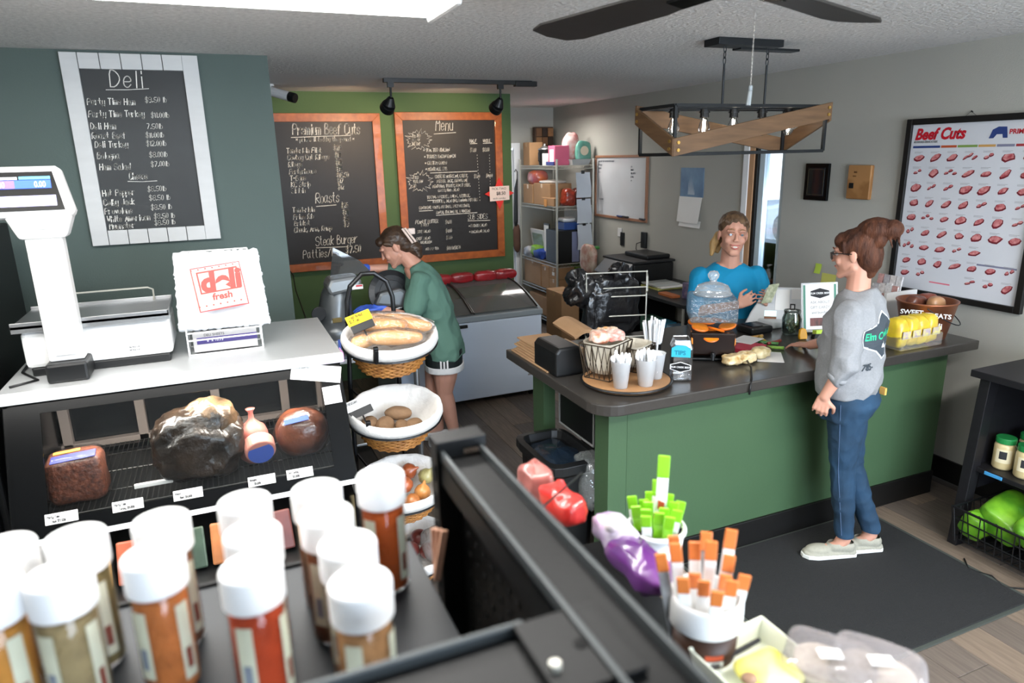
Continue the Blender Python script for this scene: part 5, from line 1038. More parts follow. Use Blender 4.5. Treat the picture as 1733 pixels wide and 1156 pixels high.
t = thing('sign_holder', 'upright white sign with green side bars and the shop emblem', 'sign', (3.16, 2.93, CT)); p0 = Vector((3.095, 2.96, CT)); p1 = Vector((3.285, 2.90, CT)); sax = (p1-p0).normalized(); sn = sax.cross(Vector(Zv)); say = (Vector(Zv)*.98-sn*.2).normalized(); sn = sax.cross(say); w, h = .225, .285; so = p0-sax*.01
MB().prism([(0, 0), (w, 0), (w, h), (0, h)], so, sax, say, sn, -.006).build('acrylic_panel', thin('acrylic', gloss=.1, body=.3), t); MB().prism([(0, 0), (w, 0), (w, .004), (0, .004)], so, sax, say, sn, .06).build('acrylic_foot', M_white, t)
sh = MB().prism([(.008, .012), (w-.008, .012), (w-.008, h-.008), (.008, h-.008)], so, sax, say, sn, .001).build('printed_sheet', M_paper, t)
for a, b in ((.010, .024), (w-.026, w-.012)): MB().prism([(a, .014), (b, .014), (b, h-.012), (a, h-.012)], so+sn*.001, sax, say, sn, .0008).build('green_bar', mat('sign_green', '#4f8270', .6), sh)
emblem(so+sax*w*.5+say*h*.78+sn*.0015, sax, say, .115, t, rim=None, fillm=M_ink)
for k, s_ in enumerate(('ASK ABOUT', 'GIFT CARDS', 'and bundles')): txt(s_, so+sax*w*.5+say*(h*.57-k*.03)+sn*.0025, sax, say, .022, M_grey, sh, align='CENTER')
MB().prism([(.05, .03), (w-.04, .03), (w-.04, .078), (.05, .078)], so+sn*.0015, sax, say, sn, .0008).build('meat_photo', mat('printed_meat_photo', '#8a4a45', .5, var=.7, vs=40, stretch=(1, 1, .2), col2='#38312e'), sh)
x, y = cxy(1357, 574); tag(MB().prism([(-.022, 0), (.022, 0), (.024, .02), (.018, .055), (0, .065), (-.018, .055), (-.024, .02)], (x, y, CT), sax, say, sn, .02).build('yellow_tag', mat('amber_plastic', '#e0a11a', .4, var=.15), None, bevel=.004), 'amber yellow tag shaped packet in front of the sign', 'packet')
x, y = cxy(1384, 573); t = thing('note_holder', 'small black holder with a lime green note', 'note holder', (x, y, CT)); MB().prism([(-.045, 0), (.045, 0), (.04, .03), (-.04, .03)], (x, y, CT), sax, Zv, sn, .04).build('holder', M_blk, t, bevel=.004); MB().prism([(-.032, .01), (.04, .01), (.038, .05), (-.03, .05)], (x, y, CT), sax, say, sn, .0415).build('lime_note', mat('note_lime', '#b5cf4e', .8), t)
t = thing('leaflet_rack', 'white leaflet rack packed with cards behind the customer', 'leaflet rack', (3.72, 2.95, CT))
for k in range(4):
    B('tier', M_white, t, (3.62+k*.03, 3.84, 2.86, 3.02, CT+k*.055, CT+k*.055+.01), (3.61+k*.03, 3.62+k*.03, 2.85, 3.03, CT+k*.055, CT+.06+k*.055), bevel=.002)
    for j in range(4): MB().box((3.64+k*.03, 2.87+j*.043, CT+.075+k*.055), (.012, .036, .09+.01*((j*k) % 3)), Euler((0, .15, 0)).to_matrix()).build('card_pack', mat('leaflet_%d' % ((j+k) % 4), ('#d8d2d0', '#b9b5b8', '#c99a94', '#e0dede')[(j+k) % 4], .6, var=.4, vs=50), t)
MB().b2(3.60, 3.86, 2.84, 2.86, CT, CT+.2).build('side_wall', M_white, t, bevel=.003)
# copper bucket of chips
bc = Vector((3.59, 2.575, CT)); t = thing('copper_bucket', 'large copper bucket lettered Sweet Treats Deli at the counter end', 'bucket', bc)
MB().lathe([(.105, 0), (.11, .005), (.15, .20), (.156, .205), (.156, .212), (.148, .212), (.108, .01), (.001, .008)], bc, 36).build('bucket', mat('copper_metal', '#a5694c', .35, metal=.75, var=.15, vs=5), t, smooth=True)
MB().tube([bc+Vector((.15*math.cos(a), .15*math.sin(a), .19-.10*math.sin((a-R(-150))/R(180)*math.pi)))*1.0+Vector((math.cos(R(-60))*.02, math.sin(R(-60))*.02, 0)) for a in [R(-150+180*k/14) for k in range(15)]], .003, 6).build('bail_handle', M_iron, t)
bn = Vector((-bc.x, -bc.y, 0)).normalized(); bax = Vector((-bn.y, bn.x, 0))
for w_, dx, dz, s_ in (('SWEET', -.12, .155, .035), ('TREATS', -.0, .145, .035), ('Deli', .01, .085, .045)): txt(w_, bc+bn*.158+bax*dx+Vector((0, 0, dz)), bax, Zv, s_, M_white, t, bold=.001)
for i, (dx, dy) in enumerate(((-.05, .03), (.05, .04), (0, -.05))): bag('chip_packet', ('brown', 'red brown', 'tan')[i]+' chip packet inside the copper bucket', bc+Vector((dx, dy, .18)), (.05, .03, .05), mat('chip_%d' % i, ('#5e3527', '#7d3a26', '#a57a55')[i], .4, coat=.3), nz=.01)
# tub of yellow bags
t = thing('snack_tub', 'clear tub of yellow snack bags beside the copper bucket', 'snack tub', (3.37, 2.50, CT)); B('tub_wall', thin('clear_tub', gloss=.12, body=.08), t, (3.20, 3.52, 2.405, 2.56, CT+.001, CT+.075), bevel=.01)
for i in range(4):
    b = blob('snack_bag', mat('yellow_snack_%d' % (i % 2), ('#e3cf22', '#d8c43a')[i % 2], .35, var=.35, vs=16, col2='#c9a43a', coat=.4), t, (3.245+i*.075, 2.48, CT+.088), (.04, .055, .075), nz=.006, fs=20); MB().prism([(-.028, -.045), (.028, -.045), (.028, -.005), (-.028, -.005)], (3.245+i*.075, 2.416, CT+.11), X, Zv, (0, -1, 0), .003).build('bag_print', mat('violet_print', '#9c88b0', .5, var=.7, vs=50, col2='#d8cf6a'), b)
# wire stand with black bags
rk = thing('bag_rack', 'chrome wire rack hung with black plastic carrier bags', 'rack', (2.05, 3.36, CT))
mb = MB(); A0 = Vector((1.88, 3.40, CT)); A1 = Vector((2.22, 3.30, CT)); u_ = (A1-A0)
for f in (.0, 1.0):
    a = A0+u_*f; mb.tube([a+Vector((0, 0, .0)), a+Vector((0, 0, .37)), a+Vector((0, 0, .39))], .0045, 8)
for z in (.004, .13, .245, .295, .385): mb.cyl(A0+Vector((0, 0, z)), A1+Vector((0, 0, z)), .004, n=8)
for f in (0, 1): a = A0+u_*f; mb.tube([a+Vector((0, 0, .38)), a+Vector((-.02, -.04, .36)), a+Vector((-.02, -.04, .28)), a+Vector((0, 0, .26))], .0035, 6); mb.cyl(a+Vector((0, 0, .004)), a+Vector((-.02, -.06, .004)), .004, n=6)
mb.build('wire_frame', M_chrome, rk)
M_bb = mat('black_bag_film', '#141416', .28, var=.3, vs=10, bump=.9, bs=18, coat=.3)
bg = thing('carrier_bags', 'bundle of crumpled black plastic bags on the wire rack', 'bags', (2.02, 3.42, CT))
blob('film_bundle', M_bb, bg, (2.05, 3.405, CT+.165), (.16, .035, .165), nz=.03, fs=14, p=.45, n=90, mm=56); blob('bag_handles', M_bb, bg, (1.845, 3.42, CT+.30), (.06, .04, .08), nz=.035, fs=20, p=.8, n=56, mm=34); blob('knotted_top', M_bb, bg, (2.10, 3.40, CT+.36), (.04, .03, .045), nz=.028, fs=28, p=.8, n=44, mm=30)
# ------------------------------------------------------------------ waste bin under the counter
t = thing('waste_bin', 'black waste bin with a clear liner and its lid folded open', 'bin', (1.44, 2.95, 0))
bx = lambda s, z, o=0: [(1.44+sx*(.145*s+o), 2.90+sy*(.235*s+o), z) for sx, sy in ((-1, -1), (-.9, -1.0), (.9, -1.0), (1, -1), (1, 1), (-1, 1))]
def rect_loft(levels, name, m, par, **k):
    mb = MB(); n = 16
    for hw, hd, z in levels:
        for j in range(n):
            q = 2*math.pi*(j+.5)/n; f = lambda w: math.copysign(abs(w)**.35, w); mb.v.append(Vector((1.44+hw*f(math.cos(q)), 2.90+hd*f(math.sin(q)), z)))
    for i in range(len(levels)-1):
        for j in range(n): mb.f.append((i*n+j, i*n+(j+1) % n, (i+1)*n+(j+1) % n, (i+1)*n+j))
    mb.f.append(tuple(range(n))[::-1]); mb.f.append(tuple((len(levels)-1)*n+j for j in range(n))); return mb.build(name, m, par, **k)
rect_loft([(.11, .19, 0), (.125, .215, .5), (.15, .24, .52), (.15, .24, .565), (.12, .20, .57), (.11, .19, .53), (.09, .17, .15)], 'bin_body', M_blk, t, bevel=.003)
blob('bin_bag', mat('dark_blue_bin_film', '#1d2a38', .2, var=.5, vs=12, bump=.6, bs=15, coat=.5), t, (1.44, 2.90, .49), (.108, .185, .05), nz=.02, fs=16)
blob('bag_overhang', thin('clear_bag_film', gloss=.14, rough=.1, body=.22, bodycol='#a9b0b0', bump=.7, bs=30), t, (1.54, 2.72, .44), (.07, .09, .12), nz=.02, fs=18)
MB().prism([(-.19, -.11), (.19, -.11), (.19, .09), (.16, .12), (-.16, .12), (-.19, .09)], (1.615, 3.02, .67), (0, 1, -.02), Zv, X, .02).build('lid', M_blk, t, bevel=.006)
MB().tube([(1.613, 3.02+a, .67+b) for a, b in ((-.19, -.11), (.19, -.11), (.19, .09), (.16, .12), (-.16, .12), (-.19, .09))], .006, 6, closed=True).build('lid_rim', mat('grey_rim', '#8b8d8d', .4), t)

# ------------------------------------------------------------------ stand of wicker baskets
st = thing('basket_stand', 'black metal stand carrying four tilted wicker baskets', 'stand', (.66, 3.2, 0))
M_stand = mat('black_powder_coat', '#111214', .35, var=.1, vs=8)
MB().tube([(.50, 3.36, .0), (.51, 3.36, .9), (.53, 3.36, 1.33), (.55, 3.36, 1.40), (.61, 3.36, 1.455), (.67, 3.36, 1.455), (.73, 3.36, 1.41), (.755, 3.36, 1.33), (.76, 3.36, 1.0), (.765, 3.36, .0)], .012, 10).build('arched_post', M_stand, st)
MB().tube([(.42, 2.95, .012), (.45, 3.45, .012), (.82, 3.45, .012), (.85, 2.95, .012)], .012, 8, closed=True).build('foot_frame', M_stand, st)
M_wick = mat('honey_wicker', '#b9803f', .55, var=.4, vs=30, bump=.3, bs=90, coat=.15, col2='#8f5a26')
M_lin = mat('white_liner_cloth', '#dcdad6', .85, var=.06, vs=12, bump=.35, bs=70)
TL = Matrix.Rotation(R(17), 3, 'X')
def wicker(c, label, liner=True, rx=.215, ry=.175, h=.165):
    t = thing('wicker_basket', label, 'basket', c, 'tiered wicker baskets'); c = Vector(c); T = lambda p: c+TL @ Vector(p)
    mb = MB(); rows = 13; n = 44
    for r_ in range(rows):
        f = r_/(rows-1); z = -h+h*f*.93; s = .66+.30*f**.8; pts = []
        for j in range(n): a = 2*math.pi*j/n; o = .0045*math.cos(j*math.pi+r_*math.pi)*1.0; pts.append(T(((rx*s+o)*math.cos(a), (ry*s+o)*math.sin(a), z)))
        mb.tube(pts, .0062, 5, closed=True)
    w = mb.build('woven_wall', M_wick, t, smooth=True); w['kind'] = 'stuff'
    mb = MB()
    for j in range(22):
        a = 2*math.pi*j/22; mb.tube([T((rx*(.66+.30*(k/4)**.8)*math.cos(a), ry*(.66+.30*(k/4)**.8)*math.sin(a), -h+h*.93*k/4)) for k in range(5)], .0035, 5)
    mb.build('stakes', mat('dark_wicker', '#8a5a2a', .6, var=.3, vs=30), t)
    MB().lathe([(.001, 0), (.67, 0), (.67, .006), (.001, .006)], c+TL @ Vector((0, 0, -h-.003)), 36, TL @ Matrix.Diagonal(Vector((rx, ry, 1)))).build('woven_base', M_wick, t)
    MB().tube([T((rx*.99*math.cos(a), ry*.99*math.sin(a), -.012)) for a in [2*math.pi*k/44 for k in range(44)]], .009, 8, closed=True).build('rim_band', M_wick, t, smooth=True)
    if liner:
        mb = MB(); N_ = 60
        prof = [(.985, -.045), (1.03, -.04), (1.055, -.022), (1.04, .008), (.99, .018), (.92, .006), (.84, -.03), (.64, -.12), (.3, -.13), (.001, -.13)]
        k0 = 0
        for s, z in prof:
            for j in range(N_): a = 2*math.pi*j/N_; wv = .005*noise.noise(Vector((math.cos(a)*4, math.sin(a)*4, s*2)))+.004*math.sin(a*19)*(s < .95); mb.v.append(T(((rx*s+wv)*math.cos(a), (ry*s+wv)*math.sin(a), z+wv*.6)))
        for i in range(len(prof)-1):
            for j in range(N_): mb.f.append((i*N_+j, i*N_+(j+1) % N_, (i+1)*N_+(j+1) % N_, (i+1)*N_+j))
        mb.build('cloth_liner', M_lin, t, smooth=True)
    return t, T
def ring_(c, rx=.222, ry=.182):
    c = Vector(c); T = lambda p: c+TL @ Vector(p)
    MB().tube([T((rx*math.cos(a), ry*math.sin(a), -.045)) for a in [2*math.pi*k/40 for k in range(40)]], .005, 6, closed=True).tube([T((-.12, ry*.85, -.045)), (.515 if c.x < .7 else .52, 3.36, c.z+.02)], .006, 6).build('support_ring', M_stand, st)
BC = [(.675, 3.10, 1.205), (.665, 3.05, .855), (.665, 3.00, .50), (.675, 2.97, .17)]
for c in BC: ring_(c)
# bread
tb, T = wicker(BC[0], 'top wicker basket lined in white and full of bread loaves')
M_bread = mat('baked_crust', '#cf8a48', .6, var=.35, vs=9, bump=.2, bs=40, col2='#e6b67c')
M_bagc = thin('bread_bag_film', gloss=.10, rough=.15, bump=.8, bs=55, body=.03, fm=.5)
for i, (x, y, z, a, ln) in enumerate(((-.04, .115, .014, -.30, .115), (.035, .075, .026, -.38, .120), (.085, .015, .030, -.45, .115), (-.045, .020, .040, -.34, .115), (-.0, -.072, .022, -.26, .130), (-.135, -.035, .0, .2, .055))):
    t = thing('bread_loaf', ('golden sub loaf at the back left of the bread basket', 'golden sub loaf second from the back of the bread basket', 'bagged sub loaf at the right of the bread basket', 'floury sub loaf on top in the middle of the bread basket', 'golden sub loaf nearest the front rim of the bread basket', 'short round roll under the yellow price card')[i], 'bread', T((x, y, z)), 'loaves in the top basket')
    M3 = TL @ Matrix.Rotation(a, 3, 'Z') @ Euler((0, -.05, 0)).to_matrix()
    blob('loaf', M_bread, t, T((x, y, z)), (ln, .031, .030), nz=.003, fs=20, p=.8, M=M3, n=26, mm=14)
    blob('plastic_bag', M_bagc, t, T((x, y, z+.002)), (ln*1.07, .035, .034), nz=.010, fs=26, p=.75, M=M3, n=30, mm=16)
def pricecard(base, label, txts, col):
    t = thing('price_card', label, 'price card', base); ax_ = Vector((.95, .10, .25)).normalized(); n_ = Vector((.05, -.85, .5)).normalized(); ay_ = n_.cross(ax_).normalized()
    if ay_.z < 0: ay_ = -ay_
    b = Vector(base)
    MB().prism([(-.052, -.035), (.052, -.035), (.052, .0), (-.052, .0)], b, ax_, ay_, n_, .01).build('black_clip_board', M_blk, t)
    if col: MB().prism([(-.06, .0), (.055, .0), (.055, .048), (-.06, .048)], b+n_*.011, ax_, ay_, n_, .0015).build('card', col, t)
    hb = MB()
    for k, s in enumerate(txts): hand(hb, s, b+ax_*-.05+ay_*(.030-k*.018)+n_*.0135, ax_, ay_, .014, .0018, slant=0)
    hb.build('writing', M_ink if col is not None else M_paper, t); MB().cyl(b+ay_*-.035, b+ay_*-.09-n_*.01, .004, n=6).build('clip_stem', M_blk, t)
pricecard(T((-.135, .0, .075)), 'yellow price card reading Fresh Bread over a black slate clip', ('Fresh Bread', '$1.25 ea'), mat('yellow_card', '#e8c81e', .7))
MB().box(T((-.105, -.16, .0)), (.022, .02, .075), TL).cyl(T((-.105, -.175, .03)), T((-.105, -.175, -.04)), .009, n=8).build('clamp', M_stand, tb, bevel=.003)
# potatoes
tb, T = wicker(BC[1], 'second wicker basket holding a few brown potatoes')
MB().box(T((-.155, -.11, .0)), (.022, .02, .07), TL).build('clamp', M_stand, tb, bevel=.003)
for i, (x, y, z, a, r) in enumerate(((-.125, -.0, -.065, .3, (.04, .033, .03)), (-.06, -.03, -.07, .9, (.05, .04, .035)), (.02, .03, -.055, -.3, (.062, .033, .03)), (.02, -.045, -.085, 1.4, (.045, .032, .03)), (.075, -.05, -.08, .6, (.045, .033, .03)), (-.02, -.09, -.085, .1, (.04, .03, .028)))):
    o = blob('potato', mat('potato_skin', '#8c6d50', .8, var=.3, vs=14, bump=.3, bs=60), None, T((x, y, z)), r, nz=.004, fs=18, p=.95, M=TL @ Matrix.Rotation(a, 3, 'Z'), n=20, mm=12)
    tag(o, ('potato at the left end of the second basket', 'large potato left of the middle of the second basket', 'long dark potato lying at the back of the second basket', 'potato standing in the middle of the second basket', 'potato at the right of the second basket', 'small potato nearest the front rim of the second basket')[i], 'potato', 'potatoes in the second basket')
pricecard(T((-.17, .0, .03)), 'small black price clip with a white note in the potato basket', ('Potatoes',), mat('white_paper', '#e6e5e2'))
# onions
tb, T = wicker(BC[2], 'third wicker basket with onions, half hidden by the spice jar')
for i, (x, y, z, c) in enumerate(((.01, .0, -.03, '#b5613a'), (.08, -.06, -.04, '#c98a4a'), (.12, .02, -.02, '#a9a06a'), (.05, .08, -.02, '#a3532f'), (.02, -.10, -.05, '#c07a45'))):
    t = thing('onion', ('reddish onion in the middle of the third basket', 'golden onion at the front right of the third basket', 'greenish yellow onion in a bag at the right of the third basket', 'rust coloured onion at the back of the third basket', 'amber onion nearest the front rim of the third basket')[i], 'onion', T((x, y, z)), 'onions in the third basket')
    MB().lathe([(.004, -.038), (.02, -.034), (.038, -.012), (.04, .008), (.028, .028), (.010, .04), (.005, .056), (.001, .058)], T((x, y, z)), 18, TL @ Euler((.4*(i-2), .3*i, 0)).to_matrix()).build('bulb', mat('onion_%d' % i, c, .35, var=.3, vs=10, stretch=(6, 6, 1), coat=.3), t, smooth=True)
    MB().cyl(T((x, y, z-.036)), T((x, y, z-.044)), .008, .003, n=8).build('root', mat('onion_root', '#b9a98a', .9), t)
tb, T = wicker(BC[3], 'lowest wicker basket with red onions in a mesh bag')
for i, (x, y) in enumerate(((.0, .0), (.08, -.03), (.06, .07))):
    o = blob('red_onion', mat('red_onion_skin', '#7e3b34', .35, var=.4, vs=9, coat=.3), None, T((x, y, -.04)), (.042, .042, .036), nz=.002, p=1, M=TL); tag(o, ('red onion in the middle of the lowest basket', 'red onion at the right of the lowest basket', 'red onion at the back of the lowest basket')[i], 'onion', 'red onions in the lowest basket')
bag('grey_film_bag', 'crumpled grey plastic bag at the rim of the lowest basket', T((.12, -.05, .02)), (.06, .06, .06), thin('grey_bag_film', gloss=.1, rough=.2, body=.45, bodycol='#8d8783', bump=.5), nz=.02)

# ------------------------------------------------------------------ mat, bookcase
M_mat = mat('charcoal_entrance_mat', '#202122', .95, var=.15, vs=90, bump=.6, bs=160)
t = thing('floor_mat', 'charcoal ribbed entrance mat with a dark rubber edge under the customer', 'mat', (2.55, 2.02, .001))
MB().b2(1.93, 3.17, 1.585, 2.47, .001, .009).build('carpet', M_mat, t, bevel=.003)
B('rubber_edge', mat('dark_green_rubber', '#3b403c', .7), t, (1.91, 3.19, 1.565, 1.585, .001, .006), (1.91, 3.19, 2.47, 2.482, .001, .006), (1.91, 1.93, 1.565, 2.482, .001, .006), (3.17, 3.19, 1.565, 2.482, .001, .006))
t = thing('bookcase', 'black slanted bookcase by the right wall with jars and a wire basket', 'bookcase', (3.65, 1.6, 0))
M_bc = mat('black_stained_wood', '#18171a', .45, var=.25, vs=5, stretch=(1, 1, 8))
B('top_board', M_bc, t, (3.31, 3.94, 1.0, 2.10, .90, .935), bevel=.003)
for y in (2.03, 1.0):
    MB().prism([(3.30, 0), (3.36, 0), (3.43, .90), (3.36, .90)], (0, y, 0), X, Zv, (0, 1, 0), .05).build('slanted_leg', M_bc, t, bevel=.003)
    MB().b2(3.88, 3.94, y, y+.05, 0, .90).build('rear_leg', M_bc, t, bevel=.003)
    MB().b2(3.42, 3.90, y+.015, y+.035, .30, .90).build('side_board', M_bc, t)
for z in (.41, .045): B('shelf', M_bc, t, (3.36 if z > .2 else 3.33, 3.94, 1.0, 2.07, z, z+.025), bevel=.002)
B('back_board', M_bc, t, (3.92, 3.935, 1.03, 2.06, .1, .9))
B('blue_price_strip', mat('blue_strip', '#3f8fc4', .5), t, (3.352, 3.359, 1.90, 1.985, .415, .432))
for i, (x, y) in enumerate(((3.46, 1.97), (3.45, 1.86), (3.60, 1.94), (3.58, 1.82))):
    t = thing('spread_jar', ('cream jar with a green lid at the left front of the bookcase shelf', 'cream jar with a green lid at the right front of the bookcase shelf', 'cream jar behind the left one on the bookcase shelf', 'cream jar behind the right one on the bookcase shelf')[i], 'jar', (x, y, .436), 'green lidded jars on the bookcase')
    MB().lathe([(.04, 0), (.046, .01), (.046, .12), (.04, .135)], (x, y, .436), 22).build('jar_body', mat('cream_spread', '#cdbb8c', .35, var=.1, coat=.4), t, smooth=True)
    MB().cyl((x, y, .571), (x, y, .60), .044, n=26).build('lid', mat('green_lid', '#1f7d3f', .4), t, bevel=.003)
    n_ = Vector((-x, -y, 0)).normalized(); q_ = math.atan2(n_.y, n_.x)
    mb = MB(); mb.grid(lambda u, v: (x+.0468*math.cos(q_+(u-.5)*1.5), y+.0468*math.sin(q_+(u-.5)*1.5), .475+.07*v), 8, 2); l_ = mb.build('label', mat('beige_label', '#d9cfae', .6), t)
    mb = MB(); mb.grid(lambda u, v: (x+.0472*math.cos(q_+(u-.6)*.7), y+.0472*math.sin(q_+(u-.6)*.7), .495+.04*v), 5, 2); mb.build('dark_emblem', M_ink, l_)
t = thing('seasoning_display', 'red and green carton display of seasoning sticks on the bookcase', 'display box', (3.50, 1.76, .936)); 
B('red_side', mat('red_carton', '#c2212d', .5, var=.08), t, (3.43, 3.59, 1.80, 1.81, .936, 1.06)); B('carton', mat('lime_carton', '#9fb84a', .5, var=.3, vs=20, col2='#c9b9a0'), t, (3.425, 3.59, 1.60, 1.80, .936, 1.05), bevel=.003)
txt('JL', (3.424, 1.79, .975), (0, -1, 0), Zv, .04, M_ink, t)
for k in range(8): MB().box((3.46+.05*(k % 2), 1.785-k*.024, 1.09+.008*(k % 3)), (.008, .018, .12), Euler((.1*(k % 3-1), .08, 0)).to_matrix()).build('seasoning_stick', mat('stick_%d' % (k % 3), ('#b53a3f', '#e0dcd8', '#7aa05a')[k % 3], .4, var=.3, vs=40), t)
t = thing('wire_basket', 'black wire basket of lime green bags on the bookcase floor', 'basket', (3.45, 1.75, .07))
mb = MB(); x0, x1, y0, y1 = 3.22, 3.62, 1.45, 2.02
for z, e in ((.075, .03), (.13, .02), (.19, .01), (.25, 0)): mb.tube([(x0+e, y0+e, z), (x1-e, y0+e, z), (x1-e, y1-e, z), (x0+e, y1-e, z)], .004 if z < .25 else .007, 6, closed=True)
for k in range(15): f = k/14; y = y0+(y1-y0)*f; mb.tube([(x0+.03, y, .075), (x0, y+.012*(-1)**k, .25), (x0+.006, y, .255)], .003, 5).cyl((x0+.03, y, .075), (x1-.03, y, .075), .003, n=5)
for k in range(9): f = k/8; x = x0+(x1-x0)*f; mb.cyl((x, y1-.03, .075), (x, y1, .25), .003, n=5).cyl((x, y0+.03, .075), (x, y0, .25), .003, n=5)
mb.build('wire_frame', M_stand, t)
for i, (x, y, z, a, s) in enumerate(((3.42, 1.86, .22, .35, (.13, .10, .07)), (3.40, 1.66, .25, .55, (.15, .12, .05)), (3.30, 1.95, .17, .2, (.05, .05, .06)), (3.5, 1.6, .17, .1, (.1, .12, .06)))):
    o = blob('lime_bag', mat('lime_bag_film', '#7fb52a', .4, var=.3, vs=8, coat=.2, col2='#3f7d1c'), None, (x, y, z), s, nz=.014, fs=12, p=.5, M=Euler((a, -a*.6, 0)).to_matrix()); tag(o, ('lime green bag standing at the back of the floor basket', 'large flat lime green bag on top of the floor basket', 'small lime green bag at the far corner of the floor basket', 'lime green bag under the others in the floor basket')[i], 'bag', 'lime bags in the floor basket')
t = thing('hanging_display', 'black framed item hanging on the wall above the bookcase', 'frame', (3.93, 1.83, .95)); B('frame', M_black, t, (3.925, 3.949, 1.62, 1.90, 1.0, 1.22), bevel=.003)
tag(MB().tube([(3.22, 1.93, .006), (3.15, 1.86, .006), (3.20, 1.78, .006), (3.16, 1.70, .006), (3.28, 1.62, .006), (3.34, 1.5, .006)], .004, 6).build('power_cable', M_blk, None, smooth=True), 'thin dark cable lying on the floor before the bookcase', 'cable')

# ------------------------------------------------------------------ black gondola in the foreground
gd = thing('display_gondola', 'black metal display gondola filling the foreground', 'display rack', (.1, .6, 0))
M_gm = mat('black_gondola_metal', '#0b0c0d', .42, spec=.22, var=.2, vs=8, bump=.05, bs=200)
M_gs = mat('grey_gondola_shelf', '#24282c', .42, var=.15, vs=6, spec=.35)
SZ = 1.45
B('spice_shelf', M_gs, gd, (-1.0, .205, .50, .905, SZ-.02, SZ), bevel=.002)
B('shelf_front_lip', M_gm, gd, (-1.0, .205, .905, .912, SZ-.035, SZ+.004), bevel=.001)
XA, XB = .238, .300; ZR = 1.615
B('upright_post', M_gm, gd, (XA-.005, XA+.035, .835, .868, 0, ZR), bevel=.002)
slots = MB()
for k in range(24): slots.b2(XA-.0065, XA-.004, .846, .857, .6+k*.042, .622+k*.042)
slots.build('post_slots', mat('slot_black', '#030303', .9), gd)
B('post_cap', M_gm, gd, (XA-.005, XB+.006, .835, .875, ZR-.004, ZR+.012), bevel=.002)
# long channel rail running towards the viewer
B('channel_rail', M_gm, gd, (XA, XB, .05, .84, ZR-.05, ZR-.012), bevel=.001)
B('rail_ridge', mat('grey_metal_edge', '#3a3f41', .4, metal=.3), gd, (XA, XA+.006, .05, .84, ZR-.02, ZR), bevel=.0015)  # ridges in a lighter grey than the black rail
B('rail_ridge', mat('grey_metal_edge', '#3a3f41', .4, metal=.3), gd, (XB-.006, XB, .05, .84, ZR-.02, ZR), bevel=.0015)
# cross rail along the near side and corner plate
B('cross_rail', M_gm, gd, (-1.0, .20, .385, .475, ZR-.05, ZR-.014), bevel=.002)
B('cross_ridge', mat('grey_metal_edge', '#3a3f41', .4, metal=.3), gd, (-1.0, .20, .468, .474, ZR-.02, ZR-.004), bevel=.0015)
B('corner_plate', M_gm, gd, (.19, XA+.03, .38, .47, ZR-.012, ZR-.004), bevel=.001)
MB().cyl((.232, .425, ZR-.004), (.232, .425, ZR-.003), .006, n=14).build('screw_hole', mat('slot_black', '#030303', .9), gd)
MB().cyl((.200, .408, ZR-.005), (.200, .408, ZR+.002), .005, n=12).build('bolt', M_chrome, gd, bevel=.001)
# perforated back panel below the rail
B('back_panel', M_gm, gd, (XA+.026, XA+.032, .06, .835, .2, ZR-.05))
hl = MB()
for i in range(26):
    for j in range(26): c = (XA+.0255, .10+i*.028, .75+j*.030); hl.cyl(c, (c[0]-.0012, c[1], c[2]), .0042, n=6)
h_ = hl.build('peg_holes', mat('slot_black', '#030303', .9), gd); h_['kind'] = 'stuff'
MB().prism([(.50, 1.30), (.80, 1.34), (.80, 1.37), (.50, 1.35)], (.222, 0, 0), (0, 1, 0), Zv, X, .012).build('shelf_bracket', M_gm, gd)
B('lower_tray', M_gm, gd, (-1.0, .22, .42, .83, 1.08, 1.10), bevel=.002)
B('wall_side_shelf', M_gm, gd, (XB, .66, .25, 1.12, 1.20, 1.215), bevel=.002)
B('base', M_gm, gd, (-1.0, .64, .25, .84, 0, .16), bevel=.004)
B('near_post', M_gm, gd, (.22, .262, .20, .24, 0, ZR-.05), (-.98, -.94, .39, .43, 0, ZR-.05), (-.98, -.94, .86, .90, 0, SZ-.02), bevel=.002)
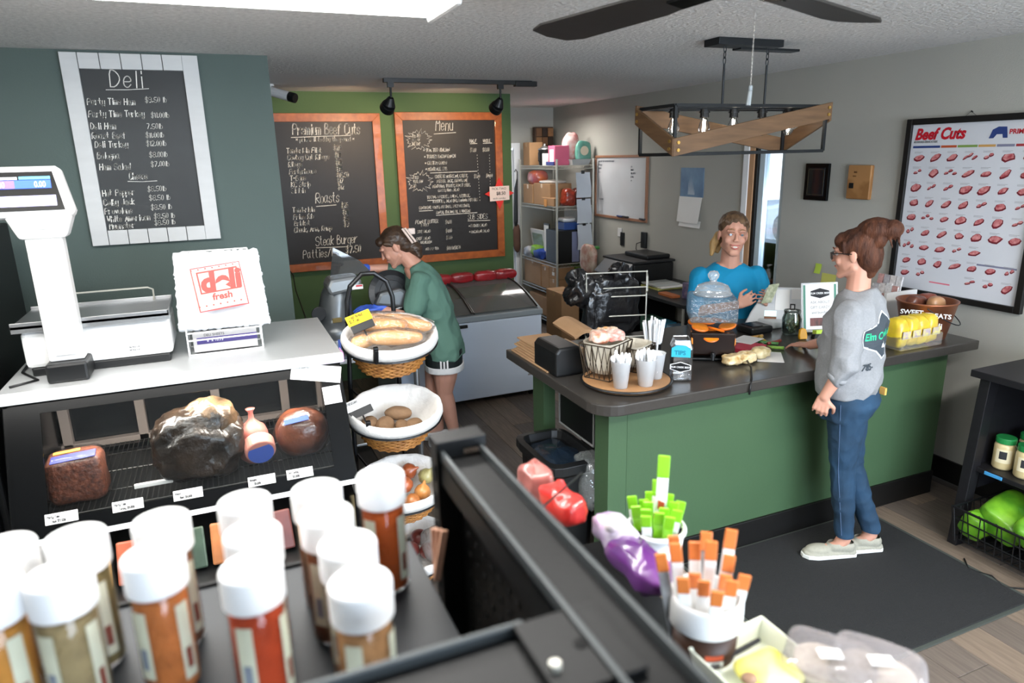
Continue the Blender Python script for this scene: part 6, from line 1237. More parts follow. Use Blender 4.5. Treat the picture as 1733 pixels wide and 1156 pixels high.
# spice jars
SP = {'khaki': '#a8946a', 'paprika': '#c4471c', 'orange': '#d07a3c', 'tan': '#b98858', 'brown': '#84502f', 'amber': '#d69440', 'rust': '#c2581c', 'olive': '#8c7c50'}
M_jarp = thin('clear_jar_plastic', gloss=.03, rough=.1, fm=.35)
def spice(x, y, kind, label, turn=0):
    t = thing('spice_jar', label, 'spice jar', (x, y, SZ), 'spice jars on the gondola'); r = .0285; c = (x, y, SZ+.001)
    MB().lathe([(r-.004, 0), (r, .004), (r, .114), (r-.002, .120), (r-.002, .128)], c, 30).build('jar_wall', M_jarp, t, smooth=True)
    MB().lathe([(r-.006, .003), (r-.0025, .006), (r-.0025, .112), (r-.006, .116), (.001, .115)], c, 26).build('spice', mat('spice_'+kind, SP[kind], .85, var=.35, vs=28, bump=.5, bs=120), t, smooth=True)
    MB().lathe([(r+.0005, .122), (r+.002, .124), (r+.002, .157), (r+.0005, .160), (.001, .160)], c, 40).build('cap', mat('white_cap', '#f3f3f3', .55), t, bevel=.001)
    for a0, a1, z0, z1 in ((-2.55, -1.95, .03, .110), (-.95, -.45, .02, .110)):
        mb = MB(); mb.grid(lambda u, v: (x+(r+.0006)*math.cos(a0+turn+(a1-a0)*u), y+(r+.0006)*math.sin(a0+turn+(a1-a0)*u), SZ+z0+(z1-z0)*v), 6, 2); lb = mb.build('label', mat('cream_label', '#d8d8bf', .6, var=.1, vs=30), t)
        mb = MB(); mb.grid(lambda u, v: (x+(r+.0011)*math.cos(a0+turn+(a1-a0)*(.25+.5*u)), y+(r+.0011)*math.sin(a0+turn+(a1-a0)*(.25+.5*u)), SZ+z0+.012+.025*v), 3, 1); mb.build('label_print', mat('maroon_print', '#8a4a3a', .6, var=.3, vs=60) if a0 > -1 else mat('blue_grey_print', '#8f97a3', .6, var=.3, vs=60), lb)
JR = [(.150, .808, 'rust', 'spice jar of rust red seasoning standing alone at the back right'),
      (.070, .804, 'brown', 'white capped spice jar farthest back in the right hand column'),
      (.072, .739, 'brown', 'dark brown spice jar second from the back in the right hand column'),
      (.083, .663, 'tan', 'white capped tan spice jar third from the back in the right hand column'),
      (.082, .589, 'tan', 'tan spice jar with a white cap nearest in the right hand column'),
      (-.013, .810, 'amber', 'white capped spice jar farthest back in the second column from the right'),
      (-.008, .730, 'rust', 'white capped spice jar in the middle of the second column from the right'),
      (-.013, .660, 'paprika', 'bright red paprika jar nearest in the second column from the right'),
      (-.102, .803, 'brown', 'white capped spice jar behind the orange one'),
      (-.105, .727, 'orange', 'orange spice jar with a white cap at the centre left'),
      (-.186, .804, 'olive', 'white capped spice jar behind the khaki one'),
      (-.189, .727, 'khaki', 'khaki green herb jar with a white cap'),
      (-.254, .814, 'brown', 'spice jar at the left picture edge, farther one'),
      (-.251, .738, 'amber', 'amber spice jar cut by the left picture edge')]
for i, (x, y, k, l) in enumerate(JR): spice(x, y, k, l, (i*37 % 10)/25-.2)
# small packets hooked at the post
for i in range(3): tag(MB().box((XA-.012, .842-i*.012, 1.46+i*.004), (.01, .006, .075), Euler((0, .1*i, 0)).to_matrix()).build('seasoning_packet', mat('peach_packet', '#c99a80', .5, var=.3, vs=40), None, bevel=.001), ('slim peach packet behind the two others at the post', 'slim peach packet in the middle at the post', 'slim peach packet nearest at the gondola post')[i], 'packet', 'slim packets at the gondola post')
# ---- right hand side of the gondola: sweets, sticks, tray
GS = 1.216
def g(px, py, z): return at(px, py, z=z)
bag('red_sweet_bag', 'clear bag of red and white sweets hanging beside the rail', at(952, 850, z=1.36), (.024, .050, .022), mat('red_white_sweets', '#d01a14', .35, var=.7, vs=12, col2='#b03a34', coat=.6), nz=.012, fs=26)
bag('pink_sweet_bag', 'small clear bag of pink sweets behind the red one', at(905, 815, z=1.35), (.025, .04, .03), mat('pink_sweets', '#b56a62', .35, var=.6, vs=25, coat=.5), nz=.01, fs=22)
tag(MB().tube([at(875, 830, z=1.40), at(905, 870, z=1.41), at(985, 800, z=1.42)], .002, 6).build('peg_hook', M_stand, None), 'thin black peg hook over the red sweets', 'hook')
bag('purple_wrapper', 'purple and white foil snack bag lying along the rail', at(1085, 955, z=1.33), (.030, .075, .022), mat('purple_foil', '#45105a', .3, var=.6, vs=8, col2='#6f3a82', coat=.6), nz=.012, fs=18)
bag('white_wrapper', 'white and violet snack bag behind the purple one', at(1040, 905, z=1.34), (.022, .04, .02), mat('violet_white_foil', '#d5d0da', .3, var=.5, vs=16, col2='#7a5a8c', coat=.6), nz=.012, fs=20)
tag(MB().ell(at(1034, 890, z=1.39), (.012, .012, .012)).build('lollipop', mat('pale_sweet', '#d8cdd0', .3, coat=.5), None, smooth=True), 'round white lollipop at the end of the purple bags', 'lollipop')
def pot(name, c, r, h, m, mr, label, rimh=.03):
    t = thing(name, label, 'pot', c); MB().lathe([(r*.82, 0), (r*.97, h-rimh), (r*.92, h-rimh), (r*.78, .006), (.001, .006)], c, 32).build('body', m, t, smooth=True)
    MB().lathe([(r*.98, h-rimh), (r*1.06, h-rimh+.004), (r*1.06, h-.004), (r*1.02, h), (r*.94, h), (r*.94, h-rimh)], c, 36).build('rim', mr, t, smooth=True); return t
pc = Vector((.700, .985, GS)); pot('white_pot', pc, .054, .095, M_white, M_white, 'white pot holding the lime green meat sticks', .012)
M_lime = mat('lime_wrapper', '#8fd62a', .35, var=.15, vs=20, coat=.4); M_wht = mat('white_wrapper', '#f0f1ee', .35, var=.08, vs=20, coat=.4)
rr = random.Random(9)
def stick(name, label, b, d, L_, w, mtip, mbody, grp, mark=None):
    t = thing(name, label, 'meat stick', b, grp); d = Vector(d).normalized(); s_ = d.cross(Vector((.55, .8, 0))).normalized(); n_ = s_.cross(d)
    def seg(a, b_, nm, m, ww): MB().prism([(-ww/2, a), (ww/2, a), (ww/2, b_), (-ww/2, b_)], Vector(b), s_, d, n_, .005).build(nm, m, t, bevel=.0015)
    q_ = .80 if mtip is M_lime else .865; seg(0, L_*q_, 'wrapper', mbody, w); seg(L_*q_+.0005, L_, 'tip', mtip, w*1.05)
    if mark: MB().prism([(-w*.3, L_*.5), (w*.3, L_*.52), (w*.3, L_*.6), (-w*.3, L_*.58)], Vector(b)+n_*.0052, s_, d, n_, .0006).build('brand_mark', mark, t); MB().prism([(-w*.3, L_*.5), (w*.3, L_*.52), (w*.3, L_*.6), (-w*.3, L_*.58)], Vector(b)-n_*.001, s_, d, n_, .0006).build('brand_mark', mark, t)
M_mk = mat('rust_mark', '#b5482a', .5)
for k in range(16):
    a = k*2.4; q = .040*math.sqrt((k+.5)/16); b = pc+Vector((math.cos(a)*q*.7, math.sin(a)*q*.7, .01)); tall = k in (0, 3); L_ = (.215, .165)[1] if k == 3 else (.225 if tall else .125+.012*rr.random())
    nm_ = 'tallest lime and white meat stick in the white pot' if k == 0 else ('second tallest lime and white meat stick in the white pot' if k == 3 else ('short meat stick with a lime wrapper in the white pot' if k % 2 else 'short meat stick with a white wrapper and lime tip in the white pot'))
    stick('meat_stick', nm_, b, (math.cos(a)*q*5, math.sin(a)*q*5, 1), L_, .021 if tall else .018, M_lime, M_wht if tall else M_lime if k % 2 else M_wht, 'lime meat sticks in the white pot', M_mk if tall else None)
bc2 = Vector((.585, .695, 1.216)); r = .050
tb = pot('brown_pot', bc2, r, .165, mat('brown_pot_print', '#3a2317', .4, var=.25, vs=5), M_white, 'brown printed pot with a white rim holding orange tipped meat sticks', .045)
n_ = Vector((-bc2.x, -bc2.y, 0)).normalized(); ax_ = Vector((-n_.y, n_.x, 0))
for s_, z_, sz in (('SOY', .048, .036),): 
    for j, ch_ in enumerate(s_):
        a = math.atan2(n_.y, n_.x)+(-.55+j*.34); nn = Vector((math.cos(a), math.sin(a), 0)); txt(ch_, bc2+nn*(r*(.86+.11*z_/.12)+.002)+Vector((0, 0, z_)), (-nn.y, nn.x, 0), Zv, sz, M_white, tb, bold=.0018)
mb = MB(); a0 = math.atan2(n_.y, n_.x)+.35
for q, m_, z_ in ((0, M_mk, .088), (1, M_white, .078)):
    mb = MB(); mb.grid(lambda u, v: (bc2.x+(r*.955+.001)*math.cos(a0+(u-.5)*.55), bc2.y+(r*.955+.001)*math.sin(a0+(u-.5)*.55), bc2.z+z_+.008*v), 6, 1); mb.build('printed_band', m_, tb)
M_or = mat('orange_tip', '#d87a3a', .4, var=.12, vs=20, coat=.3); M_dk = mat('dark_wrapper', '#4a4744', .4, var=.5, vs=20, coat=.4, col2='#c9c9c9')
for k in range(15):
    a = k*2.4+.6; q = .038*math.sqrt((k+.5)/15); b = bc2+Vector((math.cos(a)*q*.75, math.sin(a)*q*.75, .012)); L_ = .185+.02*rr.random()+(.03 if math.sin(a) > .3 else 0)
    stick('meat_stick', 'orange tipped meat stick with a %s wrapper in the brown pot' % ('dark' if k % 3 == 2 else 'white'), b, (math.cos(a)*q*5, math.sin(a)*q*5, 1), L_, .0165, M_or, (M_wht, M_dk)[k % 3 == 2], 'orange tipped sticks in the brown pot', None)
# white tray with yellow tags, clamshells
A = at(1290, 1045, z=1.33); tr = thing('cutting_tray', 'cream white plastic tray slanting down at the front right', 'tray', (.66, .60, GS))
u = Vector((-.62, .02, .0)).normalized()
c0 = at(1290, 1045, z=1.32); c1 = at(1170, 1098, z=1.32); c2 = at(1420, 1150, z=1.30)
ua = (c1-c0); va = (c2-c0)*1.5
mb = MB(); un = ua.cross(va).normalized()
if un.z < 0: un = -un
L_ = lambda a, b, h: c0+ua*a+va*b+un*h
mb.add([L_(0, 0, 0), L_(1, 0, 0), L_(1, 1, 0), L_(0, 1, 0), L_(.08, .05, -.03), L_(.92, .05, -.03), L_(.92, .95, -.03), L_(.08, .95, -.03), L_(-.02, -.02, 0), L_(1.02, -.02, 0), L_(1.02, 1.02, 0), L_(-.02, 1.02, 0), L_(.05, .04, -.036), L_(.95, .04, -.036), L_(.95, .96, -.036), L_(.05, .96, -.036)],
       [(0, 1, 5, 4), (1, 2, 6, 5), (2, 3, 7, 6), (3, 0, 4, 7), (4, 5, 6, 7), (8, 9, 1, 0), (9, 10, 2, 1), (10, 11, 3, 2), (11, 8, 0, 3), (8, 9, 13, 12), (9, 10, 14, 13), (10, 11, 15, 14), (11, 8, 12, 15), (12, 13, 14, 15)])
mb.build('tray_shell', mat('cream_plastic', '#eef0dd', .4, var=.04), tr, bevel=.004)
MB().tube([L_(.9, .14, -.020), L_(.55, .11, -.018), L_(.15, .09, -.02)], .0035, 6).build('dark_handle_line', M_ink, tr)
B('tray_foot', M_gm, tr, (c0.x-.12, c0.x-.04, c0.y-.22, c0.y-.08, GS, GS+.055))
bag('yellow_pouch', 'yellow bag with a brown button lying in the cream tray', at(1300, 1140, z=1.305), (.034, .032, .010), mat('yellow_pouch_film', '#e3d92a', .4, var=.35, vs=10, col2='#f2efb0'), nz=.01, fs=18, extra=lambda t: MB().ell(at(1268, 1148, z=1.318), (.012, .010, .006)).build('brown_button', mat('brown_sweet', '#8a6a52', .5), t, smooth=True))
for i, (px, py, w) in enumerate(((1400, 1128, .10), (1485, 1140, .10))):
    c = at(px, py, z=1.31); t = thing('clamshell', ('clear plastic clamshell box beside the cream tray', 'clear plastic clamshell box with a white label at the lower right edge')[i], 'clamshell', (c.x, c.y, c.z-.04))
    blob('clear_shell', thin('clamshell_plastic', gloss=.14, rough=.07, body=.22, bodycol='#b9b4b8', bump=.2), t, c, (.050, .056, .024), nz=.004, p=.4, M=Matrix.Rotation(.6, 3, 'Z')); MB().box(c+Vector((-.01, -.01, .032)), (.03, .018, .002), Matrix.Rotation(-.5, 3, 'Z')).build('label', M_paper, t)
    blob('contents', mat('pale_pastry', '#c9bcae', .7, var=.3, vs=20), t, c-Vector((0, 0, .008)), (.04, .045, .013), nz=.006, p=.6, M=Matrix.Rotation(.6, 3, 'Z'))
B('clamshell_rest', M_gm, gd, (.60, .80, .42, .60, 1.255, 1.268))
# ------------------------------------------------------------------ meat slicer on its table
t = thing('prep_table', 'steel prep table under the meat slicer', 'table', (.78, 4.5, 0))
B('table_top', M_steel, t, (.40, 1.10, 4.18, 4.80, .77, .80), bevel=.003); B('undershelf', M_steel, t, (.42, 1.08, 4.2, 4.78, .2, .215), bevel=.002)
for x in (.43, 1.07):
    for y in (4.21, 4.77): MB().cyl((x, y, 0), (x, y, .77), .018, n=12).build('leg', M_steel, t)
M_cast = mat('grey_cast_metal', '#6d7173', .32, metal=.55, var=.15, vs=5); M_dk2 = mat('dark_grey_metal', '#2c2f32', .35, metal=.4, var=.15, vs=6)
t = thing('meat_slicer', 'large grey meat slicer with a dark round blade guard beside the worker', 'meat slicer', (.76, 4.45, .80))
F = Flesh().e((.62, 4.47, .92), (.14, .16, .11)).c((.60, 4.47, .9), (.64, 4.48, 1.14), .125, .10); F.m.box((.70, 4.45, .84), (.46, .30, .07))
F.build('motor_housing', M_cast, t, vox=.012, sm=6)
MB().prism([(-.10, 0), (.10, 0), (.115, .05), (.08, .09), (-.09, .10), (-.12, .05)], (.68, 4.33, 1.19), (.97, .1, .12), Zv, (0, 1, 0), .20).build('top_housing', mat('light_grey_metal', '#8e9294', .3, metal=.5), t, bevel=.02)
MB().lathe([(.001, -.02), (.12, -.02), (.155, -.008), (.158, .008), (.12, .02), (.001, .022)], (1.0, 4.47, 1.13), 36, Euler((R(72), R(16), 0)).to_matrix()).build('blade_guard', M_dk2, t, smooth=False, bevel=.003)
MB().lathe([(.001, .023), (.085, .023), (.09, .018)], (1.0, 4.47, 1.13), 32, Euler((R(72), R(16), 0)).to_matrix()).build('blade', M_dk2, t)
MB().prism([(0, 0), (.26, .05), (.20, .12), (.04, .215)], (.60, 4.42, 1.25), (1, 0, 0), Zv, (0, 1, 0), .006).build('smoked_guard', thin('smoked_plastic', tint='#8a8d8d', gloss=.15, body=.4, bodycol='#5a5c5c'), t)
MB().prism([(-.12, -.02), (.10, -.06), (.13, .03), (.06, .08), (-.08, .06)], (.98, 4.36, 1.10), X, Zv, (0, 1, 0), .06).build('carriage_plate', M_cast, t, bevel=.02)
B('food_tray', M_cast, t, (.80, 1.06, 4.28, 4.44, .96, .98), bevel=.006)
MB().cyl((1.06, 4.38, 1.02), (1.06, 4.38, 1.10), .018, n=14).build('grip_knob', M_blk, t, bevel=.004); MB().cyl((1.0, 4.38, 1.04), (1.06, 4.38, 1.05), .007, n=8).build('grip_arm', M_steel, t)
MB().cyl((.50, 4.30, 1.08), (.50, 4.285, 1.08), .045, n=22).build('thickness_dial', M_blk, t, bevel=.003)
B('white_label', M_paper, t, (.72, .79, 4.325, 4.328, 1.205, 1.235)); B('red_mark', mat('poster_red', '#c01a2b', .4), t, (.745, .785, 4.322, 4.324, 1.222, 1.232))
B('gold_plate', mat('dull_gold_plate', '#6b5a30', .4, metal=.5), t, (.585, .645, 4.345, 4.35, 1.0, 1.03)); B('blue_label', mat('blue_label', '#4059a8', .4), t, (.60, .70, 4.298, 4.30, .84, .90)); B('black_label', M_blk, t, (.66, .71, 4.2955, 4.2975, .81, .87))
tag(MB().tube([(.50, 6.2, 1.10), (.53, 6.1, 1.05), (.52, 5.9, .95), (.50, 5.0, .86), (.52, 4.62, .84)], .005, 6).build('power_cable', M_blk, None, smooth=True), 'black cable running from the wall behind the slicer', 'cable')

# ------------------------------------------------------------------ people
def skin(n, c): return mat(n, c, .5, var=.07, vs=9, sub=.08, bump=.03, bs=120)
def frame(f, u):
    f = Vector(f).normalized(); u = Vector(u); u = (u-f*u.dot(f)).normalized(); l = u.cross(f); return f, u, l, Matrix((l, f, u)).transposed()
def add_head(F, c, f, u, s, neck):
    f, u, l, M = frame(f, u); c = Vector(c); P = lambda a, b, h: c+(l*a+f*b+u*h)*s
    F.e(P(0, -.012, .035), (.074*s, .092*s, .084*s), M); F.e(P(0, .018, -.02), (.062*s, .070*s, .085*s), M)
    F.e(P(0, .030, -.055), (.048*s, .055*s, .052*s), M); F.c(P(-.012, .068, -.092), P(.012, .068, -.092), .018*s, .018*s)
    for q in (-1, 1):
        F.c(P(q*.047, -.005, -.055), P(q*.018, .060, -.088), .018*s, .016*s); F.e(P(q*.036, .062, -.022), (.022*s, .018*s, .022*s), M)
        F.e(P(q*.076, -.012, -.002), (.008*s, .018*s, .030*s), M); F.c(P(q*.016, .083, .034), P(q*.045, .070, .032), .010*s, .009*s)
        F.e(P(q*.011, .100, -.022), (.007*s, .008*s, .006*s), M)
    F.c(P(0, .082, .022), P(0, .099, -.017), .006*s, .0105*s); F.c(P(-.018, .080, -.052), P(.018, .080, -.052), .008*s, .008*s)
    F.chain([P(0, -.022, -.05), Vector(neck)], [.050*s, .056*s])
    return P, f, u, l, M
def face_parts(body, P, f, u, l, M, s, iris='#3d4a50', smile=False, closed=False, lip='#b5685f', brow='#6b4a38'):
    for q in (-1, 1) if not closed else ():
        e = MB().ell(P(q*.031, .0692, .012), (.0112*s, .0125*s, .0075*s), M, 14, 10).build('eye', mat('eye_white', '#a8a19d', .5), body, smooth=True)
        MB().cyl(P(q*.031, .0815, .012), P(q*.031, .0832, .012), .0068*s, n=14).build('iris', mat('iris_'+iris[1:], iris, .2, coat=.8), e)
        MB().tube([P(q*.017, .0805, .012), P(q*.024, .084, .0195), P(q*.034, .083, .021), P(q*.045, .076, .014)], .0030*s, 6).build('eyelid', bpy.data.materials['skin_tone'], body, smooth=True)
        MB().tube([P(q*.014, .0915, .036), P(q*.030, .089, .043), P(q*.048, .078, .037)], .0032*s, 6, [.003*s, .0038*s, .0018*s]).build('eyebrow', mat('brow_'+brow[1:], brow, .8), body)
    ml = mat('lip_'+lip[1:], lip, .4)
    if smile:
        MB().tube([P(-.027, .074, -.044), P(-.014, .088, -.046), P(0, .0915, -.047), P(.014, .088, -.046), P(.027, .074, -.044)], .0036*s, 7).build('upper_lip', ml, body, smooth=True)
        MB().tube([P(-.025, .074, -.047), P(-.013, .086, -.062), P(0, .089, -.066), P(.013, .086, -.062), P(.025, .074, -.047)], .0042*s, 7).build('lower_lip', ml, body, smooth=True)
        MB().ell(P(0, .080, -.0545), (.020*s, .0085*s, .0085*s), M, 14, 8).build('teeth', mat('tooth_white', '#dcd5cc', .3, coat=.5), body, smooth=True)
    else:
        MB().tube([P(-.022, .078, -.050), P(-.008, .090, -.048), P(.008, .090, -.048), P(.022, .078, -.050)], .0042*s, 7).build('lips', ml, body, smooth=True)
def add_hand(F, w, d, n, th=1, curl=.5, s=1., spread=.0215, thumb=.6):
    w = Vector(w); d = Vector(d).normalized(); n = Vector(n); n = (n-d*n.dot(d)).normalized(); sv = d.cross(n)*th
    for i, (ln, r) in enumerate(((.070, .0082), (.078, .0085), (.073, .0080), (.058, .0070))):
        o = (.030-spread*i); b = w+d*(.084-.004*abs(i-1))*s+sv*o*s
        F.c(w+d*.012*s+sv*o*.6*s, b, .0135*s, .0105*s)
        p = b; a = 0
        for k, fr_ in enumerate((.46, .30, .24)):
            a += curl*(.6, 1.0, .7)[k]; q = p+(d*math.cos(a)+n*math.sin(a)+sv*(1.5-i)*.05)*ln*fr_*s; F.c(p, q, r*(1-.1*k)*s, r*(.9-.1*k)*s, n=10); p = q
    p = w+d*.028*s+sv*.028*s; q1 = p+(d*.55+sv*.75+n*.25).normalized()*.038*s; q2 = q1+(d*.85+sv*.15+n*thumb).normalized()*.030*s; q3 = q2+(d*.8-sv*.1+n*thumb*1.2).normalized()*.024*s
    F.c(p, q1, .0145*s, .0115*s, n=10); F.c(q1, q2, .0115*s, .0095*s, n=10); F.c(q2, q3, .0095*s, .0078*s, n=10)
def project(o, target, n, off=.002):
    from mathutils.bvhtree import BVHTree
    bm = bmesh.new(); bm.from_mesh(target.data); bv = BVHTree.FromBMesh(bm); n = Vector(n).normalized()
    for v in o.data.vertices:
        h = bv.ray_cast(v.co+n*.3, -n, .6)
        if h[0] is not None: v.co = h[0]+n*off
    bm.free()
SK = skin('skin_tone', '#c4917c')

# ---- customer at the counter
pr_ = thing('person', 'woman in a grey sweatshirt, jeans and glasses standing with one hand on the counter', 'person', (2.74, 2.22, .009))
tf = Vector((-.42, .905, 0)).normalized(); tl = Vector((-tf.y, tf.x, 0)); Cx = lambda a, b, z, o=(2.705, 2.285): Vector((o[0], o[1], z))+tl*a+tf*b
F = Flesh(); hc = Vector((2.684, 2.304, 1.520)); hf = (-.42, .90, -.12)
P, f_, u_, l_, M_ = add_head(F, hc, hf, (0, 0, 1), .97, (2.70, 2.285, 1.34))
F.loft([(Cx(0, 0, .82), .15, .10, tl, tf), (Cx(0, 0, .95), .14, .09, tl, tf), (Cx(0, 0, 1.05), .12, .085, tl, tf), (Cx(0, 0, 1.2), .145, .10, tl, tf), (Cx(0, -.01, 1.31), .15, .07, tl, tf), (Cx(0, -.01, 1.36), .06, .05, tl, tf)])
LSh, LEl, LWr = Vector((2.585, 2.215, 1.275)), Vector((2.545, 2.175, 1.045)), Vector((2.492, 2.225, .885)); RSh, REl, RWr = Vector((2.83, 2.345, 1.275)), Vector((2.79, 2.47, 1.06)), Vector((2.80, 2.625, .995))
F.chain([LSh, LEl, LWr], [.045, .036, .024]); F.chain([RSh, REl, RWr], [.045, .036, .024])
add_hand(F, LWr, (-.12, .12, -1), tl*-1+tf*.2, 1, 1.0, .88); add_hand(F, RWr, (-.25, .95, -.12), (.0, -.05, -1), -1, .35, .95)
LHp, LKn, LAn = Vector((2.655, 2.235, .84)), Vector((2.675, 2.24, .488)), Vector((2.700, 2.205, .10)); RHp, RKn, RAn = Vector((2.755, 2.315, .84)), Vector((2.785, 2.285, .46)), Vector((2.860, 2.185, .10))
for a, b, c in ((LHp, LKn, LAn), (RHp, RKn, RAn)): F.chain([a, b, c], [.075, .05, .034])
td = Vector((-.93, .37, 0)).normalized()
for an in (LAn, RAn): F.chain([an, an+td*.03-Vector((0, 0, .045)), an+td*.14-Vector((0, 0, .062))], [.034, .030, .022])
bd = F.build('body', SK, pr_, vox=.0048, sm=3)
face_parts(bd, P, f_, u_, l_, M_, .97, brow='#7a4630')
# hair with a high messy bun
HR = mat('auburn_hair', '#5e3825', .6, var=.5, vs=9, stretch=(4, 4, 1), bump=.5, bs=60, spec=.3, col2='#2c1710')
H = Flesh(); H.e(P(0, -.022, .048), (.082, .098, .082), M_); H.e(P(0, -.062, .0), (.070, .058, .088), M_); H.e(P(0, .052, .072), (.064, .034, .040), M_); H.c(P(0, -.07, -.04), P(0, -.06, -.085), .045, .030)
for q in (-1, 1): H.c(P(q*.066, .030, .062), P(q*.073, .028, .018), .016, .007)
bn_ = P(.0, -.105, .125); H.e(bn_+f_*.012-u_*.012, (.066, .080, .056), M_); H.e(bn_+f_*-.050-u_*.015, (.050, .050, .044), M_); H.e(bn_+l_*.02-u_*.05, (.035, .04, .045), M_); H.e(bn_+f_*.05, (.045, .04, .03), M_)
for k in range(7): a = k*1.3; p = bn_+l_*(.03*math.cos(a))+f_*(-.03-.012*k % .05); H.c(p, p-u_*(.055+.02*(k % 3))-f_*(.018+.01*math.sin(a)), .010, .003, n=8)
H.build('hair', HR, bd, vox=.005, sm=1, stripes=(.0035, 60, (0, -.3, 1)))
g_ = MB()
for q in (-1, 1):
    g_.tube([P(q*x, y, z) for x, y, z in ((.008, .100, .022), (.050, .092, .022), (.054, .090, .008), (.048, .092, -.012), (.012, .100, -.012), (.008, .101, .010))], .0018, 6, closed=True); g_.tube([P(q*.052, .090, .018), P(q*.076, .055, .018), P(q*.081, -.01, .012)], .0022, 6)
g_.tube([P(-.008, .100, .012), P(0, .104, .014), P(.008, .100, .012)], .0016, 6)
gl_ = g_.build('glasses', M_blk, bd)
MB().prism([(-.05, -.010), (-.010, -.010), (-.008, .020), (-.05, .020)], P(0, .097, .002), l_, u_, f_, .001).build('lens', thin('spectacle_lens', gloss=.15), gl_); MB().prism([(.01, -.010), (.05, -.010), (.05, .020), (.008, .020)], P(0, .097, .002), l_, u_, f_, .001).build('lens', thin('spectacle_lens', gloss=.15), gl_)
# sweatshirt
SW = mat('heather_grey_fleece', '#8d8f92', .9, var=.14, vs=120, bump=.15, bs=220)
S_ = Flesh(); S_.loft([(Cx(0, .005, .862), .165, .122, tl, tf), (Cx(0, .0, .91), .178, .138, tl, tf), (Cx(0, 0, 1.0), .175, .136, tl, tf), (Cx(0, 0, 1.12), .178, .134, tl, tf), (Cx(0, 0, 1.22), .182, .130, tl, tf), (Cx(0, -.006, 1.30), .165, .105, tl, tf), (Cx(0, -.008, 1.345), .105, .078, tl, tf), (Cx(0, -.005, 1.368), .068, .066, tl, tf)])
S_.chain([LSh+Vector((0, 0, -.01)), LEl, LEl.lerp(LWr, .38)], [.066, .060, .046]); S_.chain([RSh+Vector((0, 0, -.01)), REl, REl.lerp(RWr, .35)], [.066, .058, .045])
sw = S_.build('sweatshirt', SW, bd, vox=.006, sm=5, fold=.010, fs=8)
cf = MB()
for a, b, r in ((LEl.lerp(LWr, .36), LEl.lerp(LWr, .50), .046), (REl.lerp(RWr, .33), REl.lerp(RWr, .46), .045)): cf.tube([a, a.lerp(b, .5), b], r, 16, [r*.98, r*1.0, r*.86])
cf.build('cuff', SW, bd, smooth=True)
en = (tf*-1+tl*.22).normalized(); ea = Vector((-en.y, en.x, 0))*1; eo = Cx(0.02, -.135, 1.165)
hexp = [(-.14, -.035), (-.14, .035), (-.05, .065), (0, .105), (.05, .065), (.14, .035), (.14, -.035), (.05, -.065), (0, -.105), (-.05, -.065)]
def dec(name, poly, m, off):
    mb = MB(); n = len(poly); rows = 8; k0 = 0
    for r_ in range(rows+1):
        s = r_/rows
        for i in range(n*3): a = poly[i//3]; b = poly[(i//3+1) % n]; t_ = (i % 3)/3; mb.v.append(eo+ea*(a[0]+(b[0]-a[0])*t_)*s+Vector(Zv)*(a[1]+(b[1]-a[1])*t_)*s)
    N3 = n*3
    for r_ in range(rows):
        for i in range(N3): mb.f.append((r_*N3+i, r_*N3+(i+1) % N3, (r_+1)*N3+(i+1) % N3, (r_+1)*N3+i))
    o = mb.build(name, m, sw_p); project(o, sw, en, off); return o
sw_p = bd
dec('printed_emblem_border', [(x*1.07, y*1.09) for x, y in hexp], mat('pale_print', '#d5dbe0', .8), .0015); dec('printed_emblem', hexp, mat('slate_print', '#3b444c', .8, var=.1), .0028)
M_tl = mat('teal_green_print', '#2fbf8a', .7)
for s_, dz, sz, m_ in (('Elm Creek Beef', -.01, .048, M_tl), ('BEEF', -.052, .028, M_white), ('785-', -.15, .045, mat('slate_print', '#3b444c', .8))):
    o = txt(s_, eo+ea*(-.135 if s_ == '785-' else 0)+Vector((0, 0, dz)), ea, Zv, sz, m_, sw_p, name='printed_lettering', align='CENTER' if s_ != '785-' else 'LEFT', bold=.0012, sx=.85); project(o, sw, en, .0042)
# jeans, belt, shoes
J = Flesh(); J.loft([(Cx(0, 0, .74), .155, .115, tl, tf), (Cx(0, -.012, .82), .162, .135, tl, tf), (Cx(0, -.004, .89), .150, .118, tl, tf), (Cx(0, 0, .93), .14, .105, tl, tf)])
J.chain([LHp+Vector((0, 0, -.03)), LHp.lerp(LKn, .5), LKn, LKn.lerp(LAn, .35), LAn+Vector((0, 0, .03))], [.092, .080, .060, .057, .046]); J.chain([RHp+Vector((0, 0, -.03)), RHp.lerp(RKn, .5), RKn, RKn.lerp(RAn, .35), RAn+Vector((0, 0, .03))], [.092, .078, .060, .057, .046])
je = J.build('jeans', mat('blue_denim', '#1f3f5a', .85, var=.3, vs=5, bump=.15, bs=260, col2='#14293b'), bd, vox=.006, sm=4, fold=.0035, fs=14, cuts=[((0, 0, LAn.z+.02), (0, 0, -1))])
MB().tube([LHp+tl*.10, LHp.lerp(LKn, .5)+tl*.081, LKn+tl*.060, LAn+tl*.047+Vector((0, 0, .04))], .0015, 5).build('side_seam', mat('denim_stitch', '#4d6484', .8), bd); MB().box(Cx(-.06, -.142, .875), (.012, .03, .035)).build('belt_tab', mat('tan_leather', '#d9a858', .6), bd)
SHM = mat('grey_canvas_shoe', '#9c9a8c', .9, var=.12, vs=60, bump=.2, bs=150); SOL = mat('white_rubber_sole', '#d8d8d2', .6)
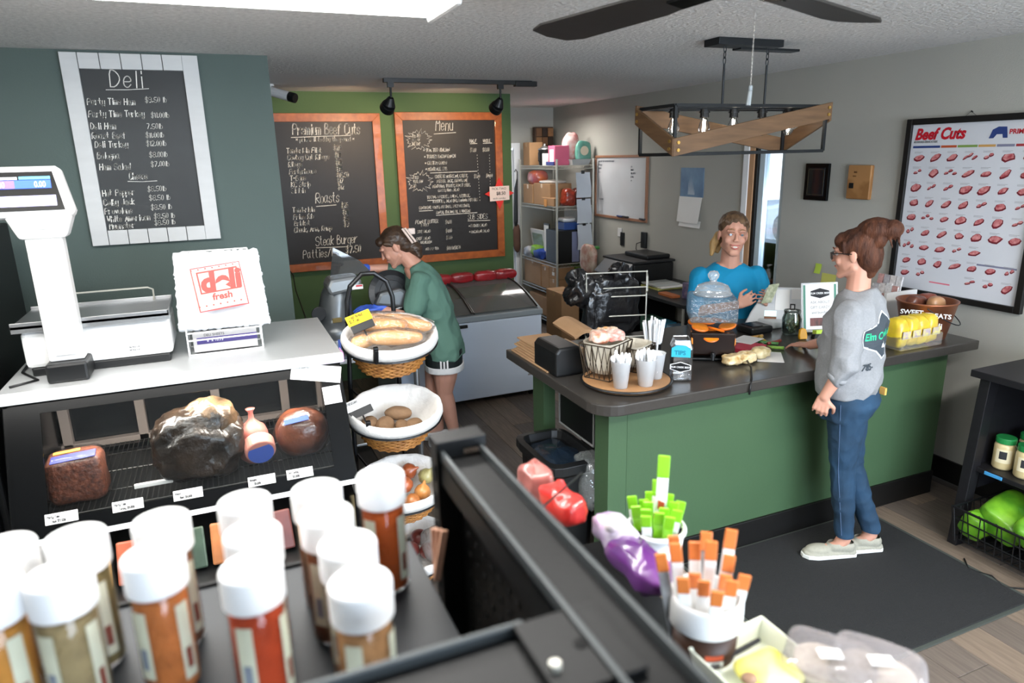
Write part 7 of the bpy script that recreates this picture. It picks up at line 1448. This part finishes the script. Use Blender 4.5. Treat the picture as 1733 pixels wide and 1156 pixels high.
for an in (LAn, RAn):
    b = Vector((an.x, an.y, .009)); Xs = Vector((-td.y, td.x, 0)); Ft = Flesh()
    Ft.loft([(b+Vector((0, 0, .022))+td*x, w, .012, Xs, Vector(Zv)) for x, w in ((-.065, .02), (-.05, .034), (0, .036), (.08, .042), (.14, .046), (.18, .038), (.20, .02))]).e(b+td*.12+Vector((0, 0, .038)), (.072, .040, .026), Matrix((td, Xs, Vector(Zv))).transposed()).c(b+td*-.025+Vector((0, 0, .05)), b+td*.05+Vector((0, 0, .055)), .036, .034)
    sh_ = Ft.build('shoe', SHM, bd, vox=.005, sm=3, cuts=[((0, 0, .084), (0, 0, 1))])
    out = [(-.072, 0), (-.06, .030), (0, .036), (.08, .043), (.14, .048), (.185, .038), (.207, .012), (.207, -.012), (.185, -.038), (.14, -.048), (.08, -.043), (0, -.036), (-.06, -.030)]
    MB().prism(out, b, td, Xs, Zv, .022).build('sole', SOL, bd, bevel=.004)

# ---- cashier behind the counter
pr2 = thing('person', 'smiling blond woman in a bright blue t-shirt counting money behind the counter', 'person', (3.0, 3.52, 0))
tf = Vector((-.45, -.89, 0)).normalized(); tl = Vector((-tf.y, tf.x, 0)); Cx = lambda a, b, z, o=(3.005, 3.535): Vector((o[0], o[1], z))+tl*a+tf*b
F = Flesh(); s2 = 1.12; hc = Vector((2.992, 3.50, 1.475))
P, f_, u_, l_, M_ = add_head(F, hc, (-.46, -.86, .02), (0.06, -.02, 1), s2, (3.005, 3.53, 1.27))
F.loft([(Cx(0, 0, .80), .16, .11, tl, tf), (Cx(0, 0, .98), .15, .10, tl, tf), (Cx(0, 0, 1.12), .16, .11, tl, tf), (Cx(0, -.01, 1.235), .16, .075, tl, tf), (Cx(0, -.005, 1.30), .075, .055, tl, tf)])
RSh, REl, RWr = Cx(-.18, -.01, 1.215), Cx(-.21, .04, .985), Vector((2.895, 3.30, 1.075)); LSh, LEl, LWr = Cx(.18, -.01, 1.225), Cx(.225, .06, 1.0), Vector((3.085, 3.235, 1.07))
F.chain([RSh, REl, RWr], [.045, .038, .026]); F.chain([LSh, LEl, LWr], [.045, .038, .026])
add_hand(F, RWr, (.45, -.40, .40), (.5, .6, -.1), 1, .75, .92); add_hand(F, LWr, (-.45, -.20, .35), (-.2, .7, -.1), -1, .85, .92)
for q in (-1, 1): F.chain([Cx(q*.09, 0, .82), Cx(q*.09, .01, .47), Cx(q*.09, 0, .09), Cx(q*.09, .13, .035)], [.085, .055, .04, .028])
bd2 = F.build('body', SK, pr2, vox=.005, sm=3); face_parts(bd2, P, f_, u_, l_, M_, s2, smile=True, brow='#9a7455')
HB = mat('dark_blond_hair', '#6e543a', .5, var=.45, vs=8, stretch=(3, 3, 1), bump=.4, bs=60, coat=.1, col2='#3a2a1e')
H = Flesh(); H.e(P(0, -.022, .055), (.084*s2, .092*s2, .082*s2), M_); H.e(P(0, -.062, .0), (.074*s2, .052*s2, .080*s2), M_)
for q in (-1, 1): H.c(P(q*.055, .045, .082), P(q*.074, .0, .055), .016, .014)
H.build('hair', HB, bd2, vox=.005, sm=2, stripes=(.004, 60, (0, 0, 1)))
H = Flesh(); H.chain([P(-.065, -.07, -.01), P(-.088, -.072, -.06), P(-.094, -.065, -.115)], [.030, .028, .014]); H.chain([P(-.04, -.09, -.02), P(-.06, -.09, -.10)], [.032, .016]); H.build('ponytail', mat('light_blond_hair', '#b8945f', .5, var=.3, vs=12, stretch=(3, 3, 1), bump=.4, bs=60), bd2, vox=.005, sm=1, stripes=(.004, 70, (0, 0, 1)))
TE = mat('bright_blue_cotton', '#0086b3', .8, var=.08, vs=5, bump=.08, bs=200)
S_ = Flesh(); S_.loft([(Cx(0, .0, .80), .19, .14, tl, tf), (Cx(0, .0, .95), .185, .14, tl, tf), (Cx(0, .012, 1.08), .19, .135, tl, tf), (Cx(0, 0, 1.19), .195, .115, tl, tf), (Cx(0, -.008, 1.25), .160, .09, tl, tf), (Cx(0, -.02, 1.292), .10, .062, tl, tf)])
S_.chain([RSh+Vector((0, 0, -.012)), RSh.lerp(REl, .92)], [.068, .064]); S_.chain([LSh+Vector((0, 0, -.012)), LSh.lerp(LEl, .92)], [.068, .064])
S_.build('t_shirt', TE, bd2, vox=.006, sm=5, fold=.005, fs=7)
J = Flesh(); J.loft([(Cx(0, 0, .72), .165, .12, tl, tf), (Cx(0, 0, .92), .16, .12, tl, tf)]); 
for q in (-1, 1): J.chain([Cx(q*.085, 0, .80), Cx(q*.09, .01, .47), Cx(q*.09, 0, .12)], [.10, .065, .055])
J.build('trousers', mat('dark_denim', '#232a38', .85, var=.2, vs=6), bd2, vox=.01, sm=4)
for q in (-1, 1): MB().prism([(-.035, -.07), (.035, -.07), (.045, .08), (.02, .19), (-.02, .19), (-.045, .08)], Cx(q*.09, 0, .0), tl, tf, Zv, .07).build('shoe', M_blk, bd2, bevel=.02)
t = thing('banknotes', 'small fan of green dollar notes in the cashier\'s hands', 'money', (3.0, 3.22, 1.10))
for k in range(4): MB().prism([(-.033, -.02), (.033, -.02), (.033, .10), (-.033, .10)], Vector((3.015, 3.185, 1.115))+Vector((.003, .004, 0))*k, (.85, -.4+.05*k, .1), (.28, -.16, .95), (-.4, -.86, 0), .001).build('banknote', mat('banknote_green', '#8c9478', .8, var=.4, vs=45, col2='#c6c8ac'), t)

# ---- worker leaning over the slicer
pr3 = thing('person', 'woman in a sage green t-shirt and black striped shorts leaning over the slicer', 'person', (1.33, 4.44, 0))
tf = Vector((-.95, .30, 0)).normalized(); tl = Vector((-tf.y, tf.x, 0)); A = lambda x, y, z: Vector((x, y, z))
F = Flesh(); hc = A(1.055, 4.52, 1.425)
P, f_, u_, l_, M_ = add_head(F, hc, (-.80, .25, -.50), (-.5, .15, .84), 1.06, (1.17, 4.475, 1.30))
ring = [((1.325, 4.44, .66), .15, .115), ((1.315, 4.443, .82), .145, .11), ((1.29, 4.45, .98), .125, .095), ((1.245, 4.46, 1.13), .145, .105), ((1.19, 4.47, 1.25), .15, .08), ((1.15, 4.475, 1.30), .07, .055)]
up_ = [Vector((.0, .0, 1))]*6
F.loft([(c, a, b, tl, (tf+Vector((0, 0, -.35 if i > 2 else 0))).normalized()) for i, (c, a, b) in enumerate(ring)])
LSh, LEl, LWr = A(1.165, 4.335, 1.215), A(1.09, 4.30, .985), A(.895, 4.40, 1.055); RSh, REl, RWr = A(1.215, 4.58, 1.245), A(1.02, 4.60, 1.275), A(.84, 4.60, 1.29)
F.chain([LSh, LEl, LWr], [.043, .036, .024]); F.chain([RSh, REl, RWr], [.043, .036, .024])
LHp, LKn, LAn = A(1.325, 4.365, .68), A(1.305, 4.385, .41), A(1.365, 4.38, .09); RHp, RKn, RAn = A(1.325, 4.52, .68), A(1.27, 4.54, .42), A(1.30, 4.55, .09)
for a, b, c in ((LHp, LKn, LAn), (RHp, RKn, RAn)): F.chain([a, a.lerp(b, .5), b, b.lerp(c, .3), c, c+tf*.13-A(0, 0, .055)], [.095, .085, .058, .058, .036, .026])
add_hand(F, LWr, (-.93, .25, .05), (0, .2, -1), -1, .3, .95); add_hand(F, RWr, (-.95, .2, .0), (0, .0, -1), 1, .3, .95)
bd3 = F.build('body', SK, pr3, vox=.005, sm=3); face_parts(bd3, P, f_, u_, l_, M_, 1.06, closed=True)
GLV = mat('blue_nitrile', '#3f63c9', .4, var=.15, vs=12, bump=.2, bs=60)
for w, d, n, th in ((LWr, (-.93, .25, .05), (0, .2, -1), -1), (RWr, (-.95, .2, .0), (0, .0, -1), 1)):
    G_ = Flesh(); add_hand(G_, w, d, n, th, .3, 1.06, spread=.0225); G_.c(w-Vector(d)*.03, w+Vector(d)*.02, .032, .030); G_.build('glove', GLV, bd3, vox=.004, sm=2)
HR3 = mat('brown_hair', '#4e3826', .5, var=.5, vs=9, stretch=(4, 1, 4), bump=.4, bs=60, coat=.2, col2='#2a1c13')
H = Flesh(); H.e(P(0, -.025, .048), (.084, .100, .084), M_); H.e(P(0, -.065, -.005), (.074, .062, .082), M_); H.chain([P(0, -.08, -.02), P(0, -.10, -.075), P(0, -.10, -.12)], [.058, .05, .026]); H.e(P(0, .055, .075), (.062, .034, .034), M_)
for q in (-1, 1): H.c(P(q*.068, .03, .055), P(q*.076, .0, .03), .016, .012); H.c(P(q*.03, -.10, -.08), P(q*.035, -.10, -.135), .022, .008)
H.build('hair', HR3, bd3, vox=.005, sm=2, stripes=(.004, 60, (-1, .3, -.2)))
MB().tube([P(.070, -.112, .075), P(.045, -.125, .068), P(.060, -.135, -.035), P(.085, -.118, -.028)], .008, 8, closed=True).build('claw_clip', mat('cream_clip', '#dcc7bb', .4), bd3, bevel=.002); MB().box(P(.0, -.142, .03), (.05, .03, .04)).build('claw_clip', mat('cream_clip', '#dcc7bb', .4), bd3, bevel=.006)
TG = mat('sage_green_cotton', '#577a6c', .85, var=.1, vs=5, bump=.08, bs=200)
S_ = Flesh(); S_.loft([(A(1.335, 4.44, .665), .185, .145, tl, tf), (A(1.325, 4.44, .78), .178, .140, tl, tf), (A(1.30, 4.447, .92), .165, .132, tl, tf), (A(1.265, 4.455, 1.06), .172, .138, tl, tf), (A(1.225, 4.463, 1.17), .176, .125, tl, (tf+A(0, 0, -.3)).normalized()), (A(1.19, 4.47, 1.265), .135, .095, tl, (tf+A(0, 0, -.4)).normalized()), (A(1.165, 4.475, 1.305), .085, .066, tl, (tf+A(0, 0, -.5)).normalized())])
S_.chain([LSh, LSh.lerp(LEl, .72)], [.068, .078]); S_.chain([RSh, RSh.lerp(REl, .75)], [.064, .066])
S_.build('t_shirt', TG, bd3, vox=.006, sm=5, fold=.010, fs=8)
J = Flesh(); J.loft([(A(1.33, 4.44, .60), .175, .13, tl, tf), (A(1.33, 4.44, .72), .172, .132, tl, tf)]); J.build('shorts', mat('black_jersey', '#121a1a', .7, var=.1), bd3, vox=.008, sm=2)
S_ = Flesh(); S_.loft([(A(1.332, 4.44, .572), .181, .138, tl, tf), (A(1.332, 4.44, .618), .180, .137, tl, tf)]); S_.build('white_hem', M_white, bd3, vox=.008, sm=1)
for k in range(3): MB().box(A(1.33, 4.44, .645)+tl*.178+tf*(-.025+k*.022), (.012, .006, .085), Matrix.Rotation(math.atan2(tf.y, tf.x), 3, 'Z')).build('white_stripe', M_white, bd3)
for an in (LAn, RAn): b = A(an.x, an.y, 0); MB().prism([(-.035, -.07), (.035, -.07), (.045, .08), (.02, .19), (-.02, .19), (-.045, .08)], b, tl, tf, Zv, .065).build('shoe', M_white, bd3, bevel=.02)
